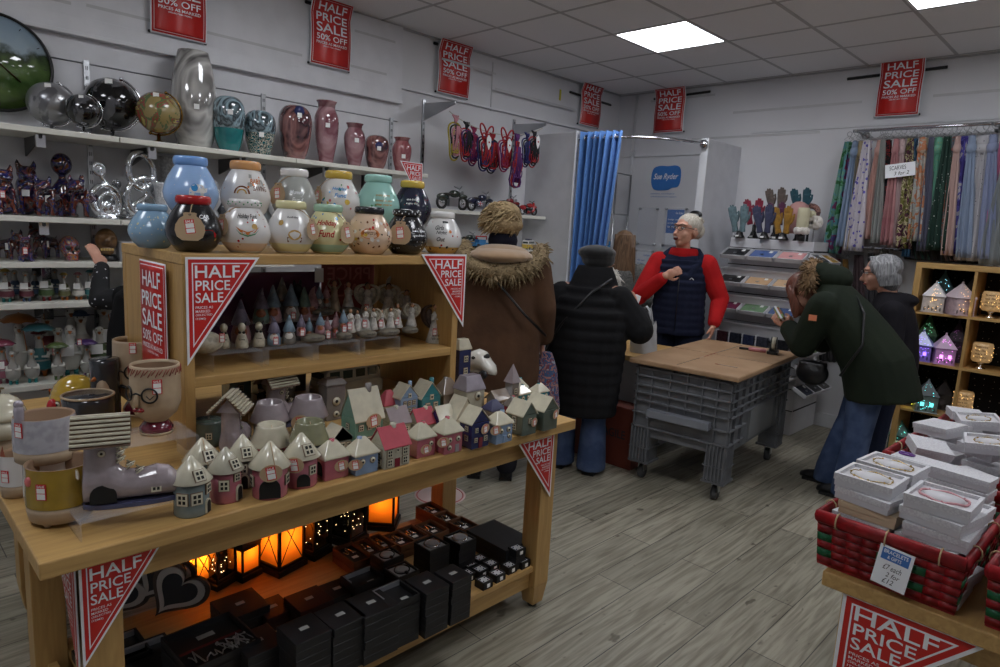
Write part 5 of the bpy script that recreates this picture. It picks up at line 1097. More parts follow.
p = Vector((-2.42, 1.22, TZ)); t = thing('flower_truck', 'grey pottery truck with rounded cab standing behind the flower house', 'model truck', p, .1); m = MB(); m.loft([[(x, .05*math.cos(a)*w, .02+h*.5*(1+math.sin(a))) for a in [2*PI*i/18 for i in range(18)]] for x, w, h in ((-.08,.7,.08),(-.07,1,.1),(0,1.02,.11),(.05,.95,.1),(.07,.6,.06))]); m.build('cab', GC['grey'], t)
for x in (-.05,.04):
 for sy in (-1, 1): m = MB(); m.cyl((x, sy*.035, .02), (x, sy*.052, .02), .02, 12); m.build('wheel', GC['dark'], t)
for k, (y, c, w, lab) in enumerate(((1.12,'dusk',.09,'teal-grey pottery block in the shadow at the back of the oak unit'), (1.24,'sage',.08,'dark green pottery block in the shadow behind the flower house'), (1.36,'grey',.10,'grey pottery house in the shadow behind the tall green house'), (1.62,'dusk',.1,'dark pottery house in the shadow behind the long camper van'))):
 t = thing('pottery_house', lab, 'pottery house', (-2.58, y, TZ), 0, 'pottery houses deep inside the oak unit'); m = MB(); m.b2((-.04,-w/2,0), (.04,w/2,.1)); m.build('walls', GC[c], t, bevel=.003)
 m = MB(); m.prism([(-.05,.1), (.05,.1), (0,.15)], -w*.55, w*.55, 0, Matrix(((1,0,0,0),(0,0,1,0),(0,1,0,0),(0,0,0,1)))); m.build('roof', GC['stone'], t); add_win(t, 'sq', .02, .024, (.04,0,.05), 0)
# ================================================================ figurines on the middle shelf
RH = .058; SZ = HZM+RH
for k, (y0, y1, x) in enumerate(((.84,1.02,-2.20),(1.03,1.21,-2.20),(1.22,1.41,-2.20),(1.42,1.60,-2.20))):
 riser((x-.02, (y0+y1)/2, HZM), y1-y0-.01, .19, RH, ('first','second','third','fourth')[k]+' clear riser from the left on the middle shelf', 0, 'clear acrylic risers on the middle shelf')
for k, (y0, y1, x) in enumerate(((.86,1.12,-2.46),(1.13,1.39,-2.46),(1.4,1.66,-2.46))):
 riser((x, (y0+y1)/2, HZM), y1-y0-.01, .20, RH+.055, ('left','middle','right')[k]+' taller clear riser at the back of the middle shelf', 0, 'tall clear acrylic risers on the middle shelf')
RS = {}
def resin(n, c): return mat('resin_'+n, c, .45, c2=tuple(int(v*.85) for v in c), scale=60)
RC = dict(cream=(196,188,168), purple=(110,102,122), blue=(120,142,158), pink=(170,130,136), green=(110,134,120), grey=(120,116,110), white=(206,202,194), brown=(86,66,56), tan=(160,140,116), skin=(190,144,112), ginger=(150,88,56), dark=(40,36,36))
def mp(px, X, z): return sp(px, X, z)
def gnome(px, ph, X, z, hat, body, beard, lab, tg=False, grp='gnome figurines on the middle shelf', bend=0):
 p = mp(px, X, z); H = ph*mpp(p); f = TOCAM(p); t = thing('gnome_figurine', lab, 'figurine', p, f, grp)
 m = MB(); m.lathe([(.19*H,0), (.22*H,.04*H), (.22*H,.2*H), (.17*H,.38*H), (.12*H,.45*H)], 14); m.build('body', resin(body, RC[body]), t)
 m = MB(); m.lathe([(.2*H,.42*H), (.21*H,.45*H), (.15*H,.62*H), (.08*H,.8*H)], 14, cap=False); m.tube([(0,0,.78*H), (.01*H,bend*.3*H,.9*H), (.02*H,bend*H,.99*H)], [.09*H,.05*H,.015*H], 10); m.build('hat', resin(hat, RC[hat]), t)
 m = MB(); m.ell((.15*H,0,.4*H), (.06*H,.06*H,.055*H), 8, 6); m.build('nose', resin('skin', RC['skin']), t)
 m = MB(); m.ell((.12*H,0,.27*H), (.12*H,.14*H,.15*H), 10, 8); m.ell((.11*H,0,.14*H), (.1*H,.08*H,.1*H), 8, 6); m.build('beard', resin(beard, RC[beard]), t)
 if tg: sticker(t, (.28*H,.06*H,.2*H), .1, .013, True, 'sale_tag')
 return t
def stone(loc, ry, lab, rx=.032, h=.03):
 m = MB(); m.ell((0,0,h*.5), (rx,ry,h*.52)); m.ell((0,0,h*.3), (rx*.98,ry*.97,h*.3)); o = tag(m.build('pebble_ornament', resin('stone', (120,114,100)), None, loc), lab, 'figurine base', 'grey pebble bases with writing')
 m = MB(); M = lambda x, y: Vector((rx*.97*math.sqrt(max(0,1-(x/ry)**2))+.001, x, y)); put_text(m, 'friends forever', -ry*.45, h*.5, ry*.9, h*.2, M, .01); m.build('lettering', INK, o); return o
def family(px, ph, X, z, lab, rows=2, grp='white peg figurines on the middle shelf'):
 p = mp(px, X, z); H = ph*mpp(p); f = TOCAM(p); t = thing('peg_figurine', lab, 'figurine', p, f, grp)
 m = MB(); m.lathe([(.2*H,0), (.23*H,.05*H), (.22*H,.25*H), (.15*H,.48*H), (.09*H,.64*H)], 16); m.ell((0,0,.78*H), (.15*H,.14*H,.17*H), 12, 8); m.build('body', resin('cream', RC['cream']), t)
 m = MB()
 for sy in (-1, 1): m.ell((.13*H,sy*.07*H,.6*H), (.03*H,.06*H,.05*H), 8, 6)
 m.build('bow_tie', resin('dark', RC['dark']), t)
 m = MB(); put_text(m, 'love', -.1*H, .32*H, .2*H, .08*H, lambda x, y: Vector((.21*H, x, y)), .01); m.build('lettering', INK, t)
 if rows == 1: m = MB(); m.tube([(0,.1*H,.86*H), (0,.17*H,1.0*H)], [.04*H,.03*H], 6); m.build('hat', resin('dark', RC['dark']), t)
 return t
def angel(px, ph, X, z, lab, dress='white', wings='cream', hair='dark', tg=False, wing=True, grp='angel figurines on the middle shelf', arms=0, z0=0):
 p = mp(px, X, z); H = ph*mpp(p); f = TOCAM(p); t = thing('angel_figurine', lab, 'figurine', p+Vector((0,0,z0)), f+.1, grp)
 m = MB(); m.lathe([(.2*H,0), (.21*H,.02*H), (.14*H,.3*H), (.085*H,.55*H), (.1*H,.68*H), (.05*H,.77*H)], 16, sy=1.1)
 if arms == 0: m.tube([(0,.1*H,.68*H), (.1*H,.1*H,.55*H), (.13*H,0,.6*H)], [.035*H,.03*H,.02*H], 8); m.tube([(0,-.1*H,.68*H), (.1*H,-.1*H,.55*H), (.13*H,0,.6*H)], [.035*H,.03*H,.02*H], 8)
 else:
  for sy in (-1, 1): m.tube([(0,sy*.09*H,.7*H), (0,sy*.2*H,.84*H), (0,sy*.12*H,1.02*H)], [.035*H,.03*H,.02*H], 8)
 m.build('dress', resin(dress, RC[dress]), t)
 m = MB(); m.ell((.01*H,0,.86*H), (.075*H,.07*H,.09*H), 10, 8); m.build('head', resin('skin', RC['skin']), t)
 m = MB(); m.ell((-.02*H,0,.885*H), (.08*H,.082*H,.085*H), 10, 8); m.build('hair', resin(hair, RC[hair]), t)
 if wing:
  m = MB()
  for sy in (-1, 1):
   P = [(-.07*H, sy*(.04+.22*math.sin(a)*(1.2-.35*math.cos(a)))*H, (.62+.28*-math.cos(a))*H) for a in [PI*i/10 for i in range(11)]]
   m.tube(P, [.02*H+.045*H*math.sin(PI*i/10) for i in range(11)], 6, flat=1)
   m.ell((-.07*H, sy*.15*H, .62*H), (.015*H,.11*H,.2*H), 8, 6)
  m.build('wings', resin(wings, RC[wings]), t)
 if tg: sticker(t, (.22*H,-.04*H,.3*H), .1, .014, True, 'sale_tag')
 return t
XA, XC = -2.19, -2.46; Z2 = HZM+RH+.055
t = thing('pebble_figurine', 'large cream pebble figurine with a red sale tag right beside the left sale sign', 'figurine', mp(206, XA, SZ), 0); m = MB(); m.ell((0,0,.03), (.045,.055,.036)); m.build('pebble', resin('cream', RC['cream']), t); sticker(t, (.045,.035,.05), .0, .014, True, 'sale_tag')
family(224, 26, XA-.03, SZ, 'two-headed cream peg figurine with lettering beside the pebble'); family(242, 27, XA, SZ, 'cream peg figurine with a black bow tie, left of its twin', 1); family(259, 26, XA, SZ, 'cream peg figurine with a dark tuft, right of its twin', 1)
gnome(274,30,XA,SZ,'purple','blue','white','large gnome with slouching purple hat beside the peg figures',True,bend=-.1); gnome(289,30,XA,SZ,'blue','grey','white','gnome with pale blue hat and white beard in the front row',False)
for px, h, hat, lab, tg in ((301,22,'purple','small gnome with violet hat on a pebble, leftmost of the front pebble',True), (309,23,'blue','small gnome with pale blue hat holding a grey sign',False), (320,22,'blue','small gnome with blue hat and pink body, right on the front pebble',False), (327,22,'pink','small gnome with curled pink hat',True), (336,26,'pink','small gnome with tall pink hat and tag',True), (343,23,'blue','small gnome with grey-blue hat at the end of the gnome row',True)):
 o = gnome(px, h, XA-(0 if px in (301,320,343) else .035), SZ, hat, 'pink' if px in (301,320,336) else 'grey', 'ginger' if px != 327 else 'white', lab, tg); o.location.z += .026 if px in (301,320,343) else .0
for px in (311, 345, 383, 398): pass
stone(mp(313, XA+.005, SZ), .048, 'long pebble base with writing under the small gnomes'); stone(mp(344, XA+.01, SZ), .032, 'pebble base with writing under the grey-hatted gnome')
for px, h, lab, tg in ((350,30,'small white angel behind a red tag, right after the gnomes',True), (357,27,'white fairy sitting at the left of a pebble, dark hair',False), (365,30,'white fairy holding a cat on the pebble',True), (373,28,'white fairy with raised hand beside the one holding a cat',False), (381,25,'small white fairy bending forward on the middle pebble',True), (390,27,'white fairy playing among doves',False), (397,30,'white fairy holding a tag in front of the doves',True), (411,30,'white fairy sitting on the edge of the right pebble',False)):
 o = angel(px, h*.82, XA-.01 if px % 2 else XA+.005, SZ, lab, tg=tg, wing=px in (373,390,411), hair='tan' if px in (350,397,411) else 'dark', grp='white fairy figurines on pebbles'); o.location.z += .024
for px, w, lab in ((367,.042,'pebble base under the fairies with the cat'), (389,.05,'wide pebble base under the dove fairies'), (410,.036,'pebble base under the fairy at the right')): stone(mp(px, XA+.02, SZ), w, lab)
gnome(241,44,XC+.08,SZ-.02,'purple','pink','ginger','gnome with dark purple hat holding a basket, back row left',True,grp='gnome figurines in the back row'); gnome(261,36,XC,Z2-.02,'purple','green','ginger','gnome with purple hat and green jug in the back row',grp='gnome figurines in the back row',bend=.05)
gnome(273,38,XC,Z2-.02,'blue','pink','ginger','gnome with grey-blue hat and ginger beard in the back row',grp='gnome figurines in the back row'); gnome(282,38,XC-.05,Z2,'grey','grey','grey','slim grey gnome at the back',grp='gnome figurines in the back row'); gnome(291,38,XC,Z2-.02,'blue','grey','white','gnome with knitted blue hat and long white beard',True,grp='gnome figurines in the back row')
gnome(304,34,XC,Z2-.02,'green','pink','ginger','gnome with green hat hugging its neighbour',grp='gnome figurines in the back row'); gnome(312,34,XC,Z2-.02,'pink','pink','ginger','gnome with pink curled hat hugged by the green one',grp='gnome figurines in the back row',bend=.08)
o = stone(mp(323, XC+.03, Z2), .05, 'large pebble base with writing in the back row'); gnome(319,22,XC,Z2+.03,'blue','grey','white','tiny blue-hatted gnome on the back pebble',grp='gnome figurines in the back row'); gnome(326,22,XC,Z2+.03,'pink','grey','ginger','tiny pink-hatted gnome on the back pebble',grp='gnome figurines in the back row')
angel(334,32,XC,Z2+.012,'thin figurine holding a heart above its head','tan','cream','brown',wing=False,arms=1); angel(348,30,XC,Z2+.01,'white figurine of a couple embracing','white','cream','brown',wing=False); stone(mp(350, XC+.03, Z2), .05, 'pebble base under the embracing couple')
angel(367,36,XC+.03,Z2-.02,'white winged angel with a red tag, left of the angel pair',tg=True); angel(388,34,XC+.03,Z2-.02,'white kneeling angel with long wings in the back row',tg=False); angel(399,36,XC-.04,Z2,'white angel with round wings at the back',tg=True); angel(406,30,XC+.08,Z2-.03,'small white angel leaning over the pebble',wing=True)
angel(418,58,XC-.04,HZM,'tall pale winged figurine with dark hair in the right back corner','cream','brown','brown',grp='tall willow-like figurines'); angel(428,58,-2.36,HZM,'tall slim brown figurine with folded arms','brown','brown','brown',wing=False,grp='tall willow-like figurines')
a_ = angel(435,41,-2.2,HZM,'cream triangular angel figurine with brown round wings at the right end of the middle shelf','white','brown','brown',tg=True,grp='tall willow-like figurines')
m = MB(); H = 41*mpp(a_.location); put_text(m, 'friend', -.09*H, .18*H, .18*H, .07*H, lambda x, y: Vector((.205*H, x, y)), .01); put_text(m, 'with love', -.1*H, .1*H, .2*H, .06*H, lambda x, y: Vector((.205*H, x, y)), .01); m.build('lettering', INK, a_)
t = thing('cushion', 'dark purple buttoned velvet cushion behind the gnomes', 'cushion', (HX0+.02, 1.2, HZM), 0)
m = MB(); m.grid(lambda u, v: (.03+.05*math.sin(PI*u)**.5*math.sin(PI*v)**.5+.006*math.cos(u*26)*math.cos(v*14), (u-.5)*.62, .14+(v-.5)*.28), 40, 24); m.grid(lambda u, v: (.03-.03*math.sin(PI*u)**.5*math.sin(PI*v)**.5, (u-.5)*.62, .14+(v-.5)*.28), 40, 24); m.build('cover', mat('velvet_purple', (84,34,74), .8, sheen=.4), t)
m = MB()
for u in (.2,.4,.6,.8):
 for v in (.35,.7): m.ell((.082, (u-.5)*.62, .14+(v-.5)*.28), .008, 8, 6)
m.build('buttons', mat('velvet_purple', (62,24,56)), t)
t = tag(MB().b2((-.002,-.02,-.03), (.002,.02,.03)).build('swing_ticket', TAGW, None, (HX0+.115, 1.47, HZM+.27), 0), 'white swing ticket hanging beside the purple cushion', 'ticket')
t = thing('bird_figurine', 'dark cat-like figurine silhouetted behind the gnomes in front of the cushion', 'figurine', (HX0+.13, 1.36, HZM), 0); m = MB(); m.lathe([(.03,0), (.035,.02), (.028,.1), (.02,.17), (.014,.2)], 12); m.ell((0,0,.215), (.024,.024,.024)); m.ell((0,.014,.24), (.006,.006,.014)); m.ell((0,-.014,.24), (.006,.006,.014)); m.build('body', resin('dark', RC['dark']), t)
t = thing('sale_poster', 'dim red half price poster seen reversed behind the oak unit', 'sign', (HX0-.02, 1.56, HZT-.34)); m = MB(); m.b2((-.002,0,0), (0,.29,.3)); m.build('panel', mat('poster_back', (120,50,44), .5), t)
m = MB(); fn = lambda x, y: Vector((.0006, .29-x*.29, y*.3)); put_text(m, 'PRICE', .1, .62, .8, .2, fn, .01); put_text(m, 'SALE', .1, .36, .8, .2, fn, .01); m.build('lettering', mat('poster_ghost', (160,96,90), .5), t)
# ================================================================ gift boxes, lanterns and hearts on the lower shelf
BOXM = mat('gift_box_black', (22,22,24), .45, c2=(30,30,33)); BOXR2 = mat('ribbon_red', (92,22,24), .5); BOXR = mat('gift_box_wine', (44,20,20), .5); LBL = mat('box_label', (150,150,148), .6); PAD = mat('grey_pad', (150,150,152), .7)
def under(lab, k):
 w = lab.replace('top of the ', '').replace(',', ' ,').split()[:9]
 while w[-1] in ('a', 'the', 'of', 'with', 'in', 'and', ',', 'under', 'left', 'open', 'behind'): w.pop()
 return ('lowest', 'second', 'third', 'fourth', 'fifth', 'sixth')[k]+' box up, under the '+' '.join(w).replace(' ,', ',')
def gbox(p, w, d, h, rz, lab, top='lid', n=1, label=True, grp='black gift boxes on the lower shelf', mt=None, name='gift_box'):
 """a stack of n boxes at p; only the top one shows its lid"""
 for k in range(n):
  last = k == n-1; j = random.Random(int(p[0]*1e4)+k).uniform(-.03, .03)
  t = thing(name, lab if last else under(lab, k), 'gift box', (p[0], p[1], p[2]+k*h), rz+j, grp)
  m = MB(); m.box((0,0,h*.3), (d*.985, w*.985, h*.6));
  if not last or top == 'lid': m.build('base', mt or BOXM, t)
  if top == 'lid' or not last:
   m = MB(); m.box((0,0,h*.78), (d, w, h*.4)); m.build('lid', mt or BOXM, t, bevel=.0015)
   if label and last: m = MB(); m.b2((-.008,-.014,h*.98), (.008,.014,h*.985+.001)); m.build('label', LBL, t)
  else:
   m = MB(); e = .006; m.b2((-d/2,-w/2,0), (d/2,w/2,h*.35)); m.b2((-d/2,-w/2,0), (-d/2+e,w/2,h)); m.b2((d/2-e,-w/2,0), (d/2,w/2,h)); m.b2((-d/2,-w/2,0), (d/2,-w/2+e,h)); m.b2((-d/2,w/2-e,0), (d/2,w/2,h)); m.build('tray', mt or BOXM, t)
   if top == 'bangle':
    m = MB(); m.b2((-d*.4,-w*.4,h*.35), (d*.4,w*.4,h*.8)); m.lathe([(d*.27,h*.8), (d*.27,h*1.05), (d*.22,h*1.12), (.001,h*1.14)], 24); m.build('cushion_pad', PAD, t)
    m = MB(); m.tube([(d*.31*math.cos(a), d*.31*math.sin(a), h*.95+.003*math.sin(a)) for a in [2*PI*i/26 for i in range(26)]], .0028, 6, closed=True); m.ell((d*.31,0,h*.98), (.008,.008,.006)); m.build('bracelet', BLACK if k % 2 else CHROME, t)
   elif top == 'frame':
    m = MB(); m.b2((-d*.45,-w*.45,h*.4), (-d*.4,w*.45,h*1.02)); m.b2((-d*.45,-w*.45,h*.4), (d*.1,-w*.41,h*1.02)); m.build('inner_edge', mat('silver_edge', (160,162,168), .3, metal=.6), t)
    if label: m = MB(); m.b2((d*.15,w*.05,h*.37), (d*.15+.016,w*.05+.028,h*.4)); m.build('label', LBL, t)
   elif top == 'chain':
    m = MB(); m.b2((-d*.05,-w*.45,h*.35), (d*.0,w*.45,h*.4)); m.build('ribbon', BOXR2, t)
    m = MB(); r = random.Random(3); P = [(d*.18+r.uniform(-.02,.05), -w*.38+w*.76*i/26, h*.5+r.uniform(0,.01)) for i in range(27)]
    m.tube(P, .0022, 5); P = [(d*.22+.03*math.sin(i*1.7), w*.1+w*.3*i/20+.02*math.cos(i), h*.5+.004*(i % 3)) for i in range(20)]; m.tube(P, .002, 5)
    for q in P[::3]: m.ell(q, .006, 6, 5)
    m.build('necklace', METAL, t); m = MB(); m.b2((-d*.3,-.02,h*.36), (-d*.3+.02,.03,h*.4)); m.build('label', LBL, t)
   elif top == 'gems':
    m = MB(); m.b2((-d*.42,-w*.42,h*.35), (d*.42,w*.42,h*.9)); m.build('white_pad', mat('white_pad', (188,188,190), .7), t)
    r = random.Random(int(p[1]*1e4)); gm = mat('stud_%d' % r.choice((0,1,2)), ((60,60,66),(120,40,40),(60,90,130))[r.choice((0,1,2))], .2, metal=.4); m = MB()
    for a in (-.2, .2):
     for b in (-.22, .22): m.ell((a*d, b*w, h*.93), (.003,.003,.0025), 8, 5)
    m.build('stud_earrings', gm, t); m = MB(); m.b2((d*.5,-.006,h*.2), (d*.5+.001,.01,h*.7)); m.build('label', TAGW, t)
   elif top == 'wood':
    m = MB(); m.b2((-d*.45,-w*.45,h*.3), (d*.45,w*.45,h*.55)); m.build('black_lining', BOXM, t); m = MB(); m.b2((d*.05,-.012,h*.55), (d*.05+.018,.012,h*.58)); m.build('label', TAGW, t)
    m = MB(); m.tube([(-d*.25+.03*math.sin(i*.7), -w*.25+w*.5*i/12, h*.6) for i in range(13)], .003, 5); m.ell((-d*.1,w*.1,h*.62), (.009,.006,.006)); m.build('necklace', CHROME, t)
 return t
def lp(px, py, h): return at(px, py, 2, LZ+h)
def stk(px, py, n, w, d, lab, top='lid', h=.027, rz=.0, **k):
 p = lp(px, py, n*h); return gbox((p.x, p.y, LZ), w, d, h, rz, lab, top, n, **k)
stk(142,660,1,.19,.2,'open black box with silver edge at the far left of the lower shelf','frame',label=False)
stk(112,650,1,.18,.15,'black box with silver edge half hidden by the left leg','frame',label=False)
stk(211,638,4,.21,.20,'big open gift box with tangled silver chain and a red ribbon','chain',h=.03,rz=.05)
stk(240,603,3,.145,.14,'top of the black boxes standing before the glowing small lantern')
stk(273,606,2,.10,.12,'top of the flat brown boxes right of the lantern-side stack',mt=BOXR)
stk(258,640,4,.12,.13,'top of the black boxes right of the chain box')
stk(309,598,3,.125,.12,'wine-coloured lid, top of the pile mid shelf',mt=BOXR)
stk(304,628,6,.115,.12,'top of the front black pile with a tilted white label')
stk(337,588,2,.12,.11,'top of the flat pale-labelled black pile, middle of shelf')
stk(340,614,6,.115,.12,'top of the front black pile next right of the tilted label')
stk(363,576,3,.13,.10,'open black box with a shiny corner behind the bracelets','frame')
stk(371,602,6,.13,.13,'top of the front black pile left of the open silver-edged box')
stk(395,592,6,.12,.12,'silver-edged open black box on the front pile','frame')
stk(427,582,6,.10,.12,'top of the tall front pile under a white label, near the stud boxes')
stk(453,573,6,.09,.10,'top of the narrow pile beside the stud boxes')
stk(387,554,4,.095,.09,'bracelet on a grey pad, left back of four','bangle',h=.026); stk(402,569,4,.095,.09,'bracelet on a grey pad, left front of four','bangle',h=.026)
stk(432,543,5,.10,.1,'bracelet on a grey pad, tall pile in the middle','bangle',h=.026); stk(460,537,5,.09,.1,'bracelet on a grey pad, right end of four','bangle',h=.026)
stk(500,534,1,.17,.24,'large plain black case behind the stud earring boxes',label=False,h=.075)
for k, (px, py) in enumerate(((480,557),(469,563),(491,562),(480,568),(497,572),(484,579),(509,564),(467,572),(456,566),(522,559))):
 stk(px, py, 1 if k < 9 else 1, .052, .048, 'small black box of stud earrings on white pad, '+('back row left','middle row left','back row middle','centre','front row middle','front corner nearest the viewer','front row right','left edge','far left beside the narrow pile','against the right leg')[k], 'gems', h=.03, grp='stud earring boxes')
stk(517,547,3,.055,.05,'small black box of stud earrings on a higher pile by the right leg','gems',h=.028, grp='stud earring boxes')
WBX = mat('card_brown', (110,72,46), .6)
for k, (px, py, w, d) in enumerate(((432,508,.09,.13),(446,516,.085,.11),(463,523,.09,.12),(432,527,.09,.13),(413,532,.08,.13),(399,538,.08,.13),(382,541,.06,.13),(368,546,.06,.13),(353,552,.09,.16))):
 stk(px, py, 2, w, d, 'brown card box, '+('furthest back','second from the back','third from the back','behind the tall bracelet pile','left of the back bracelet pile','behind the left bracelets','narrow one in the left row','narrowest at the left of the row','beside the glowing amber lantern, left end')[k], 'wood', h=.03, mt=WBX, grp='brown card jewellery boxes')
AMB = bpy.data.materials.new('amber_glass'); AMB.use_nodes = True
b = AMB.node_tree.nodes['Principled BSDF']; b.inputs['Base Color'].default_value = lin((246,170,80)); b.inputs['Roughness'].default_value = .5; b.inputs['Transmission Weight'].default_value = .0; b.inputs['Alpha'].default_value = 1
tr = AMB.node_tree.nodes.new('ShaderNodeBsdfTranslucent'); tr.inputs['Color'].default_value = lin((250,160,60)); mx = AMB.node_tree.nodes.new('ShaderNodeMixShader'); mx.inputs[0].default_value = .8
o_ = AMB.node_tree.nodes['Material Output']; AMB.node_tree.links.new(b.outputs[0], mx.inputs[1]); AMB.node_tree.links.new(tr.outputs[0], mx.inputs[2]); AMB.node_tree.links.new(mx.outputs[0], o_.inputs['Surface'])
FLAME = mat('flame', (255,190,90), .5, emit=(255,180,80), estr=30); LEDW = mat('led_point', (255,220,170), .5, emit=(255,214,150), estr=4); GLASSD = mat('smoked_glass', (40,36,32), .1, coat=1)
def lantern(px, py, pw, h, lab, kind, rz=.5):
 p = lp(px, py, 0); w = pw*mpp(p)/1.35; p = p+Vector((-.4,.5,0)).normalized()*w*.6; t = thing('lantern', lab, 'lantern', (p.x, p.y, LZ), rz, 'black metal lanterns on the lower shelf')
 m = MB(); m.box((0,0,.012), (w*1.12,w*1.12,.024)); m.box((0,0,.03), (w,w,.012)); m.build('base', BLACK, t, bevel=.002)
 m = MB()
 for x in (-1,1):
  for y in (-1,1): m.box((x*w*.46, y*w*.46, h/2), (w*.08,w*.08,h-.04))
 m.box((0,0,h-.012), (w*1.02,w*1.02,.02)); m.build('frame', BLACK, t)
 m = MB(); m.box((0,0,h+.02), (w*1.1,w*1.1,.05), top=.3); m.tube([(.0,.02*math.cos(a),h+.05+.02*math.sin(a)) for a in [2*PI*i/14 for i in range(14)]], .003, 6, closed=True); m.build('roof', BLACK, t)
 if kind == 'amber' or kind == 'plain':
  for k in range(4):
   a = k*PI/2; m = MB(); M = Matrix.Rotation(a, 4, 'Z'); m.add([M @ Vector((w*.44, y, z)) for y, z in ((-w*.42,.036),(w*.42,.036),(w*.42,h-.02),(-w*.42,h-.02))], [(0,1,2,3)])
   pn = m.build('pane', AMB, t)
   if kind == 'amber':
    m = MB(); m.tube([M @ Vector((w*.45,-w*.42,.036)), M @ Vector((w*.45,w*.42,h-.02))], .0022, 4); m.tube([M @ Vector((w*.45,w*.42,.036)), M @ Vector((w*.45,-w*.42,h-.02))], .0022, 4); m.build('cross_bars', BLACK, pn)
  m = MB(); m.cyl((0,0,.036), (0,0,.036+h*.25), w*.16, 14); m.build('candle', mat('candle_wax', (230,200,150), .5), t)
  m = MB(); m.ell((0,0,.06+h*.25), (.005,.005,.014), 8, 6); m.build('flame', FLAME, t)
  ld = bpy.data.lights.new('lantern_bulb', 'POINT'); ld.energy = .38 if kind == 'amber' else .26; ld.color = (1,.5,.14); ld.shadow_soft_size = .012
  lo = bpy.data.objects.new('lantern_bulb', ld); COL.objects.link(lo); lo.parent = t; lo.location = (0,0,.085+h*.25)
 else:
  for k in range(4):
   a = k*PI/2; M = Matrix.Rotation(a, 4, 'Z'); m = MB(); m.add([M @ Vector((w*.43, y, z)) for y, z in ((-w*.42,.036),(w*.42,.036),(w*.42,h-.02),(-w*.42,h-.02))], [(0,1,2,3)]); pn = m.build('pane', GLASSD, t)
   m = MB(); r = random.Random(k*7+int(px))
   for _ in range(8): m.ell(M @ Vector((w*.45, r.uniform(-.36,.36)*w, r.uniform(.06,h-.05))), .0015, 6, 4)
   m.build('fairy_lights', LEDW, pn)['kind'] = 'stuff'
 return t
lantern(193,592,26,.17,'small black lantern with amber panes half hidden behind the hearts','amber',.2)
lantern(210,590,36,.17,'black lantern with pin-prick lights, left one near the hearts','led',.35)
lantern(238,582,30,.145,'smallest glowing lantern with plain amber panes','plain',.25)
lantern(272,576,46,.26,'large glowing amber lantern with crossed bars in the middle','amber',.25)
lantern(308,560,34,.20,'black lantern with pin-prick lights right of the large amber one','led',.3)
lantern(343,548,36,.22,'black lantern with pin-prick lights left of the glowing amber lantern at the right','led',.3)
lantern(378,532,38,.22,'glowing amber lantern with plain panes at the right end of the row','plain',.75)
HW = mat('heart_white', (186,184,180), .6); HG = mat('heart_grey_wood', (84,74,66), .7, c2=(64,56,50)); HD = mat('heart_slate', (50,52,56), .7)
def heart(p, s, rz, lab, tilt=.12):
 t = thing('heart_ornament', lab, 'ornament', p, rz, 'layered wooden hearts')
 P = [(16*math.sin(a)**3/17, (13*math.cos(a)-5*math.cos(2*a)-2*math.cos(3*a)-math.cos(4*a))/17) for a in [2*PI*i/48 for i in range(48)]]
 M0 = Matrix.Translation((0,0,s*.72)) @ Matrix.Rotation(-tilt, 4, 'Y') @ Matrix.Rotation(-.7, 4, 'X') @ Matrix(((0,0,1,0),(1,0,0,0),(0,1,0,0),(0,0,0,1)))
 for nm, k, z0, z1, mt in (('outer_heart',1,-.02,.0,HG), ('white_rim',.84,0,.006,HW), ('slate_centre',.62,.006,.009,HD)):
  m = MB(); m.prism([(x*s*k, (y+.05*(1-k))*s*k) for x, y in P], z0, z1, 0, M0); m.build(nm, mt, t, bevel=.002)
 return t
p = lp(180, 622, 0); heart((p.x-.02, p.y, LZ+.03), .105, -.45, 'front wooden heart with white rim and slate centre')
heart((p.x-.1, p.y-.02, LZ+.055), .11, -.45, 'wooden heart behind the front one, peeping over its top')
p = lp(122, 622, 0); heart((p.x-.03, p.y, LZ+.02), .10, -.45, 'wooden heart mostly hidden behind the sale sign on the left leg')
# ================================================================ cord toys hung on the wall
t = thing('shelf_bracket_pair', 'pair of steel wall arms holding the string of cord toys', 'bracket', (XL+.015, 3.37, 2.35))
for y, z in ((0, .09), (1.03, .08)):
 m = MB(); m.prism([(0,-.08), (0,.05), (.37,.035), (.37,.015)], -.006, .006, M=Matrix.Translation((0, y, z)) @ Matrix.Rotation(PI/2, 4, 'X')); m.build('arm', METAL, t)
WIRE = []
for i in range(21): u = i/20; WIRE.append(Vector((-4.02+.12*u, 3.42+.95*u, 2.42-.11*math.sin(PI*u)**.8)))
m = MB(); m.tube(WIRE, .0035, 6); tag(m.build('hanging_cord', mat('cord_white', (186,180,168), .7)), 'thin pale cord strung between the two steel wall arms', 'cord')
CCOL = dict(y=(176,160,52), k=(22,22,28), p=(84,34,100), r=(168,32,40), n=(34,38,96), m=(150,40,84), q=(200,140,150))
CM = {k: mat('cord_'+k, v, .7) for k, v in CCOL.items()}
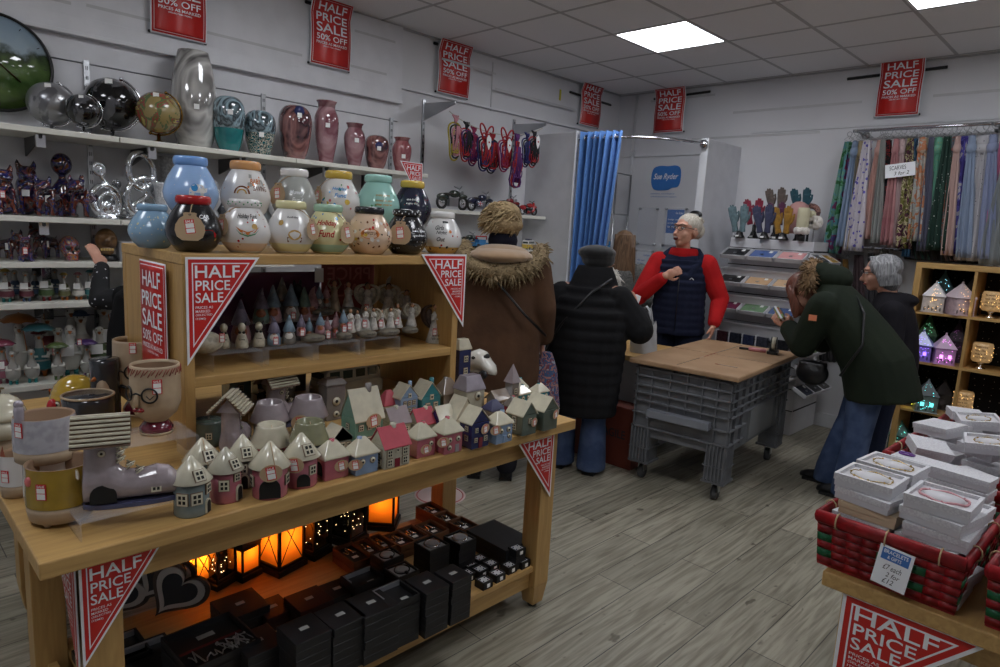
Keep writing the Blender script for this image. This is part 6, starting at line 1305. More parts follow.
def cordtoy(u, cols, w, h, lab, kind='bag', tg=False, dx=0):
 i = u*20; a = WIRE[int(i)]; b = WIRE[min(int(i)+1, 20)]; p = a.lerp(b, i-int(i)); t = thing('cord_toy', lab, 'cord toy', (p.x+dx, p.y, p.z-h), .25, 'knotted cord toys hanging on the wall')
 r = random.Random(int(u*100)); n = 3 if kind == 'bag' else 2
 for k, c in enumerate(cols):
  m = MB(); sc = 1-.13*k
  P = [(.012*k+.01*math.sin(3*q), w/2*sc*math.sin(q)*(1-.35*math.cos(q)), h*.44+h*.42*sc*-math.cos(q)) for q in [2*PI*i/28 for i in range(28)]]
  if kind == 'dress': P = [(.012*k, w/2*sc*(s_*(.25+.75*(1-z_)**1.3)), h*z_*sc+.02) for s_, z_ in [(1,.95),(.5,.8),(.45,.65),(.8,.35),(1,.12),(.7,.02),(0,-.02),(-.7,.02),(-1,.12),(-.8,.35),(-.45,.65),(-.5,.8),(-1,.95)]]
  m.tube(P, .0065, 6, closed=True)
  for j in range(4+k):
   y = (j/(3+k)-.5)*w*.62*sc; m.tube([(.015+.008*k, y*.4, h*.78), (.02+.01*k, y+.012*math.sin(j*2+k), h*.45), (.012, y*.9, h*.12)], .0055, 6)
  for j in range(3): y = (j-1)*w*.22; zc = h*(.3+.14*k); m.tube([(.025, y+.035*math.cos(q), zc+.04*math.sin(q)) for q in [2*PI*i/12 for i in range(12)]], .005, 6, closed=True)
  m.build('cord_loops', CM[c], t)
 m = MB()
 if kind == 'fly':
  for sy in (-1, 1): m.tube([(.02, sy*(.05+.05*math.cos(q)), h*.97+.045*math.sin(q)+.03*math.cos(q)) for q in [2*PI*i/16 for i in range(16)]], .007, 6, closed=True); m.tube([(.02, sy*(.035+.03*math.cos(q)), h*.84+.03*math.sin(q)) for q in [2*PI*i/12 for i in range(12)]], .006, 6, closed=True)
 else:
  for j in range(4): m.tube([(0,0,h*.84), (.01,(j-1.5)*.014,h*.94), (.0,(j-1.5)*.026,h*1.02)], .007, 6)
 m.build('top_knot', CM[cols[-1]], t)
 if tg: m = MB(); m.prism([(-.034,.03),(0,.055),(.034,.03),(.03,-.02),(0,-.06),(-.03,-.02)], 0, .002, 0, Matrix.Translation((.045,0,h*.72)) @ Matrix(((0,0,1,0),(1,0,0,0),(0,1,0,0),(0,0,0,1)))); g = m.build('heart_tag', TAGW, t); m = MB(); m.b2((.0475,-.01,h*.7), (.048,.012,h*.74)); m.build('price_print', DRD, g)
cordtoy(.06,'ykq',.17,.34,'black, yellow and pink cord bag at the left end of the string')
cordtoy(.17,'rpk',.16,.30,'plum and red cord bag second from the left')
cordtoy(.27,'pm',.15,.30,'violet cord bag behind the red butterfly',dx=-.03)
cordtoy(.36,'nkr',.2,.32,'navy cord bag with a red butterfly top and heart tag','fly',True)
cordtoy(.47,'knr',.2,.32,'black cord bag with red loops next to the heart-tagged navy one',dx=-.03)
cordtoy(.58,'mpr',.2,.30,'violet butterfly cord bag with a pale heart tag','fly',True)
cordtoy(.68,'prp',.2,.44,'longest violet and red cord bag with a fanned skirt','dress',dx=.03)
cordtoy(.82,'nkn',.14,.28,'navy cord bag near the right end')
cordtoy(.90,'rkk',.15,.30,'black and red cord bag at the right end of the string',tg=True)
# ================================================================ changing booth
BY, BXr = 4.6, -3.73
struct(MB().b2((XL, BY, 0), (BXr, BY+.03, 2.41)).build('partition_wall_1', mat('booth_panel', (206,207,212), .45), bevel=.004))
m = MB(); m.b2((BXr, BY-.005, .0), (BXr+.02, BY+.04, 2.42)); struct(m.build('partition_wall_1_trim', WHITE))
struct(MB().b2((-2.92, 5.36, 0), (-2.88, YB, 2.41)).build('partition_wall_2', mat('booth_panel', (206,207,212), .45), bevel=.004))
m = MB(); m.b2((-2.935, 5.345, 0), (-2.865, 5.365, 2.41)); struct(m.build('partition_wall_2_trim', WHITE))
RAILP = []
A_, B_ = Vector((-3.72, 4.66, 2.36)), Vector((-2.90, 5.345, 2.36)); cpt = Vector((-2.98, 4.62, 2.36))
for i in range(17): u = i/16; RAILP.append(A_*(1-u)**2+cpt*2*u*(1-u)+B_*u*u)
t = thing('curtain_rail', 'curved chrome curtain rail of the changing booth', 'curtain rail', A_)
m = MB(); m.tube([q-A_ for q in RAILP], .0125, 10); m.build('rail', CHROME, t)
for q, d in ((RAILP[0]-A_, (-1,0,0)), (RAILP[-1]-A_, (0,1,0))): m = MB(); m.cyl(q-Vector(d)*.03, q+Vector(d)*.005, .035, 18); m.build('flange', CHROME, t)
BLUE = mat('curtain_blue', (84,132,198), .75, c2=(78,124,190), scale=40, sheen=.2)
def cr(u):
 i = min(u, .999)*16; return RAILP[int(i)].lerp(RAILP[int(i)+1], i-int(i))
t = thing('curtain', 'blue booth curtain bunched at the left of its curved rail', 'curtain', A_+Vector((0,0,-2.3)))
def cf(u, v):
 q = cr(.02+.30*u*(1-.42*v)); d = (cr(.05+.3*u)-cr(.0+.3*u)); n = Vector((d.y, -d.x, 0)).normalized()
 w = math.sin(u*PI*13+.4*math.sin(v*3))*(.038-.008*v)+.012*math.sin(u*31+v*2)
 return q+n*w+Vector((0,0,.05-2.2*v))-A_-Vector((0,0,-2.3))
m = MB(); m.grid(cf, 150, 24); m.build('cloth', BLUE, t, solid=.003)
for k in range(4):
 q = cr(.03+k*.075+.02)-A_+Vector((0,0,2.3)); m = MB(); m.tube([q+Vector((.0, .024*math.cos(a), .024*math.sin(a))) for a in [2*PI*i/14 for i in range(14)]], .006, 6, closed=True); m.build('eyelet', CHROME, t)
t = thing('glass_shelf_unit', 'slim chrome and glass shelf unit behind the blue curtain', 'shelf unit', (-4.1, 5.55, 0)); X1 = .17
for x, y in ((-.12,0),(X1,0),(-.12,.25),(X1,.25)): m = MB(); m.cyl((x,y,0), (x,y,2.16), .009, 8); m.build('post', METAL, t)
for z in (.4,.85,1.3,1.75,2.15): m = MB(); m.b2((-.12,0,z), (X1,.25,z+.01)); m.build('shelf', ACRY, t);
for z in (.4,.85,1.3,1.75,2.15):
 m = MB(); m.tube([(-.12,0,z+.005),(X1,0,z+.005),(X1,.25,z+.005)], .006, 6); m.build('shelf_rim', METAL, t)
m = MB(); m.cyl((0,0,0), (0,0,.13), .022, 14); m.cyl((0,0,.13), (0,0,.17), .012, 10); q = at(601, 262, 1, 5.5); tag(m.build('spray_bottle', CYA, None, (-4.0,5.62,1.312)), 'blue bottle on the glass shelf beside the curtain edge', 'bottle')
yb = YB-.002
p = at(666, 178, 1, yb); t = thing('wall_logo', 'rounded blue logo sign with white handwriting on the booth wall', 'sign', p)
P = [(-.95,.55),(-.8,.85),(-.4,.97),(.1,.93),(.6,.97),(.9,.75),(.98,.2),(.95,-.4),(.8,-.72),(.45,-.78),(.2,-.95),(-.3,-.98),(-.75,-.9),(-.95,-.5),(-1,0)]
Q = [];
for i in range(len(P)):
 a, b_ = Vector(P[i]), Vector(P[(i+1) % len(P)]); pr, nx = Vector(P[i-1]), Vector(P[(i+2) % len(P)])
 for k in range(4): u = k/4; Q.append(.5*((2*a)+(b_-pr)*u+(2*pr-5*a+4*b_-nx)*u*u+(3*a-pr-3*b_+nx)*u**3))
MBk = Matrix(((1,0,0,0),(0,0,-1,0),(0,1,0,0),(0,0,0,1)))
def wlocal(z=0): return Matrix.Translation((0,-z,0)) @ MBk
m = MB(); m.prism([(q.x*.17, q.y*.125) for q in Q], 0, .004, 0, MBk); m.build('panel', mat('logo_blue', (52,116,190), .4), t)
m = MB(); put_text(m, 'Sue Ryder', -.14, -.03, .28, .075, lambda x, y: Vector((x, -.0055, y)), .012, .3); m.build('lettering', PWHITE, t)
LBL_BLUE = mat('print_blue', (60,110,180), .5)
m = MB(); put_text(m, 'palliative, neurological', -.16, -.165, .27, .016, lambda x, y: Vector((x, -.002, y)), .005); put_text(m, 'and bereavement support', -.16, -.195, .3, .016, lambda x, y: Vector((x, -.002, y)), .005); m.build('strapline', LBL_BLUE, t)
def holder(x0, x1, z0, z1, lab, kind):
 t = thing('poster_holder', lab, 'poster holder', (x0, yb, z0), 0, 'clear poster holders on the booth wall'); w, h = x1-x0, z1-z0
 m = MB(); m.b2((0,-.022,0), (w,-.019,h)); m.build('acrylic_sheet', ACRY, t)
 for x in (.012, w-.012):
  for z in (.012, h-.012): m = MB(); m.cyl((x,0,z), (x,-.03,z), .011, 10); m.build('stand_off', METAL, t)
 if kind:
  m = MB(); m.b2((.03,-.0185,.02), (w-.03,-.0175,h-.02)); pp = m.build('poster', PWHITE, t)
  if kind == 'blue':
   m = MB(); m.b2((.03,-.0192,h*.35), (w-.03,-.0186,h-.02)); m.build('blue_field', LBL_BLUE, pp)
   m = MB(); put_text(m, 'Sue Ryder', w*.5, h-.07, w*.35, .03, lambda x, y: Vector((x,-.0196,y)), .01, .3)
   for k, s_ in enumerate(('help us', 'provide care', 'for families')): put_text(m, s_, .045, h-.13-k*.035, w*.45, .022, lambda x, y: Vector((x,-.0196,y)), .005)
   m.build('lettering', PWHITE, pp)
  else:
   m = MB()
   put_text(m, 'Sue Ryder', w*.5, h-.07, w*.35, .028, lambda x, y: Vector((x,-.0192,y)), .01, .3)
   for k, s_ in enumerate(('100 ways', 'to help', 'provide', 'loving', 'care')): put_text(m, s_, .045, h-.12-k*.034, w*(.38-.03*k), .022, lambda x, y: Vector((x,-.0192,y)), .012)
   m.build('lettering', LBL_BLUE, pp)
   m = MB(); m.cyl((w*.62,-.0185,h*.38), (w*.62,-.0195,h*.38), w*.19, 24); m.build('crimson_disc', mat('disc_crimson', (176,30,84), .5), pp)
holder(-3.92,-3.69,1.46,1.845,'empty clear poster holder, top left of four',None); holder(-3.61,-3.36,1.46,1.85,'clear holder with a blue poster behind the laughing woman, top right of four','blue')
holder(-3.93,-3.70,1.05,1.41,'clear holder with a white poster and crimson disc, bottom left of four','white'); holder(-3.61,-3.36,1.0,1.41,'clear holder mostly hidden by the laughing woman, bottom right of four','blue')
# ================================================================ glove stand: a white stepped unit with trays
UW = mat('unit_white', (206,206,210), .4); SLOT = mat('slot_black', (30,30,32), .7)
UX0, UX1, UY = -2.62, -1.93, 5.28
t = thing('stepped_display_unit', 'white slatted display unit carrying purses in trays with gloves on top', 'display unit', (UX0, UY, 0)); UWD = UX1-UX0
m = MB(); m.b2((0,.16,0), (UWD,YB-UY-.02,1.585)); m.build('carcass', UW, t, bevel=.003)
for z, y in ((1.44,.05),(1.22,.02),(.99,0)): m = MB(); m.b2((0,y,z-.12), (UWD,.17,z-.105)); m.b2((0,y+.02,z-.21), (UWD,.17,z-.12)); m.build('step', UW, t)
m = MB()
for z in (.2,.38,.56,.74,.88,1.0,1.12,1.24,1.36,1.5): m.b2((UWD,.17,z), (UWD+.002,YB-UY-.03,z+.012)); m.b2((0,.158,z), (UWD,.16,z+.008))
m.build('slots', SLOT, t)['kind'] = 'stuff'
def tray(p, w, d, rz, pitch, c, lab, n_clasp=True, hh=.035):
 t = thing('purse_tray', lab, 'tray', p, rz, 'white trays of purses'); M = Matrix.Rotation(pitch, 4, 'X')
 m = MB(); e = .005; m.b2((-w/2,-d/2,0), (w/2,d/2,.004), 0, M)
 for a, b in (((-w/2,-d/2,0),(w/2,-d/2+e,hh)), ((-w/2,d/2-e,0),(w/2,d/2,hh)), ((-w/2,-d/2,0),(-w/2+e,d/2,hh)), ((w/2-e,-d/2,0),(w/2,d/2,hh))): m.b2(a, b, 0, M)
 m.build('tray', UW, t)
 o = thing('purse', 'purse lying in the '+lab, 'purse', p, rz, 'purses in the white trays'); m = MB(); m.b2((-w*.44,-d*.4,.006), (w*.44,d*.4,hh*.95), 0, M); m.build('body', c, o, bevel=.006)
 if n_clasp: m = MB(); m.b2((-.012,-d*.2,hh*.95), (.012,-d*.08,hh*1.05), 0, M); m.build('clasp', METAL, o)
 m = MB(); m.b2((w*.18,d*.1,hh*.95), (w*.30,d*.3,hh*1.02), 1 if False else 0, M); m.build('label', TAGW, o)
 return t
PU = lambda n, c: mat('leather_'+n, c, .35, coat=.2, scale=30)
cw = UWD/3
for r, (z, y, pit, cols) in enumerate(((1.47,.06,.42,(('black_a',(24,24,28)),('blue_a',(74,98,150)),('pink_a',(206,150,150)))), (1.25,.03,.42,(('black_b',(28,26,28)),('tan_a',(190,156,120)),('tan_b',(192,160,126)))), (1.03,.01,.42,(('plum_a',(96,24,56)),('green_a',(100,128,96)),('blue_b',(66,86,130)))))):
 for k, (n, c) in enumerate(cols):
  tray((UX0+cw*(k+.5), UY+y, z-.03), cw*.94, .15, 0, pit, PU(n, c), ('top','middle','lower')[r]+' row tray, '+('left','centre','right')[k]+', holding a '+n.split('_')[0]+' purse')
PI2 = PI/2
def strayp(y, z, c, n, lab): tray((UX1+.06, y, z), .19, .13, PI2, .5, PU(n, c), lab)
strayp(5.42,1.43,(34,34,36),'black_c','tilted side tray with black purses'); strayp(5.62,1.43,(180,140,40),'mustard_a','tilted side tray with a mustard purse')
for r, (z, cs) in enumerate(((.72,((90,110,70),(120,60,70))), (.56,((24,24,28),(40,60,66))), (.38,((36,44,60),(26,26,32),(44,40,38))))):
 for k, c in enumerate(cs): strayp(5.39+.19*k+r*.02, z, c, 'side_%d_%d' % (r, k), 'low side tray, '+('upper','second','bottom')[r]+' row, '+('nearest','next','furthest')[k]+' of the row')
for k, (c, lab) in enumerate((((50,20,26),'wine red scarf pack'),((28,30,40),'black patterned scarf pack'),((34,40,66),'navy scarf pack'),((44,46,56),'slate scarf pack'),((20,20,24),'black boxed scarf pack with white label'))):
 o = thing('boxed_scarf', lab+' standing in the lower rack of the white unit', 'packaged scarf', (UX0+.10+k*.115+(.05 if k == 4 else 0), UY-.02, .50), 0, 'upright packaged scarves at the foot of the unit')
 m = MB(); m.b2((-.045,0,0), (.045,.03,.30)); m.build('box', mat('pack_%d' % k, c, .3, c2=tuple(v+22 for v in c), scale=50), o, bevel=.003); m = MB(); m.b2((-.05,-.006,0), (.05,-.002,.02)); m.b2((-.052,-.006,0), (-.046,.034,.31)); m.build('rack_edge', UW, o)
m = MB(); m.b2((UX0, UY-.05, .48), (UX1, UY+.16, .498)); tag(m.build('rack_shelf', UW), 'white lower rack shelf of the display unit', 'shelf')
def gloves(px, X_, y, z, c, lab, h=.24, rz=0, flip=False, kind='pair', up=.0):
 q = at(px, 220, 1, y); p = Vector((q.x, y, 1.585)); t = thing('glove_stand', lab, 'gloves', p, rz, 'gloves shown on stands'); c = tuple(int(v*.86) for v in c); mt = mat('glove_'+lab[:14].replace(' ', '_'), c, .8, c2=tuple(int(v*.85) for v in c), scale=40, sheen=.3)
 m = MB(); m.cyl((0,0,0), (0,0,.05+up), .016, 10); m.lathe([(.045,0), (.045,.008), (.03,.03), (.02,.06)], 14); m.build('stand', BLACK, t)
 m = MB(); m.b2((-.015,-.05,.01), (.015,-.046,.025)); m.build('label', TAGW, t)
 for g in range(2):
  m = MB(); ox = -.045 if g == 0 else .02; oz = .05+up; tl = .26 if g == 0 else .0; M = Matrix.Translation((ox, .015*(1-g)+.0, oz)) @ Matrix.Rotation(-tl, 4, 'Y') @ Matrix.Diagonal((h/.24*.85, h/.24, h/.24, 1))
  m.loft([[(.03*k*math.cos(a), .016*math.sin(a), z_) for a in [2*PI*i/12 for i in range(12)]] for z_, k in ((0,1.0),(.04,.85),(.08,1.0),(.12,1.25),(.145,1.2))], M=M)
  for f_, (fx, L2) in enumerate(((-.026,.062),(-.009,.078),(.009,.075),(.026,.06))): m.tube([(fx,0,.13), (fx*1.15,0,.13+L2*.6), (fx*1.2,0,.13+L2)], [.0105,.0098,.007], 8, M=M)
  m.tube([(.028,0,.075), (.05,0,.11), (.055,0,.15)], [.012,.011,.008], 8, M=M)
  remeshed(m.build('glove', mt, t), .0045, 2)
 return t
gloves(741,0,5.42,0,(112,140,148),'grey-teal gloves on a stand at the left',.27)
gloves(755,0,5.62,0,(160,26,62),'crimson gloves standing highest on the left, behind the grey-teal ones',.26,up=.07)
gloves(766,0,5.42,0,(60,64,100),'navy gloves in front of the purple checked ones',.27)
gloves(776,0,5.62,0,(110,94,84),'taupe gloves highest in the middle',.25,up=.17)
gloves(778,0,5.50,0,(96,34,76),'purple checked gloves between the navy and mustard ones',.22,up=.07)
gloves(785,0,5.42,0,(178,128,26),'mustard yellow gloves on a stand',.26)
gloves(801,0,5.66,0,(22,84,100),'deep teal gloves highest on the right',.24,up=.18)
FLUF = mat('fluffy_white', (214,208,200), .95, sheen=.6, bump=.8, bscale=90); CRM = mat('knit_cream', (196,190,160), .85, bump=.5, bscale=120)
q = at(803, 220, 1, 5.42); t = thing('cuffed_mitten', 'cream knitted glove with a fluffy white cuff', 'gloves', (q.x, 5.42, 1.585)); m = MB(); m.cyl((0,0,0), (0,0,.05), .03, 12); m.build('stand', BLACK, t); m = MB(); m.lathe([(.04,.08), (.046,.12), (.045,.24), (.04,.26), (.001,.262)], 16); m.build('knit', CRM, t)
m = MB(); r = random.Random(5)
for k in range(16): a = 2*PI*k/16; m.ell((.04*math.cos(a), .04*math.sin(a), .075+.012*(k % 2)), (.024,.024,.024), 8, 6)
remeshed(m.build('fluffy_cuff', FLUF, t), .006)
q = at(816, 215, 1, 5.5); t = thing('pompom_hat', 'white fluffy pompom on a cream knitted cap', 'hat', (q.x, 5.5, 1.585)); m = MB(); m.cyl((0,0,0), (0,0,.12), .008, 8); m.build('stand', METAL, t); m = MB()
for k in range(40): a, b_ = r.random()*6.3, math.asin(r.uniform(-1,1)); m.ell((.045*math.cos(a)*math.cos(b_), .045*math.sin(a)*math.cos(b_), .15+.042*math.sin(b_)), .019, 6, 5)
remeshed(m.build('pompom', FLUF, t), .006); m = MB(); m.ell((-.03,0,.21), (.03,.03,.035)); m.build('knit', CRM, t)
q = at(799, 210, 1, 5.6); t = thing('soft_hat', 'dusty pink felt hat on the unit behind the cream glove', 'hat', (q.x, 5.6, 1.585)); m = MB(); m.cyl((0,0,0), (0,0,.2), .01, 8); m.build('stand', BLACK, t); m = MB(); m.lathe([(.075,.06), (.07,.1), (.085,.2), (.07,.29), (.03,.315), (.001,.32)], 20); m.build('felt', mat('felt_pink', (176,132,128), .85), t)
q = at(812, 200, 1, 5.7); t = thing('ear_warmer', 'brown and pink striped ear warmer at the back right of the gloves', 'ear warmer', (q.x, 5.7, 1.585)); m = MB(); m.cyl((0,0,0), (0,0,.22), .01, 8); m.build('stand', BLACK, t); m = MB(); m.tube([(.06*math.cos(a), 0, .24+.05*math.sin(a)) for a in [2*PI*i/20 for i in range(20)]], .022, 8, closed=True); m.build('band', multi('knit_stripe', [(60,40,40),(150,110,100),(50,36,40),(120,80,90)], 30, .8, coat=0), t)
# ================================================================ scarf rail
RY = 5.74; RZ = 2.46
t = thing('scarf_rail', 'double steel rail on the back wall from which the scarves hang', 'rail', (-1.85, RY, RZ))
for k, (y, z) in enumerate(((0,0), (.12,.02))): m = MB(); m.cyl((0,y,z), (2.2,y,z), .013, 12); m.build('bar', CHROME, t)
for x in (.02, .9, 1.8): m = MB(); m.cyl((x,-.02,0), (x,.26,0), .01, 8); m.cyl((x,.24,0), (x,.258,0), .03, 12); m.build('wall_arm', METAL, t)
def scarf(px0, px1, zb, kind, lab, w=.10, y=RY, knot=True, zt=RZ):
 a = at(px0, 140, 1, y); b = at(px1, 250, 1, y); ztop = zt-.075; L_ = ztop-zb
 t = thing('scarf', lab, 'scarf', (a.x, y, zb), 0, 'scarves on the rail'); dx = (b.x-a.x); r = random.Random(px0*7+px1)
 ph = r.uniform(0, 6)
 m = MB(); m.tube([(.02*math.cos(q)*.9, 0, L_+.06+.018*math.sin(q)) for q in [PI*1.35-PI*1.6*i/8 for i in range(9)]]+[(0,0,L_+.02)], .003, 5); m.tube([(.035,0,L_+.02), (0,0,L_+.045), (-.035,0,L_+.02), (0,0,L_+.0), (.035,0,L_+.02)], .003, 5); m.build('hanger', ACRY if False else METAL, t)
 def fn(side):
  def f(u, v):
   ww = w*(.34+.66*min(1, v*1.2+.05)**.8); s_ = (u-.5)*ww
   if v < .12 and knot: ww *= 1
   fold = .016*math.sin(u*PI*5+ph+v*1.5)*(.5+v)+.008*math.sin(u*PI*11+ph)
   return Vector((dx*v+s_, side*.018+fold*(1 if side > 0 else .8), L_*(1-v)+.0*u))
  return f
 m = MB(); m.grid(fn(1), 22, 14); m.grid(fn(-1), 22, 14)
 m.build('drape', kind, t, solid=.002)
 if knot: m = MB(); m.ell((dx*.08,-.008,L_*.9), (w*.36,.035,.045)); m.ell((dx*.05,-.012,L_*.95), (w*.26,.028,.045)); m.build('knot', kind, t)
 return t
SC = lambda n, c, **k: mat('scarf_'+n, c, .8, sheen=.2, **k)
HEARTP = multi('scarf_hearts', [(92,84,168),(196,190,198),(196,190,198)], 26, .8, detail=0, dist=.2, kind='dots', coat=0, interp='CONSTANT')
def sc_dots(n, base, dot, s=30):
 m_ = multi('scarf_'+n, [dot, base, base, base, base, base], s*1.6, .8, detail=0, kind='dots', coat=0, interp='CONSTANT'); return m_
FLOR = lambda n, cols, s=14: multi('scarf_'+n, cols, s*1.5, .8, detail=2, dist=.6, coat=0, interp='CONSTANT')
lin_ = lin
def lin(c): return lin_(tuple(v*.88 for v in c))
SCL = [(849,832,1.50,FLOR('garden',[(70,60,120),(120,40,90),(90,150,160),(110,160,140),(40,110,60),(30,90,50)],7),'green scarf with purple and blue flowers, first on the rail at the left',.13),
(856,841,1.56,SC('ltblue',(136,156,184)),'plain light blue scarf, second from the left on the rail',.08), (862,849,1.54,SC('beige',(186,168,132)),'beige and pink scarf, third from the left on the rail',.08),
(868,853,1.53,HEARTP,'white scarf with violet hearts',.12), (882,868,1.63,SC('blush',(206,162,152)),'blush pink scarf with a big knot',.12), (884,875,1.60,SC('silvergrey',(160,162,158)),'silver grey scarf right of the big blush knot',.07),
(889,882,1.60,FLOR('nightrose',[(20,20,26),(20,20,26),(20,22,28),(150,30,36),(24,24,30)]),'black scarf with red roses',.07), (897,886,1.59,SC('rosepink',(176,112,118),c2=(196,140,140)),'rose pink scarf left of the white sign',.08),
(903,894,1.57,SC('palepink',(208,180,180)),'pale pink and white scarf beneath the white sign',.08), (911,903,1.57,FLOR('olive',[(110,108,44),(110,108,44),(200,190,150),(90,26,56),(50,24,44),(120,116,50)]),'olive scarf with wine and cream flowers',.11),
(916,907,1.51,sc_dots('bluewave',(60,110,150),(210,210,200),60),'narrow blue and white dotted scarf',.05), (923,914,1.63,FLOR('peach',[(190,170,150),(200,130,90),(180,184,180),(204,196,188)],10),'white scarf with peach and orange patches',.10),
(926,921,1.60,SC('cream',(204,196,164)),'cream scarf behind the peach patched one',.06), (932,923,1.56,SC('slate',(84,86,108)),'slate grey scarf left of the mint one',.07),
(939,927,1.60,sc_dots('mint',(110,176,150),(190,170,90),34),'mint green scarf with small gold dots',.12), (948,936,1.57,sc_dots('forest',(22,56,46),(200,204,200),22),'dark green scarf with white blossoms',.12),
(953,946,1.58,FLOR('rust',[(150,150,150),(170,90,70),(120,130,140),(190,120,110)]),'grey and rust patterned scarf behind the dark green one',.06), (958,948,1.54,SC('shell',(200,168,160)),'shell pink scarf left of the purple one',.07),
(965,953,1.55,FLOR('violetblue',[(60,48,130),(60,48,130),(90,84,170),(196,190,200),(70,60,150)],8),'violet and white abstract scarf',.11), (972,965,1.53,SC('powder',(142,158,184)),'powder blue scarf right of the violet one',.09),
(984,970,1.51,sc_dots('whitedot',(196,194,198),(60,60,70),26),'white scarf with small dark dots, second widest on the rail',.17), (993,987,1.53,SC('lilac',(140,150,182)),'lilac blue scarf with a loose bow knot',.10),
(1004,991,1.51,SC('candy',(202,116,152)),'candy pink scarf cut by the right edge',.10), (1018,999,1.49,SC('greyfringe',(130,136,138)),'grey fringed scarf at the right edge',.2)]
for k, (a, b_, zb, mt, lab, w) in enumerate(SCL):
 scarf(a, b_, zb, mt, lab, w, RY+(.0 if k % 2 else .03), knot=k in (1,2,4,7,8,11,12,14,16,17,19,20,21))
for k, (px, c, zt, zb, w, lab) in enumerate(((838,(30,90,50),1.48,1.2,.12,'dark green scarf hanging in the lower tier at the left'),(852,(110,22,40),1.46,.9,.12,'wine red scarf of the lower tier'),(862,(150,110,40),1.46,.9,.08,'mustard scarf of the lower tier beside the wine red one'),(875,(60,40,44),1.5,.9,.12,'dark plum scarf of the lower tier above the grey-haired woman'),(888,(34,30,36),1.52,.8,.12,'black scarf of the lower tier left of the pale hem'),(899,(96,92,80),1.56,1.42,.12,'stone coloured scarf hem in the lower tier'),(908,(30,30,40),1.5,.8,.12,'navy black scarf of the lower tier'),(918,(60,58,70),1.7,1.5,.1,'slate scarf hem in the lower tier'),(928,(30,70,56),1.7,1.5,.1,'bottle green scarf hem in the lower tier'),(906,(120,60,90),1.3,.55,.06,'pink striped scarf hanging beside the pale wooden cube shelf'),(944,(20,20,24),1.8,1.49,.16,'black scarf behind the hems above the cube shelf'),(957,(150,120,120),1.7,1.5,.07,'dusty pink scarf hem above the cube shelf'),(970,(24,22,28),1.8,1.49,.2,'black scarf hanging low above the cube shelf'),(898,(26,24,30),1.35,.4,.14,'long black scarf down behind the grey-haired woman'),(985,(20,20,22),1.8,1.49,.2,'black scarf behind the white dotted one'),(1002,(22,22,24),1.8,1.49,.2,'black scarf at the right edge of the lower tier'),(920,(24,24,30),1.8,1.49,.14,'black scarf at the corner of the pale cube shelf'),(932,(20,22,24),1.8,1.49,.14,'black scarf above the left cube of the cube shelf'),(846,(30,26,30),1.3,.6,.12,'dark scarf hanging low beside the white display unit'))):
 scarf(px, px-3, zb, SC('low_%d' % k, c), lab, w, 5.84, False, zt+.075)
m = MB(); m.cyl((-1.82,5.86,1.56), (.2,5.86,1.56), .012, 10); tag(m.build('lower_rail', CHROME), 'lower steel rail behind the scarf hems', 'rail')
q = at(900, 170, 1, 5.69); t = thing('price_card', 'white handwritten price card clipped among the scarves', 'card', (q.x, 5.69, q.z)); m = MB(); m.b2((-.10,-.001,-.05), (.10,.001,.05)); m.build('card', PWHITE, t)
m = MB(); put_text(m, 'SCARVES', -.07, .005, .11, .03, lambda x, y: Vector((x,-.0016,y)), .0); put_text(m, '3 for 2', -.04, -.035, .1, .026, lambda x, y: Vector((x,-.0016,y)), .0, .2); m.build('lettering', INK, t); t.rotation_euler = (0,-.12,0)
lin = lin_
# ================================================================ cube shelf with lit ornaments
KX0, KY, KP, KH = -1.25, 5.6, .352, .367
KD = .38; NC, NR = 4, 4; KW = .04+NC*KP
t = thing('cube_shelf', 'pale oak cube shelf unit under the scarves, filled with lit houses', 'shelf unit', (KX0, KY, 0))
for nm, a, b in (('top_board',(0,0,1.44),(KW,KD,1.48)), ('bottom_board',(0,0,0),(KW,KD,.04)), ('side_panel',(0,0,.04),(.04,KD,1.44)), ('side_panel',(KW-.04,0,.04),(KW,KD,1.44))):
 m = MB(); m.b2(a, b); m.build(nm, WOODX if 'board' in nm else WOODZ, t, bevel=.002)
for k in range(1, NR): m = MB(); m.b2((.04,.004,1.48-KH*k-.008), (KW-.04,KD,1.48-KH*k+.008)); m.build('shelf', WOODX, t)
for k in range(1, NC): m = MB(); m.b2((.01+KP*k,.006,.04), (.028+KP*k,KD,1.44)); m.build('divider', WOODZ, t)
m = MB(); m.b2((.04,KD-.006,.04), (KW-.04,KD,1.44)); bp = m.build('black_cloth_backing', mat('cloth_black', (12,12,14), .9), t)
m = MB(); r = random.Random(2)
for i in range(24):
 for j in range(26):
  x, z = .06+i*.058+r.uniform(-.012,.012), .07+j*.052+r.uniform(-.01,.01); g = r.uniform(.0022,.0042); m.add([(x-g,KD-.0068,z), (x,KD-.0068,z-g), (x+g,KD-.0068,z), (x,KD-.0068,z+g)], [(0,1,2,3)])
m.build('silver_stars', mat('star_silver', (200,196,186), .3, metal=.3), bp)['kind'] = 'stuff'
def litled(n, c, e): return mat('glow_'+n, c, .4, emit=c, estr=e)
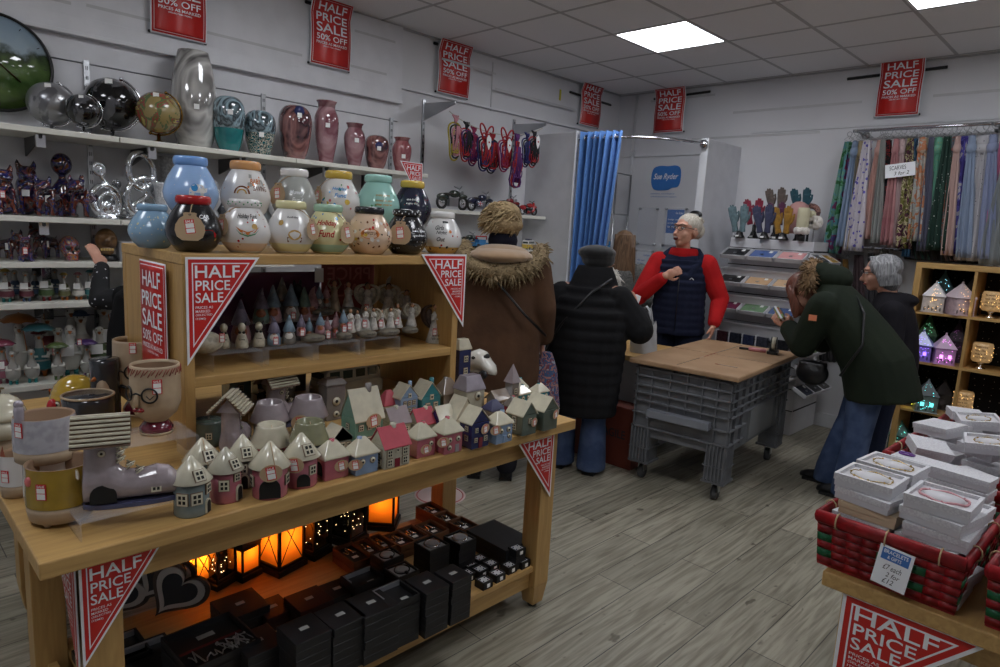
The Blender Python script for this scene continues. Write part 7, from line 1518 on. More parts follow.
def khouse(px, row, w, h, c, rc, lab, glow, dy=.10, roof='hip', dots=None, spark=None, rz=.12):
 z = 1.48-KH*row+.009 if row < 4 else .041; q = at(px, 320, 1, KY+dy); t = thing('light_up_house', lab, 'ornament', (q.x, KY+dy, z), rz, 'light-up houses in the cube shelf')
 s = mpp(q); W = w*s/1.1; H = h*s; wh = H*.52
 bm_ = mat('porcelain_'+lab[:10].replace(' ', '_'), c, .35, coat=.3, c2=tuple(int(v*.9) for v in c), scale=40)
 m = MB(); m.b2((-W/2,-W/2,0), (W/2,W/2,wh)); m.b2((-W*.54,-W*.54,0), (W*.54,W*.54,.006)); m.build('walls', bm_, t, bevel=.003)
 m = MB(); m.box((0,0,wh+(H-wh)*.45), (W*1.12,W*1.12,(H-wh)*.9), top=.08); m.ell((0,0,H*.97), (W*.06,W*.06,H*.05)); m.build('roof', mat('porcelain_roof_'+lab[:10].replace(' ', '_'), rc, .35, coat=.3), t, bevel=.002)
 G = litled(glow[0], glow[1], glow[2])
 for x, z_, ww, hh in ((-.2,.5,.16,.22), (.22,.5,.16,.22)) if glow[3] else ():
  m = MB(); m.b2((x*W-ww*W/2,-W/2-.002,z_*wh-hh*wh/2), (x*W+ww*W/2,-W/2-.0002,z_*wh+hh*wh/2)); m.build('lit_window', G, t)
 m = MB(); r = random.Random(int(px))
 for _ in range(14): x, z_ = r.uniform(-.4,.4)*W, r.uniform(.1,.9)*wh; m.ell((x, -W/2-.001, z_), (.0028,.001,.0028), 6, 4)
 for _ in range(10): u = r.uniform(.05,.8); m.ell((r.uniform(-.4,.4)*W*(1-u), -W*.57*(1-u)-.002, wh+(H-wh)*.9*u), .0026, 6, 4)
 m.build('light_points', G, t)['kind'] = 'stuff'
 m = MB()
 for k in range(5): x = (k-2)*W*.18; m.ell((x, -W/2-.001, wh*(.22+.1*(k % 2))), (W*.05,.001,wh*.12), 8, 5)
 m.build('painted_animals', mat('paint_'+lab[:6].strip(), tuple(int(v*.55) for v in c), .5), t)['kind'] = 'stuff'
 ld = bpy.data.lights.new('house_bulb', 'POINT'); ld.energy = .02; ld.color = [v/255 for v in glow[1]]; ld.shadow_soft_size = .02; lo = bpy.data.objects.new('house_bulb', ld); COL.objects.link(lo); lo.parent = t; lo.location = (0,-W*.8,.05)
 return t
WW, VI, TE, GR, AM = ('warm',(255,200,120),2,False), ('violet',(150,110,255),2.2,True), ('teal',(90,220,220),2.5,True), ('green',(110,200,150),2,False), ('yellow',(200,200,60),5,True)
khouse(931,1,20,31,(196,186,182),(206,200,200),'white light-up house painted with a giraffe and lion, top left cube',WW,.08)
khouse(957,1,21,33,(190,168,178),(206,190,196),'pinkish white light-up house right of the giraffe one',WW,.08,rz=.7)
khouse(938,1,19,40,(60,76,76),(70,96,98),'dark glass light-up house with blue points behind the giraffe one',('ice',(140,210,230),3,False),.26)
khouse(967,1,18,38,(44,40,42),(60,56,58),'unlit dark house in shadow behind the pinkish one',('off',(60,50,50),.1,False),.27)
khouse(926,2,20,31,(150,130,220),(150,160,220),'violet glowing house with star roof, second row',VI,.08)
khouse(949,2,19,31,(196,150,200),(206,176,206),'pink glowing house beside the violet one',('pink',(230,130,230),2.5,True),.08,rz=.4)
khouse(930,2,18,44,(70,110,80),(80,130,90),'green light-up house behind the violet one',GR,.26); khouse(960,2,16,42,(70,54,74),(60,44,64),'dim purple house behind the pink one',('plum',(120,70,120),1,False),.27)
khouse(925,3,20,28,(70,54,46),(56,44,42),'brown cottage ornament with yellow lit windows',AM,.18); khouse(939,3,21,33,(110,120,116),(70,80,84),'grey cottage ornament with teal lit windows in front',TE,.05,rz=.3); khouse(956,3,17,30,(50,42,44),(44,38,40),'unlit dark cottage ornament at the right of the third row',('off',(60,50,50),.1,False),.26)
khouse(918,4,20,30,(50,90,84),(60,110,100),'green glass cottage with teal points in the lowest visible cube',('tealdim',(90,200,180),2.5,False),.1)
for k, (px, row, lab) in enumerate(((989,1,'glowing jar lamp on a clear foot, top of the second column'), (988,2,'glowing jar lamp on a clear foot, middle of the second column'), (977,3,'glowing jar lamp on a clear foot, lowest of the second column'), (1003,1,'second glowing jar lamp cut by the right edge of the picture'))):
 z = 1.48-KH*row+.009; q = at(px, 320, 1, KY+.12); t = thing('jar_lamp', lab, 'lamp', (q.x, KY+.12, z), 0, 'glowing jar lamps in the cube shelf'); s = mpp(q)
 m = MB(); m.lathe([(.035,0), (.035,.006), (.012,.015), (.014,.035), (.03,.05)], 18); m.build('foot', CHROME, t)
 m = MB(); m.lathe([(.05,.05), (.062,.065), (.062,.17), (.056,.185)], 24); m.build('jar', mat('jar_frost', (206,180,140), .3, c2=(180,150,110), scale=50, emit=(255,200,130), estr=.12), t)
 m = MB(); r = random.Random(k)
 for _ in range(26): a = r.random()*6.3; m.ell((.063*math.cos(a), .063*math.sin(a), r.uniform(.07,.17)), .003, 6, 4)
 m.build('light_points', litled('warmjar', (255,206,130), 1.6), t)['kind'] = 'stuff'
 m = MB()
 for j in range(4): put_text(m, ('friends', 'are like', 'stars in', 'the night')[j], -.035, .155-.025*j, .07, .014, lambda x, y: Vector((x, -math.sqrt(max(0, .0632**2-x*x))-.0005, y)), .01)
 m.build('lettering', mat('jar_ink', (80,50,30), .6), t)
# ================================================================ baskets of white jewellery boxes
WR, WG, TWN = mat('wicker_red', (150,16,26), .45, c2=(120,10,18), scale=30), mat('wicker_green', (16,90,54), .45), mat('twine', (180,156,120), .8)
def basket(c, w, d, h, rz, lab, label=None):
 t = thing('woven_basket', lab, 'basket', (c[0], c[1], RTZ+.001), rz, 'red woven baskets'); sl = .95
 def P(u, v, e=0):
  k = sl+(1-sl)*v; s_, f = int(u) % 4, u-int(u); a = [(-1,-1),(1,-1),(1,1),(-1,1)]; p, q = a[s_], a[(s_+1) % 4]
  x, y = p[0]+(q[0]-p[0])*f, p[1]+(q[1]-p[1])*f; n = ((0,-1),(1,0),(0,1),(-1,0))[s_]
  return Vector((x*w/2*k+n[0]*e, y*d/2*k+n[1]*e, .004+v*h))
 n = [9, 14, 9, 14]
 for row in range(6):
  v0, v1 = row/6+.01, (row+1)/6-.01; mr = MB(); mg = MB()
  for s_ in range(4):
   for k in range(n[s_]):
    u0, u1 = s_+k/n[s_], s_+(k+1)/n[s_]; out = (k+row) % 2; e = .002 if out else -.0005
    tgt = mg if (row in (2,3,1) and out and row != 2 or False) and k % 3 != 2 else mr
    um = (u0+u1)/2; V = [P(u0,v0,.0), P(um,v0,e*1.2), P(u1-1e-6,v0,.0), P(u0,v1,.0), P(um,v1,e*1.2), P(u1-1e-6,v1,.0)]
    tgt.add(V, [(0,1,4,3),(1,2,5,4)], 0, True)
  mr.build('red_weave', WR, t, solid=.002)['kind'] = 'stuff'
  if mg.v: mg.build('green_weave', WG, t, solid=.003)['kind'] = 'stuff'
 m = MB(); m.b2((-w/2*sl,-d/2*sl,0), (w/2*sl,d/2*sl,.005)); m.build('bottom', WR, t)
 m = MB()
 for s_ in range(4): a, b = P(s_, 1), P(s_+1-1e-6, 1); m.tube([a, b], .009, 8, flat=1.9)
 m.build('rim', WR, t)
 for s_ in range(4):
  for f in (.15,.5,.85): m = MB(); q = P(s_+f, 1); m.tube([q+Vector((.014*math.cos(a), .014*math.sin(a)*(s_ % 2 == 0), .019*math.sin(a))) if s_ % 2 else q+Vector((0, .017*math.cos(a), .02*math.sin(a))) for a in [2*PI*i/10 for i in range(10)]], .002, 5, closed=True); m.build('twine_tie', TWN, t)
 return t
basket((-.350, 2.02), .32, .58, .128, -.03, 'red woven basket with green strips holding tall piles of white boxes')
basket((.01, 2.02), .32, .58, .128, -.03, 'red woven basket at the right edge, next to the one with the price card')
basket((-.30, 2.86), .46, .92, .14, -.03, 'red woven basket at the back heaped with loose white boxes')
t = thing('price_card', 'white card with a blue band on the front of the red basket', 'card', (-.338, 1.706, .775), -.05); m = MB(); m.b2((-.037,-.001,0), (.037,.001,.095)); m.build('card', PWHITE, t)
m = MB(); m.b2((-.03,-.0018,.062), (.03,-.001,.09)); m.build('blue_band', LBL_BLUE, t)
m = MB(); put_text(m, 'BRACELETS', -.026, .078, .052, .009, lambda x, y: Vector((x,-.0022,y)), .01); put_text(m, '& GIFTS', -.016, .066, .03, .008, lambda x, y: Vector((x,-.0022,y)), .01); m.build('lettering', PWHITE, t)
m = MB(); put_text(m, '£7 each', -.02, .04, .04, .013, lambda x, y: Vector((x,-.0016,y)), .0, .2); put_text(m, '2 for', -.01, .024, .03, .011, lambda x, y: Vector((x,-.0016,y)), .0, .2); put_text(m, '£12', -.014, .008, .024, .012, lambda x, y: Vector((x,-.0016,y)), .0, .2); m.build('handwriting', INK, t); t.rotation_euler = (-.14,.08,-.05)
JB = mat('jewel_box_white', (206,206,209), .5, c2=(200,199,204), scale=160, kind='dots', lo=.1, hi=.2); JC = mat('jewel_box_cream', (196,176,146), .5); JT = mat('jewel_box_dotted', (208,208,211), .5, c2=(196,194,200), scale=200, kind='dots', lo=.5, hi=.6)
def jbox(x, y, z, w, d, h, rz, lab, top='lid', c=JB, rx=0, ry=0, grp='white jewellery boxes in the baskets'):
 t = thing('jewellery_box', lab, 'jewellery box', (x, y, z), rz, grp); t.rotation_euler = (rx, ry, rz)
 m = MB(); m.b2((-w/2*.97,-d/2*.97,0), (w/2*.97,d/2*.97,h*.5)); m.build('base', c, t, bevel=.001)
 if top == 'lid': m = MB(); m.b2((-w/2,-d/2,h*.48), (w/2,d/2,h)); m.build('lid', JT if c is JB else c, t, bevel=.0012)
 else:
  m = MB(); e = .008
  for a, b in (((-w/2,-d/2),(w/2,-d/2+e)), ((-w/2,d/2-e),(w/2,d/2)), ((-w/2,-d/2+e),(-w/2+e,d/2-e)), ((w/2-e,-d/2+e),(w/2,d/2-e))): m.b2((a[0],a[1],h*.48), (b[0],b[1],h))
  m.build('window_lid', JT, t); m = MB(); m.b2((-w/2+e,-d/2+e,h*.5), (w/2-e,d/2-e,h*.72)); m.lathe([(min(w,d)*.24,h*.72), (min(w,d)*.24,h*.9), (.001,h*.95)], 24, sx=1.3); m.build('cushion_pad', mat('pad_white', (200,198,202), .7), t)
  g = min(w, d)*.30; m = MB(); m.tube([(g*1.25*math.cos(a), g*math.sin(a), h*.84+.002*math.sin(5*a)) for a in [2*PI*i/28 for i in range(28)]], .003 if top == 'pink' else .0013, 5, closed=True)
  for i in range(8): m.ell((g*1.25*math.cos(i*.8), g*math.sin(i*.8), h*.86), .003, 6, 5)
  m.build('bracelet', mat('bracelet_pink', (196,140,146), .4) if top == 'pink' else mat('gold_chain', (186,160,96), .25, metal=.8), t)
 return t
z0 = RTZ+.008; hb = .033; r = random.Random(11)
LS = ['bottom of the left front pile','second white box up in the left front pile','patterned white box low in the left front pile','plain dark-dotted box, third in the left front pile','cream lidded box in the left front pile','white box with red beads under the top of the left front pile','open box with a gold bracelet on top of the left front pile']
for k, lab in enumerate(LS): jbox(-.418+r.uniform(-.006,.006)-(.012 if k == 6 else 0), 1.83+r.uniform(-.006,.006), z0+k*(hb+.001)+(.0), .135, .13, hb, .12*(-1)**k*.6-.12, lab, 'gold' if k == 6 else 'lid', JC if k == 4 else JB)
RS_ = ['bottom box of the right front pile','lowest but one of the right front pile','second box of the right front pile','third box of the right front pile','box shifted left in the right front pile','box under the pink bracelet in the right front pile','open box with a pink bracelet on top of the right front pile']
for k, lab in enumerate(RS_): jbox(-.268+r.uniform(-.008,.008), 1.83+r.uniform(-.006,.006), z0+k*(hb+.001), .135, .14, hb, .08*(-1)**k-.12, lab, 'pink' if k == 6 else 'lid')
for k in range(7): jbox(-.425, 1.99, z0+k*(hb+.001), .14, .13, hb, -.1, 'open box with a twisted gold bracelet on the left back pile' if k == 6 else 'white box inside the left back pile', 'gold' if k == 6 else 'lid')
for k in range(5): jbox(-.275, 2.0, z0+k*(hb+.001), .14, .14, hb, -.12, 'open box with a silver bracelet on the right back pile' if k == 4 else 'white box inside the right back pile', 'gold' if k == 4 else 'lid')
for k in range(6): jbox(-.345, 2.19, z0+k*(hb+.002), .25, .075, hb, -.14, 'long white box with a purple bracelet, lying across the back of the basket' if k == 5 else 'long white box beneath the one with the purple bracelet', 'lid')
m = MB(); m.tube([(-.44+.02*math.cos(a), 2.205+.012*math.sin(a), z0+6*(hb+.002)+.002) for a in [2*PI*i/14 for i in range(14)]], .003, 5, closed=True); tag(m.build('purple_bracelet', mat('bead_purple', (96,50,130), .4)), 'purple bracelet on the long white box', 'bracelet')
for i, (bx, by) in enumerate(((.08,1.86),(-.045,2.02),(.08,2.04),(-.045,2.19),(.09,2.2))):
 for k in range(3+i % 2): jbox(bx, by, z0+k*(hb+.002), .13, .12, hb, -.08+.05*k, 'white box piled in the basket at the right edge, behind its front corner', 'lid', grp='white boxes in the right edge basket')
for k in range(3): jbox(-.05, 1.86+.005*k, z0+k*(hb+.002), .14, .13, hb, -.1+.1*k, 'white box in the basket at the right edge, '+('bottom','middle','top')[k]+' of its pile')
spots = [(i, j) for j in range(5) for i in range(3)]
for k, (i, j) in enumerate(spots):
 for L2 in range(2 if k % 2 else 3):
  x, y = -.44+i*.135+r.uniform(-.015,.015), 2.50+j*.165+r.uniform(-.02,.02)
  tl = .0 if L2 < 2 else r.uniform(-.25,.25)
  jbox(x, y, z0+.05+L2*.042+(.02 if L2 == 2 else 0), .115, .09, .034, r.uniform(-.6,.6), 'loose white box in the back heap', 'lid', JB, rx=tl, ry=tl*.5, grp='loose white boxes in the back heap')
rr = [('open white box showing a gold flower charm on the back heap', -.30, 2.62, .2, 'gold'), ('white box standing tilted at the left rim of the back heap', -.45, 2.70, -.5, 'lid'), ('open white box with a chain on the far end of the back heap', -.38, 2.95, .4, 'gold'), ('grey-lidded open box leaning at the right of the back heap', -.17, 2.58, -.6, 'lid'), ('highest white box at the far end of the back heap', -.22, 3.12, .3, 'lid')]
for lab, x, y, a, tp in rr: jbox(x, y, z0+.178, .13, .10, .036, a, lab, tp, rx=.12, ry=-.1, grp='loose white boxes in the back heap')
m = MB(); m.lathe([(.12,0), (.16,.05), (.16,.3), (.12,.4), (.05,.45)], 20); tag(m.build('orange_bucket', mat('plastic_orange', (150,74,20), .5), None, (-.02, 2.1, 0)), 'orange bucket on the floor beneath the right-hand table', 'bucket')
# ================================================================ grey wheeled pallet box with paper-covered top
CG = mat('cage_plastic', (108,110,114), .5, c2=(96,98,102), scale=12, bump=.1); KP_ = mat('brown_paper', (168,136,104), .6, c2=(156,124,92), scale=5, bump=.2, bscale=20)
t = thing('pallet_box', 'grey ribbed plastic pallet box on castors with a brown paper covered top', 'storage box', (-1.99, 4.16, 0), .10); hw, hd = .315, .585
m = MB(); zt_, zb_ = .765, .36
out = [(-hw,-hd),(hw,-hd),(hw,hd),(-hw,hd)]
m.b2((-hw+.02,-hd+.02,.30), (hw-.02,hd-.02,zt_)); m.build('body', CG, t)
for sx in (-1, 1):
 for sy in (-1, 1):
  m = MB(); m.b2((sx*(hw-.13), sy*(hd-.15), .12), (sx*(hw-.012), sy*(hd-.012), .34))
  for k in range(6): u = k/5*.11; m.b2((sx*(hw-.012-u)-.004, sy*(hd-.012), .12), (sx*(hw-.012-u)+.004, sy*hd, .36)); m.b2((sx*(hw-.012), sy*(hd-.012-u)-.004, .12), (sx*hw, sy*(hd-.012-u)+.004, .36))
  m.b2((sx*(hw-.14), sy*(hd-.16), .12), (sx*hw, sy*hd, .135)); m.b2((sx*(hw-.14), sy*(hd-.16), .22), (sx*hw, sy*hd, .228)); m.build('corner_foot', CG, t)
  m = MB(); m.cyl((sx*(hw-.07)-.014, sy*(hd-.08), .045), (sx*(hw-.07)+.014, sy*(hd-.08), .045), .045, 18, 1); m.b2((sx*(hw-.07)-.022, sy*(hd-.08)-.02, .05), (sx*(hw-.07)-.017, sy*(hd-.08)+.02, .118)); m.b2((sx*(hw-.07)+.017, sy*(hd-.08)-.02, .05), (sx*(hw-.07)+.022, sy*(hd-.08)+.02, .118)); m.b2((sx*(hw-.07)-.03, sy*(hd-.08)-.03, .11), (sx*(hw-.07)+.03, sy*(hd-.08)+.03, .12)); m.build('caster', [METAL, mat('rubber_grey', (70,70,72), .7)], t)
m = MB()
for z in (.36,.45,.53,.58,.63,.69,.74): m.b2((-hw,-hd,z-.005), (hw,-hd+.025,z+.005)); m.b2((-hw,hd-.025,z-.005), (hw,hd,z+.005)); m.b2((hw-.025,-hd,z-.005), (hw,hd,z+.005)) if z > .5 else m.b2((hw-.025,-hd,z-.005), (hw,-hd+.3,z+.005)); m.b2((-hw,-hd,z-.005), (-hw+.025,hd,z+.005))
m.build('horizontal_ribs', CG, t, bevel=.002)
m = MB()
for x in (-.30,-.2,-.08,.03,.13,.22,.30): m.b2((x-.004,-hd+.003,.5 if abs(x) < .2 else .34), (x+.004,-hd+.025,zt_)); m.b2((x-.004,hd-.025,.34), (x+.004,hd-.003,zt_))
for y in (-.56,-.48,-.36,-.24,-.12,.0,.12,.24,.36,.47,.56): m.b2((hw-.025,y-.004,.55 if -.3 < y < .3 else .34), (hw-.003,y+.004,zt_)); m.b2((-hw+.003,y-.004,.34), (-hw+.025,y+.004,zt_))
m.build('vertical_ribs', CG, t)
m = MB(); m.b2((-.2,-hd-.035,.44), (.2,-hd+.02,.49)); m.b2((-.2,-hd-.035,.43), (-.185,-hd+.02,.44)); m.build('handle_bar', mat('cage_light', (126,130,138), .4), t, bevel=.006)
m = MB(); m.b2((hw-.02,-.2,.33), (hw-.006,.26,.53)); m.build('blank_panel', mat('cage_panel', (118,120,122), .5), t)
m = MB(); m.b2((-hw-.035,-hd-.035,zt_), (hw+.035,hd+.035,zt_+.032)); m.build('covered_top', KP_, t, bevel=.008)
m = MB(); m.b2((-hw-.03,-.004,zt_+.032), (hw+.03,.004,zt_+.0335)); m.b2((-.05,-hd-.0,zt_+.032), (-.04,hd,zt_+.0335)); m.b2((.1,-.35,zt_+.0321), (.24,-.33,zt_+.0335)); m.build('packing_tape', mat('tape_clear', (186,156,124), .15, coat=.8), t)
TT = zt_+.033
q = at(771, 354, 2, TT); t = thing('tape_dispenser', 'black tape dispenser with a roll of clear tape on the brown paper top', 'tape dispenser', (q.x, q.y+.03, TT), .3); m = MB(); m.b2((-.035,-.06,0), (.035,.06,.02)); m.prism([(-.06,.015),(.06,.015),(.055,.05),(.03,.1),(-.01,.12),(-.05,.08)], -.02, -.014, 0, Matrix(((0,0,1,0),(1,0,0,0),(0,1,0,0),(0,0,0,1)))); m.prism([(-.06,.015),(.06,.015),(.055,.05),(.03,.1),(-.01,.12),(-.05,.08)], .014, .02, 0, Matrix(((0,0,1,0),(1,0,0,0),(0,1,0,0),(0,0,0,1)))); m.build('stand', BLACK, t, bevel=.002)
m = MB(); m.cyl((-.012,0,.07), (.012,0,.07), .048, 26); m.build('tape_roll', mat('tape_roll', (186,180,160), .3, coat=.4), t); m = MB(); m.cyl((-.0135,0,.07), (.0135,0,.07), .03, 20); m.build('hub', BLACK, t)
q = at(757, 352, 2, TT); m = MB(); m.cyl((-.06,0,.014), (.05,.03,.014), .014, 14); tag(m.build('paper_roll', mat('pink_roll', (196,130,134), .5), None, (q.x, q.y, TT)), 'short pink roll beside the tape dispenser', 'roll')
q = at(748, 350, 2, TT); t = thing('marker_pen', 'black marker pen with fat cap left of the pink roll', 'pen', (q.x, q.y, TT), .5); m = MB(); m.cyl((-.06,0,.009), (.02,0,.009), .008, 10); m.build('barrel', BLACK, t); m = MB(); m.cyl((.02,0,.009), (.055,0,.009), .010, 10); m.build('cap', BLACK, t)
t = thing('small_counter', 'low pale wooden counter behind the pallet box, under the carrier bag', 'counter', (-2.64, 4.12, 0), .1); m = MB(); m.b2((-.22,-.3,.70), (.24,.34,.735)); m.build('counter_top', WOOD, t, bevel=.003); m = MB(); m.b2((-.2,-.27,0), (.2,.3,.70)); m.build('body', mat('counter_grey', (168,170,174), .5), t)
t = thing('cardboard_carton', 'orange-brown carton on the floor behind the woman in the black coat', 'carton', (-2.70, 3.80, 0), .05); m = MB(); m.b2((-.10,-.16,0), (.40,.0,.42)); m.build('box', mat('carton_orange', (96,38,22), .6), t, bevel=.004); m = MB(); put_text(m, 'FRAGILE', .1, .2, .24, .06, lambda x, y: Vector((x, -.161, y)), .02); m.build('print', INK, t)
q = at(646, 350, 2, .735); t = thing('carrier_bag', 'white plastic carrier bag standing on the low counter', 'bag', (-2.52, 4.05, .736), .3)
BAGM = mat('bag_plastic', (206,208,212), .35, alpha=.72, bump=.5, bscale=30)
def bagf(u, v): a = 2*PI*u; k = (1-.25*v**3)*(1+.05*math.sin(a*5+v*6)+.03*math.sin(a*9+v*11)); return Vector((.095*k*math.cos(a), .08*k*math.sin(a), .22*v+.012*math.sin(a*4)*v))
m = MB(); m.grid(bagf, 40, 12); m.build('film', BAGM, t)
m = MB();
for s_ in (-1, 1): m.tube([(-.05,s_*.03,.2), (-.03,s_*.02,.3), (0,s_*.01,.33), (.03,s_*.02,.3), (.05,s_*.03,.2)], .006, 6)
m.build('handles', BAGM, t); m = MB(); m.b2((-.06,-.045,.005), (.06,.045,.13)); m.build('dark_goods', mat('goods_dark', (60,60,66), .5), t)
q = at(440, 495, 2, 0); t = thing('floor_sticker', 'round white and red sticker on the floor beyond the oak table', 'sticker', (q.x, q.y, .0005)); m = MB(); m.cyl((0,0,0), (0,0,.001), .15, 36); m.build('disc', mat('sticker_white', (196,176,172), .5), t); m = MB(); m.tube([(.135*math.cos(a), .135*math.sin(a), .001) for a in [2*PI*i/40 for i in range(40)]], .004, 4, closed=True); m.build('print', mat('sticker_red', (176,90,90), .5), t)
q = at(560, 95, 0, XL); m = MB(); m.b2((0,-.012,-.05), (.003,.012,.05)); tag(m.build('yellow_tab', mat('tab_yellow', (190,180,40), .6), None, (XL+.001, q.y, q.z)), 'small yellow tab stuck high on the left wall near the poster', 'tab')
# ================================================================ people
SKIN = mat('skin', (206,156,132), .5, c2=(196,142,120), scale=20); LIP = mat('lips', (150,70,66), .4); EYEW = mat('eye_white', (220,216,210), .3); EYED = mat('eye_dark', (50,44,40), .3)
V3 = Vector
def cloth(n, c, **k): return mat('cloth_'+n, c, .9, spec=.25, bump=.25, bscale=35, **k)
DENIM = cloth('denim', (58,74,106), c2=(76,92,124), scale=10); DENIMD = cloth('denim_dark', (30,36,56)); SHOE = mat('shoe_black', (22,22,24), .5)
def ring(c, rx, ry, yaw=0, n=20, tilt=0):
 c = V3(c); X_ = V3((math.cos(yaw), math.sin(yaw), 0)); Y_ = V3((-math.sin(yaw)*math.cos(tilt), math.cos(yaw)*math.cos(tilt), math.sin(tilt)))
 return [c+X_*rx*math.cos(2*PI*k/n)+Y_*ry*math.sin(2*PI*k/n) for k in range(n)]
def limb(m, P, R, n=12):
 Q = []; S = []
 for i in range(len(P)-1):
  for k in range(4):
   u = k/4; Q.append(V3(P[i]).lerp(V3(P[i+1]), u)); S.append(R[i]+(R[i+1]-R[i])*u)
 Q.append(V3(P[-1])); S.append(R[-1])
 m.tube(Q, S, n)
 for q, r in zip(P, R): m.ell(q, r, 10, 8)
def hand(m, wr, d, n, side=1, curl=.6, s=1.0):
 """palm with four fingers of unequal length and a thumb; d finger direction, n back of the hand"""
 d = V3(d).normalized(); n = (V3(n)-d*V3(n).dot(d)).normalized(); b = d.cross(n)*side; wr = V3(wr)
 M = Matrix(((b.x,n.x,d.x,wr.x),(b.y,n.y,d.y,wr.y),(b.z,n.z,d.z,wr.z),(0,0,0,1)))
 m.ell((0,0,.045*s), (.04*s,.017*s,.05*s), 12, 8, M=M); m.ell((0,0,.005), (.027*s,.02*s,.03*s), 10, 6, M=M)
 for k, (x, L_) in enumerate(((-.03,.062),(-.011,.074),(.010,.079),(.029,.07))):
  p = V3((x,0,.082))*s; a = 0; P = [p]
  for j in range(3): a += curl*(.5+.35*j); p = p+V3((0,-math.sin(a),math.cos(a)))*L_*s*(.42,.33,.25)[j]; P.append(p)
  m.tube(P, [.0098*s,.0092*s,.0086*s,.0072*s], 8, M=M); m.ell(P[-1], .0074*s, 8, 6, M=M)
 m.tube([V3((.03,-.004,.02))*s, V3((.055,-.014,.045))*s, V3((.058,-.024,.068))*s, V3((.05,-.032,.086))*s], [.014*s,.0118*s,.0105*s,.0085*s], 8, M=M)
def head(t, m, c, yaw, pitch=0, s=1.0, face=True, mouth=0, hair=None, roll=0):
 """skull, jaw, nose and ears into m; eyes, lips and brows as parts of t. yaw: where the face looks"""
 M = Matrix.Translation(c) @ Matrix.Rotation(yaw, 4, 'Z') @ Matrix.Rotation(pitch, 4, 'Y') @ Matrix.Rotation(roll, 4, 'X') @ Matrix.Scale(s, 4)
 m.ell((-.012,0,.03), (.094,.075,.088), 18, 12, M=M); m.ell((.025,0,-.03), (.064,.058,.075), 16, 10, M=M); m.ell((.052,0,-.085), (.03,.032,.025), 10, 8, M=M)
 for sy in (-1, 1): m.ell((.052,sy*.034,-.03), (.028,.026,.03), 10, 8, M=M); m.ell((-.005,sy*.077,-.005), (.02,.011,.032), 10, 8, M=M)
 m.tube([(.078,0,.022), (.1,0,-.012), (.112,0,-.03), (.09,0,-.042)], [.009,.012,.015,.009], 8, M=M); m.ell((.07,0,.035), (.024,.06,.014), 10, 6, M=M); m.ell((.078,0,-.062), (.018,.027,.012), 10, 6, M=M)
 if face:
  e = MB(); e2 = MB(); l = MB(); br = MB()
  for sy in (-1, 1):
   e.ell((.078,sy*.031,.012), (.012,.014,.0085), 10, 8, M=M); e2.ell((.0885,sy*.031,.012), (.003,.006,.006), 8, 6, M=M)
   br.tube([(.092,sy*.016,.034), (.09,sy*.034,.04), (.078,sy*.052,.032)], .003, 6, M=M)
  e.build('eye_whites', EYEW, t); e2.build('irises', EYED, t); br.build('eyebrows', mat('brow_grey', (120,100,88), .8), t)
  if mouth: l.ell((.094,0,-.062), (.008,.022,.014), 12, 8, M=M); l.build('open_mouth', mat('mouth_dark', (90,24,26), .4), t); w = MB(); w.ell((.099,0,-.054), (.005,.017,.0045), 10, 6, M=M); w.build('teeth', EYEW, t)
  else: l.tube([(.082,-.024,-.062), (.096,0,-.06), (.082,.024,-.062)], .005, 6, M=M); l.build('lips', LIP, t)
 return M
def specs(t, M, nm='glasses'):
 m = MB()
 for sy in (-1, 1):
  m.tube([(.105,sy*.034+.024*math.cos(a),.01+.018*math.sin(a)) for a in [2*PI*i/18 for i in range(18)]], .0022, 6, closed=True, M=M); m.tube([(.103,sy*.058,.015), (.06,sy*.08,.015), (-.005,sy*.086,.012)], .0022, 6, M=M)
 m.tube([(.106,-.012,.014), (.109,0,.018), (.106,.012,.014)], .0022, 6, M=M); m.build(nm, mat('spectacle_frame', (36,30,34), .3), t)
def strands(t, name, mt, fn, n, v=.006, base=None, r0=.012, seg=5):
 m = MB()
 if base: base(m)
 for i in range(n): m.tube(fn(i/n, i), r0, seg)
 o = m.build(name, mt, t); remeshed(o, v, 1); return o
def fur(t, name, mt, P, R, n, L_, seed=1, mb=None):
 m = MB(); r = random.Random(seed); P = [V3(q) for q in P]; m.tube(P, R*.75, 10)
 for _ in range(n):
  u = r.random()*(len(P)-1.001); i = int(u); c = P[i].lerp(P[i+1], u-i); d = V3((r.gauss(0,1), r.gauss(0,1), r.gauss(0,1))).normalized(); q = c+d*R*.6
  e = q+d*L_+V3((0,0,-L_*.5)); m.tube([q, q.lerp(e, .5)+V3((0,0,.003)), e], [.006,.004,.0008], 4)
 return m.build(name, mt, t)
def fbody(t, m, v=.007): return remeshed(m.build('body', SKIN, t), v, 3)
def legs(m, hip, feet, hz, k=1.0, r=(.105,.075,.062), bell=None):
 for (hx, hy), (fx, fy) in zip(hip, feet):
  knee = V3(((hx+fx)/2, (hy+fy)/2, hz*.54)); limb(m, [(hx,hy,hz), knee, (fx,fy,.10)], [v*k for v in r])
  if bell: m.loft([ring((fx+(knee.x-fx)*max(0,z-.1)/(hz*.54),fy+(knee.y-fy)*max(0,z-.1)/(hz*.54),z), rr, rr*1.1) for z, rr in ((.03,bell),(.14,bell*.93),(.3,bell*.84),(hz*.54,r[1]*k*.8))])
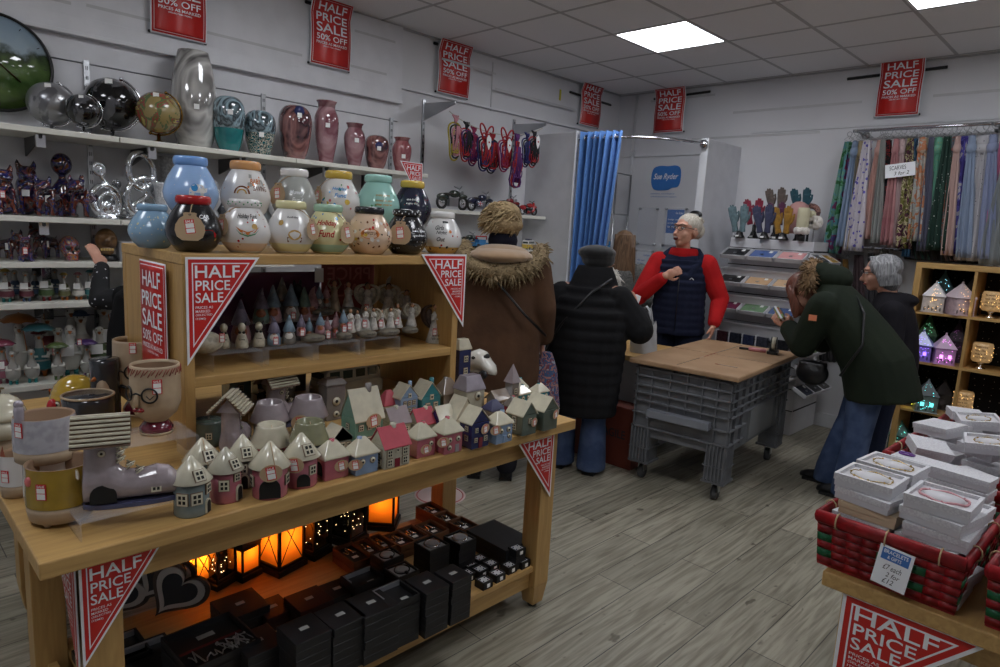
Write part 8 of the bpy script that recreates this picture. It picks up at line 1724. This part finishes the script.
def shoe(t, x, y, yaw, mt=None, L_=.25):
 m = MB(); M = Matrix.Translation((x,y,0)) @ Matrix.Rotation(yaw, 4, 'Z')
 m.loft([[M @ V3((px, w*math.cos(a), .012+h*.5*(1+math.sin(a)))) for a in [2*PI*i/16 for i in range(16)]] for px, w, h in ((-.075,.02,.05),(-.06,.036,.085),(0,.04,.09),(.07,.045,.065),(.13,.042,.05),(.17,.02,.03))]); m.b2((-.075,-.04,0), (.15,.04,.02), 0, M)
 return m.build('shoe', mt or SHOE, t)
def brown():
 o = V3((-2.78, 2.82, 0)); t = thing('person', 'person in a brown parka with fur-trimmed hood and blonde fur hat, back turned', 'person', o); yw = math.radians(132)
 F_ = V3((math.cos(yw), math.sin(yw), 0)); L = V3((-F_.y, F_.x, 0)); W = lambda f, l, z: F_*f+L*l+V3((0,0,z))
 RG = lambda f, l, z, a, b, tl=0: ring(W(f,l,z), a, b, yw-PI/2)
 m = MB(); M = head(t, m, W(.06,0,1.555), yw, .05, 1.0); m.cyl(W(.02,0,1.38), W(.04,0,1.5), .055); m.loft([RG(0,0,z,a,b) for z, a, b in ((.8,.15,.11),(1.0,.14,.1),(1.2,.16,.11),(1.36,.15,.08),(1.42,.06,.05))])
 for s_ in (-1, 1): limb(m, [W(0,s_*.17,1.36), W(-.02,s_*.24,1.1), W(.08,s_*.27,.88)], [.05,.042,.03])
 hand(m, W(.09,-.275,.87), (.05,.1,-1), L*-1, -1, .7); hand(m, W(.09,.27,.86), (0,0,-1), L, 1, .6)
 legs(m, [W(0,-.09,0)[:2], W(0,.09,0)[:2]], [W(0,-.1,0)[:2], W(.02,.1,0)[:2]], .85); fbody(t, m)
 BC = cloth('parka_brown', (92,66,48), c2=(80,57,42), scale=5)
 m = MB(); m.loft([RG(f,0,z,a,b) for z, a, b, f in ((.52,.255,.21,0),(.7,.27,.21,0),(.88,.262,.2,0),(1.05,.25,.18,0),(1.2,.245,.16,0),(1.32,.225,.14,0),(1.40,.16,.10,.01),(1.44,.09,.08,.02))], cap=True)
 for s_ in (-1, 1): limb(m, [W(0,s_*.215,1.33), W(-.03,s_*.27,1.1), W(.06,s_*.285,.92)], [.09,.078,.062])
 remeshed(m.build('parka', BC, t), .012, 6)
 FU = multi('fur_tan', [(80,66,46),(150,130,98),(104,88,62),(176,156,122)], 26, .95, coat=0, dist=.5)
 m = MB(); m.ell(W(-.08,0,1.40), (.20,.19,.05)); m.ell(W(-.02,0,1.42), (.17,.16,.05)); remeshed(m.build('hood', mat('hood_lining', (150,122,92), .95, sheen=.5), t), .01, 3)
 P = [W(.06-.27*math.cos(a)**1.0, .235*math.sin(a), 1.44-.13*math.cos(a)) for a in [-PI/2+PI*i/14 for i in range(15)]]
 fur(t, 'hood_fur', FU, P, .068, 620, .05, 3)
 m = MB(); r = random.Random(8); m.ell(W(.03,0,1.635), (.105,.105,.085)); m.ell(W(.02,0,1.58), (.118,.118,.06))
 for _ in range(420):
  a = r.random()*2*PI; b = r.uniform(-.6,1.2); d = F_*math.cos(a)*math.cos(b)+L*math.sin(a)*math.cos(b)+V3((0,0,math.sin(b))); q = W(.025,0,1.61)+d*.1; m.tube([q, q+d*.022+V3((0,0,-.012))+L*.015, q+d*.03+V3((0,0,-.03))+L*.03], [.007,.005,.001], 4)
 m.build('fur_hat', multi('fur_hat_blonde', [(116,96,66),(170,148,110),(134,112,80),(150,128,94)], 26, .9, coat=0, dist=.5), t)
 m = MB(); m.lathe([(.085,0), (.09,.03), (.08,.07)], 20, c=W(.03,0,1.46)); m.build('scarf', cloth('scarf_navy', (24,24,38)), t)
 m = MB(); m.tube([W(-.09,.14,1.40), W(-.215,.0,1.25), W(-.225,-.16,1.08), W(-.12,-.29,.95)], .011, 6, flat=.5); m.build('bag_strap', BLACK, t)
 m = MB(); m.loft([ring(W(.02,-.31,z), a, b, yw) for z, a, b in ((.25,.03,.07),(.3,.05,.10),(.5,.05,.10),(.72,.035,.07),(.83,.02,.03))]); remeshed(m.build('patterned_bag', FLOR('tote', [(40,66,110),(170,120,110),(60,90,130),(120,60,70),(150,160,170)], 18), t), .008, 2)
 m = MB(); legs(m, [W(0,-.09,0)[:2], W(0,.09,0)[:2]], [W(0,-.1,0)[:2], W(.02,.1,0)[:2]], .85, 1.12); remeshed(m.build('trousers', cloth('trouser_dark', (30,30,38)), t), .012, 3)
 for s_ in (-1, 1): q = W(.04,s_*.1,0); shoe(t, q.x, q.y, yw)
brown()
def black():
 o = V3((-2.54, 3.39, 0)); t = thing('person', 'person in a long black padded coat and black beret, seen from behind', 'person', o); yw = math.radians(112)
 F_ = V3((math.cos(yw), math.sin(yw), 0)); L = V3((-F_.y, F_.x, 0)); W = lambda f, l, z: F_*f+L*l+V3((0,0,z)); RG = lambda f, l, z, a, b: ring(W(f,l,z), a, b, yw-PI/2)
 m = MB(); head(t, m, W(.15,-.02,1.345), yw-.5, .2, .98); m.cyl(W(.06,0,1.18), W(.12,0,1.3), .055); m.loft([RG(f,0,z,a,b) for z, a, b, f in ((.7,.15,.11,0),(.95,.14,.1,0),(1.1,.16,.11,.02),(1.2,.15,.08,.05),(1.25,.06,.05,.06))])
 limb(m, [W(.04,-.17,1.19), W(.05,-.30,.98), W(.22,-.26,1.08)], [.05,.042,.03]); limb(m, [W(.04,.17,1.19), W(.02,.27,.97), W(.18,.2,.85)], [.05,.042,.03])
 hand(m, W(.22,-.26,1.08), W(.3,.1,.6), L*-1, -1, .9); hand(m, W(.18,.2,.85), W(1,-.4,0), (0,0,1), 1, .6)
 legs(m, [W(0,-.09,0)[:2], W(0,.09,0)[:2]], [W(.0,-.10,0)[:2], W(.02,.12,0)[:2]], .75); fbody(t, m)
 BK = cloth('coat_black', (20,20,22), c2=(26,26,29), scale=4)
 m = MB(); zs_ = [.40+.07*i for i in range(14)]
 def wd(z): return (.235+.04*math.sin((z-.36)*2.2)) if z < 1.05 else .262-(z-1.05)*.75
 m.loft([RG(.0+max(0,z-.9)*.16,0,z+dz,wd(z)*k,(wd(z)*.78)*k) for z in zs_[:-1] for dz, k in ((0,.965),(.025,1.0),(.05,.995)) if z < 1.24])
 limb(m, [W(.04,-.19,1.15), W(.04,-.335,.97), W(.20,-.29,1.04)], [.092,.088,.068]); limb(m, [W(.04,.19,1.15), W(.0,.30,.95), W(.16,.23,.85)], [.092,.085,.065])
 m.lathe([(.14,-.04), (.155,.03), (.135,.09), (.112,.14)], 20, c=W(.11,0,1.21)); remeshed(m.build('coat', BK, t), .009, 2)
 m = MB(); m.ell(W(.12,.0,1.435), (.128,.125,.052)); m.ell(W(.13,-.01,1.39), (.11,.11,.06)); remeshed(m.build('beret', mat('beret_black', (16,16,18), .9, sheen=.3), t), .008, 3)
 fur(t, 'pale_fluffy_collar', FLUF, [W(.12,-.10,1.33), W(.16,-.145,1.27), W(.2,-.12,1.2), W(.22,-.06,1.15)], .03, 90, .03, 2)
 m = MB(); m.tube([W(-.0,-.14,1.28), W(-.12,-.05,1.2), W(-.19,.12,.98), W(-.10,.26,.72)], .010, 6); m.build('bag_strap', BLACK, t)
 m = MB(); m.ell(W(-.02,.29,.68), (.05,.06,.07)); m.build('small_bag', mat('bag_grey', (60,60,64), .4), t)
 m = MB(); m.prism([(-.03,-.045),(.03,-.05),(.035,.04),(0,.05),(-.03,.04)], 0, .004, 0, Matrix.Translation(W(.24,-.25,1.13)) @ Matrix.Rotation(1.2, 4, 'X')); m.build('folded_paper', PWHITE, t)
 m = MB(); hp = [W(0,-.09,0)[:2], W(0,.09,0)[:2]]; ft = [W(.0,-.10,0)[:2], W(.02,.12,0)[:2]]; legs(m, hp, ft, .75, 1.1, bell=.095); remeshed(m.build('jeans', DENIM, t), .010, 3)
 for f_ in ft: shoe(t, f_[0], f_[1], yw)
black()
def worker():
 o = V3((-2.67, 4.76, 0)); t = thing('person', 'laughing white-haired person in glasses, navy body warmer and red top, hand at the collar', 'person', o); yt = math.radians(-68); yh = math.radians(-102)
 F_ = V3((math.cos(yt), math.sin(yt), 0)); L = V3((-F_.y, F_.x, 0)); W = lambda f, l, z: F_*f+L*l+V3((0,0,z)); RG = lambda f, l, z, a, b: ring(W(f,l,z), a, b, yt-PI/2)
 m = MB(); M = head(t, m, W(.04,.01,1.61), yh, -.12, 1.12, mouth=1); m.cyl(W(.0,0,1.4), W(.03,-.01,1.54), .055)
 m.loft([RG(f,0,z,a,b) for z, a, b, f in ((.85,.17,.13,0),(1.0,.16,.12,0),(1.2,.18,.12,0),(1.37,.17,.09,0),(1.43,.07,.06,0))])
 elR, wrR = W(.12,-.30,1.08), W(.235,-.09,1.265); elL, wrL = W(-.02,.31,1.10), W(.10,.29,.90)
 limb(m, [W(0,-.19,1.37), elR, wrR], [.05,.042,.029]); limb(m, [W(0,.19,1.37), elL, wrL], [.05,.042,.029])
 hand(m, wrR, W(.0,.9,.45), F_, 1, .75, .95); hand(m, wrL, W(.25,-.1,-.9), L, 1, .5, .95)
 legs(m, [W(0,-.1,0)[:2], W(0,.1,0)[:2]], [W(0,-.12,0)[:2], W(.02,.12,0)[:2]], .88); fbody(t, m, .006); specs(t, M)
 RD = cloth('fleece_red', (186,30,32), c2=(170,24,28), scale=6); NV = cloth('gilet_navy', (22,28,50), c2=(27,33,56), scale=4)
 m = MB(); m.loft([RG(0,0,z,a,b) for z, a, b in ((.92,.18,.135),(1.2,.19,.14),(1.36,.19,.11),(1.42,.12,.09))])
 limb(m, [W(0,-.185,1.36), elR, V3(elR).lerp(wrR,.86)], [.085,.072,.05]); limb(m, [W(0,.185,1.36), elL, V3(elL).lerp(wrL,.86)], [.085,.072,.052])
 m.lathe([(.115,0), (.12,.05), (.1,.09)], 20, c=W(-.01,0,1.39)); remeshed(m.build('red_top', RD, t), .009, 3)
 m = MB(); zz = [.80+.055*i for i in range(11)]
 m.loft([RG(.005,0,z+dz,(.225-.02*math.sin((z-.8)*5)-max(0,z-1.2)*.2)*k,(.175-max(0,z-1.2)*.3)*k) for z in zz for dz, k in ((0,.97),(.018,1.0),(.038,1.0))]); remeshed(m.build('body_warmer', NV, t), .009, 2)
 m = MB(); m.tube([W(.02,-.15,1.40), W(-.05,-.10,1.455), W(-.08,0,1.465), W(-.05,.10,1.455), W(.03,.15,1.40), W(.10,.10,1.33), W(.13,.06,1.25)], .034, 10); remeshed(m.build('collar', NV, t), .008, 2)
 m = MB(); m.loft([RG(0,0,z,a,b) for z, a, b in ((1.3,.2,.15),(1.38,.165,.125),(1.43,.12,.1))]); remeshed(m.build('yoke', NV, t), .009, 2); m = MB(); m.tube([W(.182,.01,1.3), W(.19,.01,1.1), W(.185,.01,.84)], .004, 6); m.build('zip', BLACK, t)
 m = MB(); m.tube([W(.168,.085,1.245), W(.17,.1,1.26), W(.165,.115,1.245)], .003, 5); m.build('chest_logo', PWHITE, t)
 HR = multi('hair_silver', [(150,138,118),(206,200,188),(176,166,150),(220,216,206)], 30, .6, coat=0, stretch=(1,1,.4))
 def base(mm): mm.ell((-.022,0,.048), (.096,.083,.082), 18, 12, M=M); mm.ell((-.075,0,.075), (.05,.055,.045), 12, 8, M=M); mm.ell((-.105,0,.02), (.05,.06,.06), 12, 8, M=M)
 r = random.Random(6)
 def st(u, i):
  a = r.uniform(-1.5,1.5); rr = r.uniform(.03,.06); c = V3((-.09,0,.045)); return [M @ (c+V3((rr*math.cos(q)-.01, rr*math.sin(a)*math.cos(q)+.03*math.sin(a), rr*math.sin(q+a)))) for q in [2.6*k/5 for k in range(6)]]
 strands(t, 'hair', HR, st, 26, .005, base, .011)
 m = MB(); m.tube([M @ V3((-.055+.01*math.cos(a), .06*math.cos(a), .115+.03*math.sin(a))) for a in [PI*i/10 for i in range(11)]], .014, 8); m.build('black_hair_tie', BLACK, t)
 m = MB(); legs(m, [W(0,-.1,0)[:2], W(0,.1,0)[:2]], [W(0,-.12,0)[:2], W(.02,.12,0)[:2]], .88, 1.12); remeshed(m.build('jeans', DENIMD, t), .011, 3)
 for s_ in (-1, 1): q = W(.03,s_*.12,0); shoe(t, q.x, q.y, yt)
worker()
def longhair():
 o = V3((-3.36, 4.94, 0)); t = thing('person', 'person with long straight brown hair in a grey tweed coat, back turned, by the booth', 'person', o); yw = math.radians(125)
 F_ = V3((math.cos(yw), math.sin(yw), 0)); L = V3((-F_.y, F_.x, 0)); W = lambda f, l, z: F_*f+L*l+V3((0,0,z)); RG = lambda f, l, z, a, b: ring(W(f,l,z), a, b, yw-PI/2)
 m = MB(); head(t, m, W(.03,0,1.47), yw, .15, .98); m.cyl(W(0,0,1.28), W(.02,0,1.4), .05); m.loft([RG(0,0,z,a,b) for z, a, b in ((.8,.15,.11),(1.1,.15,.1),(1.27,.15,.08),(1.32,.06,.05))])
 for s_ in (-1, 1): limb(m, [W(0,s_*.16,1.26), W(-.02,s_*.22,1.0), W(.12,s_*.2,.86)], [.045,.04,.028]); hand(m, W(.12,s_*.2,.86), W(1,0,-.5), L*s_, s_, .5, .92)
 legs(m, [W(0,-.08,0)[:2], W(0,.08,0)[:2]], [W(0,-.1,0)[:2], W(.02,.1,0)[:2]], .8); fbody(t, m, .008)
 m = MB(); m.loft([RG(0,0,z,a,b) for z, a, b in ((.6,.22,.18),(.85,.205,.16),(1.05,.19,.14),(1.22,.19,.12),(1.3,.13,.09),(1.34,.07,.06))])
 for s_ in (-1, 1): limb(m, [W(0,s_*.17,1.24), W(-.02,s_*.235,1.0), W(.10,s_*.21,.87)], [.075,.065,.05])
 remeshed(m.build('tweed_coat', cloth('tweed', (70,70,70), c2=(128,128,124), scale=160), t), .01, 3)
 def base(mm): mm.ell(W(.01,0,1.5), (.095,.09,.1)); mm.loft([RG(-.06,0,z,a,.05) for z, a in ((1.13,.085),(1.2,.105),(1.3,.11),(1.42,.10),(1.5,.085),(1.56,.05))])
 strands(t, 'hair', multi('hair_brown', [(64,44,30),(120,92,66),(84,60,42),(140,110,82)], 24, .5, coat=.1, stretch=(1,1,.12)), lambda u, i: [W(-.02-.05*math.cos(q_), (u-.5)*.17, 1.56) if k == 0 else W(-.085-.012*math.cos(u*9), (u-.5)*(.17+.05*k/4), 1.56-.11*k) for k, q_ in enumerate((0,1,1,1,1))], 22, .006, base, .010)
 m = MB(); legs(m, [W(0,-.08,0)[:2], W(0,.08,0)[:2]], [W(0,-.1,0)[:2], W(.02,.1,0)[:2]], .8, 1.1); remeshed(m.build('trousers', DENIMD, t), .012, 3)
 for s_ in (-1, 1): q = W(.03,s_*.1,0); shoe(t, q.x, q.y, yw)
longhair()
def green():
 o = V3((-1.17, 4.46, 0)); t = thing('person', 'person bending over in a dark green fur-hooded parka and jeans, reading a packet', 'person', o); yw = math.radians(185)
 F_ = V3((math.cos(yw), math.sin(yw), 0)); L = V3((-F_.y, F_.x, 0)); W = lambda f, l, z: F_*(f*.92 if f > 0 else f)+L*l+V3((0,0,z))
 hipc, chest, neck = V3((0,0,.88)), (.20,1.13), (.33,1.29)
 def TR(f, z, a, b, tl):
  c = W(f,0,z); up = (F_*math.cos(tl)+V3((0,0,-math.sin(tl)))); return [c+L*a*math.cos(2*PI*k/20)+up*b*math.sin(2*PI*k/20) for k in range(20)]
 m = MB(); M = head(t, m, W(.46,.02,1.26), yw+.1, .85, .98); limb(m, [W(.32,0,1.27), W(.42,0,1.26)], [.058,.05])
 m.loft([TR(f,z,a,b,tl) for f, z, a, b, tl in ((-.02,.82,.16,.12,.1),(.06,.96,.15,.11,.5),(.19,1.12,.17,.12,.8),(.3,1.25,.16,.09,.9),(.35,1.29,.07,.06,1))])
 elR, wrR = W(.38,.16,.94), W(.54,.03,1.03); elL, wrL = W(.34,-.17,.94), W(.52,-.04,1.0)
 limb(m, [W(.28,.19,1.22), elR, wrR], [.05,.042,.03]); limb(m, [W(.28,-.19,1.22), elL, wrL], [.05,.042,.03])
 hand(m, wrR, W(.8,-.2,.5), W(0,1,.4), 1, .6, .95); hand(m, wrL, W(.8,.2,.5), W(0,-1,-.3), -1, .6, .95)
 ft = [W(.0,.09,0)[:2], W(.17,-.11,0)[:2]]; hp = [W(-.03,.09,0)[:2], W(-.02,-.1,0)[:2]]
 legs(m, hp, ft, .84); fbody(t, m, .0065)
 GR_ = cloth('parka_green', (32,40,28), c2=(26,34,24), scale=4)
 m = MB(); m.loft([TR(f,z,a,b,tl) for f, z, a, b, tl in ((-.11,.66,.26,.21,.15),(-.08,.76,.255,.205,.2),(-.04,.88,.245,.2,.35),(.06,1.0,.235,.18,.55),(.17,1.12,.235,.16,.75),(.27,1.23,.22,.13,.9),(.34,1.3,.12,.09,1.0))])
 limb(m, [W(.27,.20,1.19), elR, V3(elR).lerp(wrR,.8)], [.1,.085,.062]); limb(m, [W(.27,-.20,1.19), elL, V3(elL).lerp(wrL,.8)], [.1,.085,.062]); remeshed(m.build('parka', GR_, t), .011, 4)
 m = MB(); m.ell(W(.29,0,1.36), (.12,.13,.09)); m.ell(W(.36,0,1.40), (.08,.11,.06)); remeshed(m.build('hood', GR_, t), .01, 3)
 P = [W(.40-.02*math.cos(a)+.04*math.cos(a), .125*math.sin(a), 1.33+.11*math.cos(a)) for a in [-1.9+3.8*i/14 for i in range(15)]]
 fur(t, 'hood_fur', multi('fur_brown', [(60,44,28),(140,112,80),(90,68,46),(160,134,100)], 26, .95, coat=0, dist=.5), P, .052, 460, .045, 5)
 def base(mm): mm.ell((-.02,0,.045), (.1,.088,.085), 18, 12, M=M); mm.ell((-.06,0,-.02), (.05,.08,.08), 12, 8, M=M)
 strands(t, 'hair', multi('hair_auburn', [(64,30,20),(120,66,46),(84,42,28),(130,76,54)], 24, .45, coat=.2, stretch=(1,1,.15)), lambda u, i: [M @ V3((.02+.03*math.sin(i), (1 if i % 2 else -1)*.07, .08)), M @ V3((.05+.02*math.sin(i*2), (1 if i % 2 else -1)*.095, .02)), (M @ V3((.06+.03*math.sin(i*1.3), (1 if i % 2 else -1)*.095, -.03)))+V3((0,0,-.03)), (M @ V3((.05+.04*math.sin(i*1.7), (1 if i % 2 else -1)*.085, -.06)))+V3((0,0,-.06))], 22, .0055, base, .012)
 m = MB(); m.box((0,0,0), (.004,.045,.035), 0, Matrix.Translation(W(.30,.305,1.13)) @ Matrix.Rotation(yw+PI/2, 4, 'Z')); m.build('orange_patch', mat('patch_orange', (216,130,92), .6), t)
 m = MB(); m.tube([W(.12,.06,1.27), W(.03,.18,1.18), W(.0,.25,1.0), W(.1,.27,.8)], .008, 6); m.tube([W(.27,.10,1.0), W(.33,.12,.88)], .008, 6); m.build('bag_strap', BLACK, t)
 m = MB(); m.ell(W(.30,.15,.77), (.10,.055,.08)); m.box(W(.30,.15,.79), (.15,.08,.1)); remeshed(m.build('black_handbag', mat('handbag_black', (18,18,20), .35), t), .008, 3)
 m = MB(); legs(m, hp, ft, .84, 1.12, bell=.092); remeshed(m.build('jeans', DENIM, t), .010, 3)
 for f_ in ft: shoe(t, f_[0], f_[1], yw)
 k = thing('wallet_packet', 'white card packet with a green patterned purse held by the bending person', 'packet', o+W(.60,.0,1.08), yw+.3); m = MB(); m.b2((-.012,-.08,-.05), (0,.08,.05), 0, Matrix.Rotation(.6, 4, 'Y') @ Matrix.Rotation(.5, 4, 'X')); m.build('card_tray', PWHITE, k); m = MB(); m.b2((0,-.07,-.042), (.012,.07,.042), 0, Matrix.Rotation(.6, 4, 'Y') @ Matrix.Rotation(.5, 4, 'X')); m.b2((-.024,-.07,-.042), (-.012,.07,.042), 0, Matrix.Rotation(.6, 4, 'Y') @ Matrix.Rotation(.5, 4, 'X')); m.build('purse', multi('purse_green', [(60,100,50),(120,160,90),(180,60,50),(80,130,60)], 40, .5, coat=0), k)
green()
def grey():
 o = V3((-1.20, 5.02, 0)); t = thing('person', 'grey-haired person in glasses and black hoodie behind the bending one', 'person', o); yw = math.radians(-165)
 F_ = V3((math.cos(yw), math.sin(yw), 0)); L = V3((-F_.y, F_.x, 0)); W = lambda f, l, z: F_*f+L*l+V3((0,0,z)); RG = lambda f, l, z, a, b: ring(W(f,l,z), a, b, yw-PI/2)
 m = MB(); M = head(t, m, W(.12,0,1.395), yw, .15, 1.03); m.cyl(W(.02,0,1.2), W(.09,0,1.33), .055); m.loft([RG(f,0,z,a,b) for z, a, b, f in ((.75,.16,.12,0),(1.0,.16,.12,0),(1.15,.17,.11,.02),(1.23,.08,.07,.03))])
 for s_ in (-1, 1): limb(m, [W(.02,s_*.17,1.17), W(0,s_*.24,.93), W(.15,s_*.18,.85)], [.048,.042,.03]); hand(m, W(.15,s_*.18,.85), W(1,-s_*.5,0), (0,0,1), s_, .5, .92)
 ft = [W(.05,-.1,0)[:2], W(.02,.12,0)[:2]]; hp = [W(0,-.09,0)[:2], W(0,.09,0)[:2]]; legs(m, hp, ft, .8); fbody(t, m, .0065); specs(t, M)
 m = MB(); m.loft([RG(f,0,z,a,b) for z, a, b, f in ((.66,.225,.19,0),(.85,.22,.18,0),(1.05,.205,.16,.01),(1.17,.19,.13,.02),(1.24,.12,.1,.03),(1.28,.08,.07,.04))])
 for s_ in (-1, 1): limb(m, [W(.02,s_*.18,1.15), W(0,s_*.25,.93), W(.13,s_*.19,.86)], [.085,.07,.055])
 m.ell(W(-.03,0,1.23), (.10,.12,.05)); remeshed(m.build('hoodie', cloth('hoodie_black', (22,20,26)), t), .01, 3)
 def base(mm): mm.ell((-.03,0,.04), (.105,.095,.088), 18, 12, M=M); mm.ell((-.055,0,-.045), (.068,.085,.085), 14, 10, M=M)
 strands(t, 'hair', multi('hair_grey', [(70,70,72),(150,150,152),(100,100,104),(178,178,180)], 24, .5, coat=.1, stretch=(1,1,.2)), lambda u, i: [M @ V3((.03-.13*u, s_*.03, .128)) if False else M @ V3((.05-.12*u, (1 if i % 2 else -1)*.05, .115)), M @ V3((.045-.12*u, (1 if i % 2 else -1)*.088, .06)), M @ V3((.02-.11*u, (1 if i % 2 else -1)*.098, -.01)), M @ V3((.0-.10*u, (1 if i % 2 else -1)*.088, -.08))], 26, .0055, base, .012)
 m = MB(); legs(m, hp, ft, .8, 1.12); remeshed(m.build('trousers', DENIMD, t), .011, 3)
 for f_ in ft: shoe(t, f_[0], f_[1], yw)
grey()
def aisle():
 o = V3((-3.36, 1.14, 0)); t = thing('person', 'person in black in the left aisle, only a pointing hand and patterned sleeve showing', 'person', o); yw = math.radians(200)
 F_ = V3((math.cos(yw), math.sin(yw), 0)); L = V3((-F_.y, F_.x, 0)); W = lambda f, l, z: F_*f+L*l+V3((0,0,z)); RG = lambda f, l, z, a, b: ring(W(f,l,z), a, b, yw-PI/2)
 HP = at(103, 254, 0, -3.62)-o; EL = at(99, 300, 0, -3.46)-o; HB = HP.lerp(EL, .28)
 m = MB(); head(t, m, W(.06,-.1,1.40), yw, .2, .95); m.cyl(W(0,-.06,1.2), W(.03,-.08,1.33), .05); m.loft([RG(0,-.05,z,a,b) for z, a, b in ((.75,.15,.11),(1.0,.15,.1),(1.17,.15,.08),(1.22,.06,.05))])
 limb(m, [W(0,.12,1.17), EL, HB], [.045,.034,.022]); limb(m, [W(0,-.22,1.17), W(0,-.26,.92), W(.1,-.22,.75)], [.045,.04,.028]); hand(m, HB, at(92,247,0,-3.62)-o-HB, (.6,.2,.8), 1, .15, .8); hand(m, W(.1,-.22,.75), (0,0,-1), L*-1, -1, .5, .95)
 ft = [W(0,-.15,0)[:2], W(.02,.05,0)[:2]]; hp = [W(0,-.13,0)[:2], W(0,.04,0)[:2]]; legs(m, hp, ft, .8); fbody(t, m, .0065)
 m = MB(); m.loft([RG(0,.07,z,a,b) for z, a, b in ((.5,.26,.18),(.8,.25,.17),(1.0,.24,.15),(1.17,.2,.12),(1.22,.12,.09),(1.26,.07,.06))]); limb(m, [W(0,-.22,1.13), W(0,-.27,.92), W(.09,-.22,.77)], [.07,.065,.05]); limb(m, [W(0,.11,1.15), W(0,.11,1.15).lerp(EL,.5)], [.08,.065]); remeshed(m.build('coat', cloth('coat_jet', (14,14,16)), t), .01, 3)
 m = MB(); limb(m, [W(0,.11,1.15).lerp(EL,.4), EL, EL.lerp(HB,.95)], [.06,.046,.034]); remeshed(m.build('patterned_sleeve', sc_dots('sleeve', (16,16,20), (190,190,196), 24), t), .008, 2)
 m = MB(); m.ell(W(.03,-.1,1.42), (.1,.1,.1)); m.build('hair', mat('hair_dark', (36,28,24), .6), t)
 m = MB(); legs(m, hp, ft, .8, 1.12); remeshed(m.build('trousers', cloth('trouser_dark', (30,30,38)), t), .012, 3)
 for f_ in ft: shoe(t, f_[0], f_[1], yw)
aisle()
# ================================================================ light and exposure
wd = bpy.data.worlds.new('world'); C.world = wd; wd.use_nodes = True
wd.node_tree.nodes['Background'].inputs[0].default_value = (.6,.65,.75,1); wd.node_tree.nodes['Background'].inputs[1].default_value = .02
C.view_settings.view_transform = 'Standard'; C.view_settings.look = 'None'; C.view_settings.gamma = 1; C.view_settings.use_curve_mapping = False
C.view_settings.exposure = EXPO
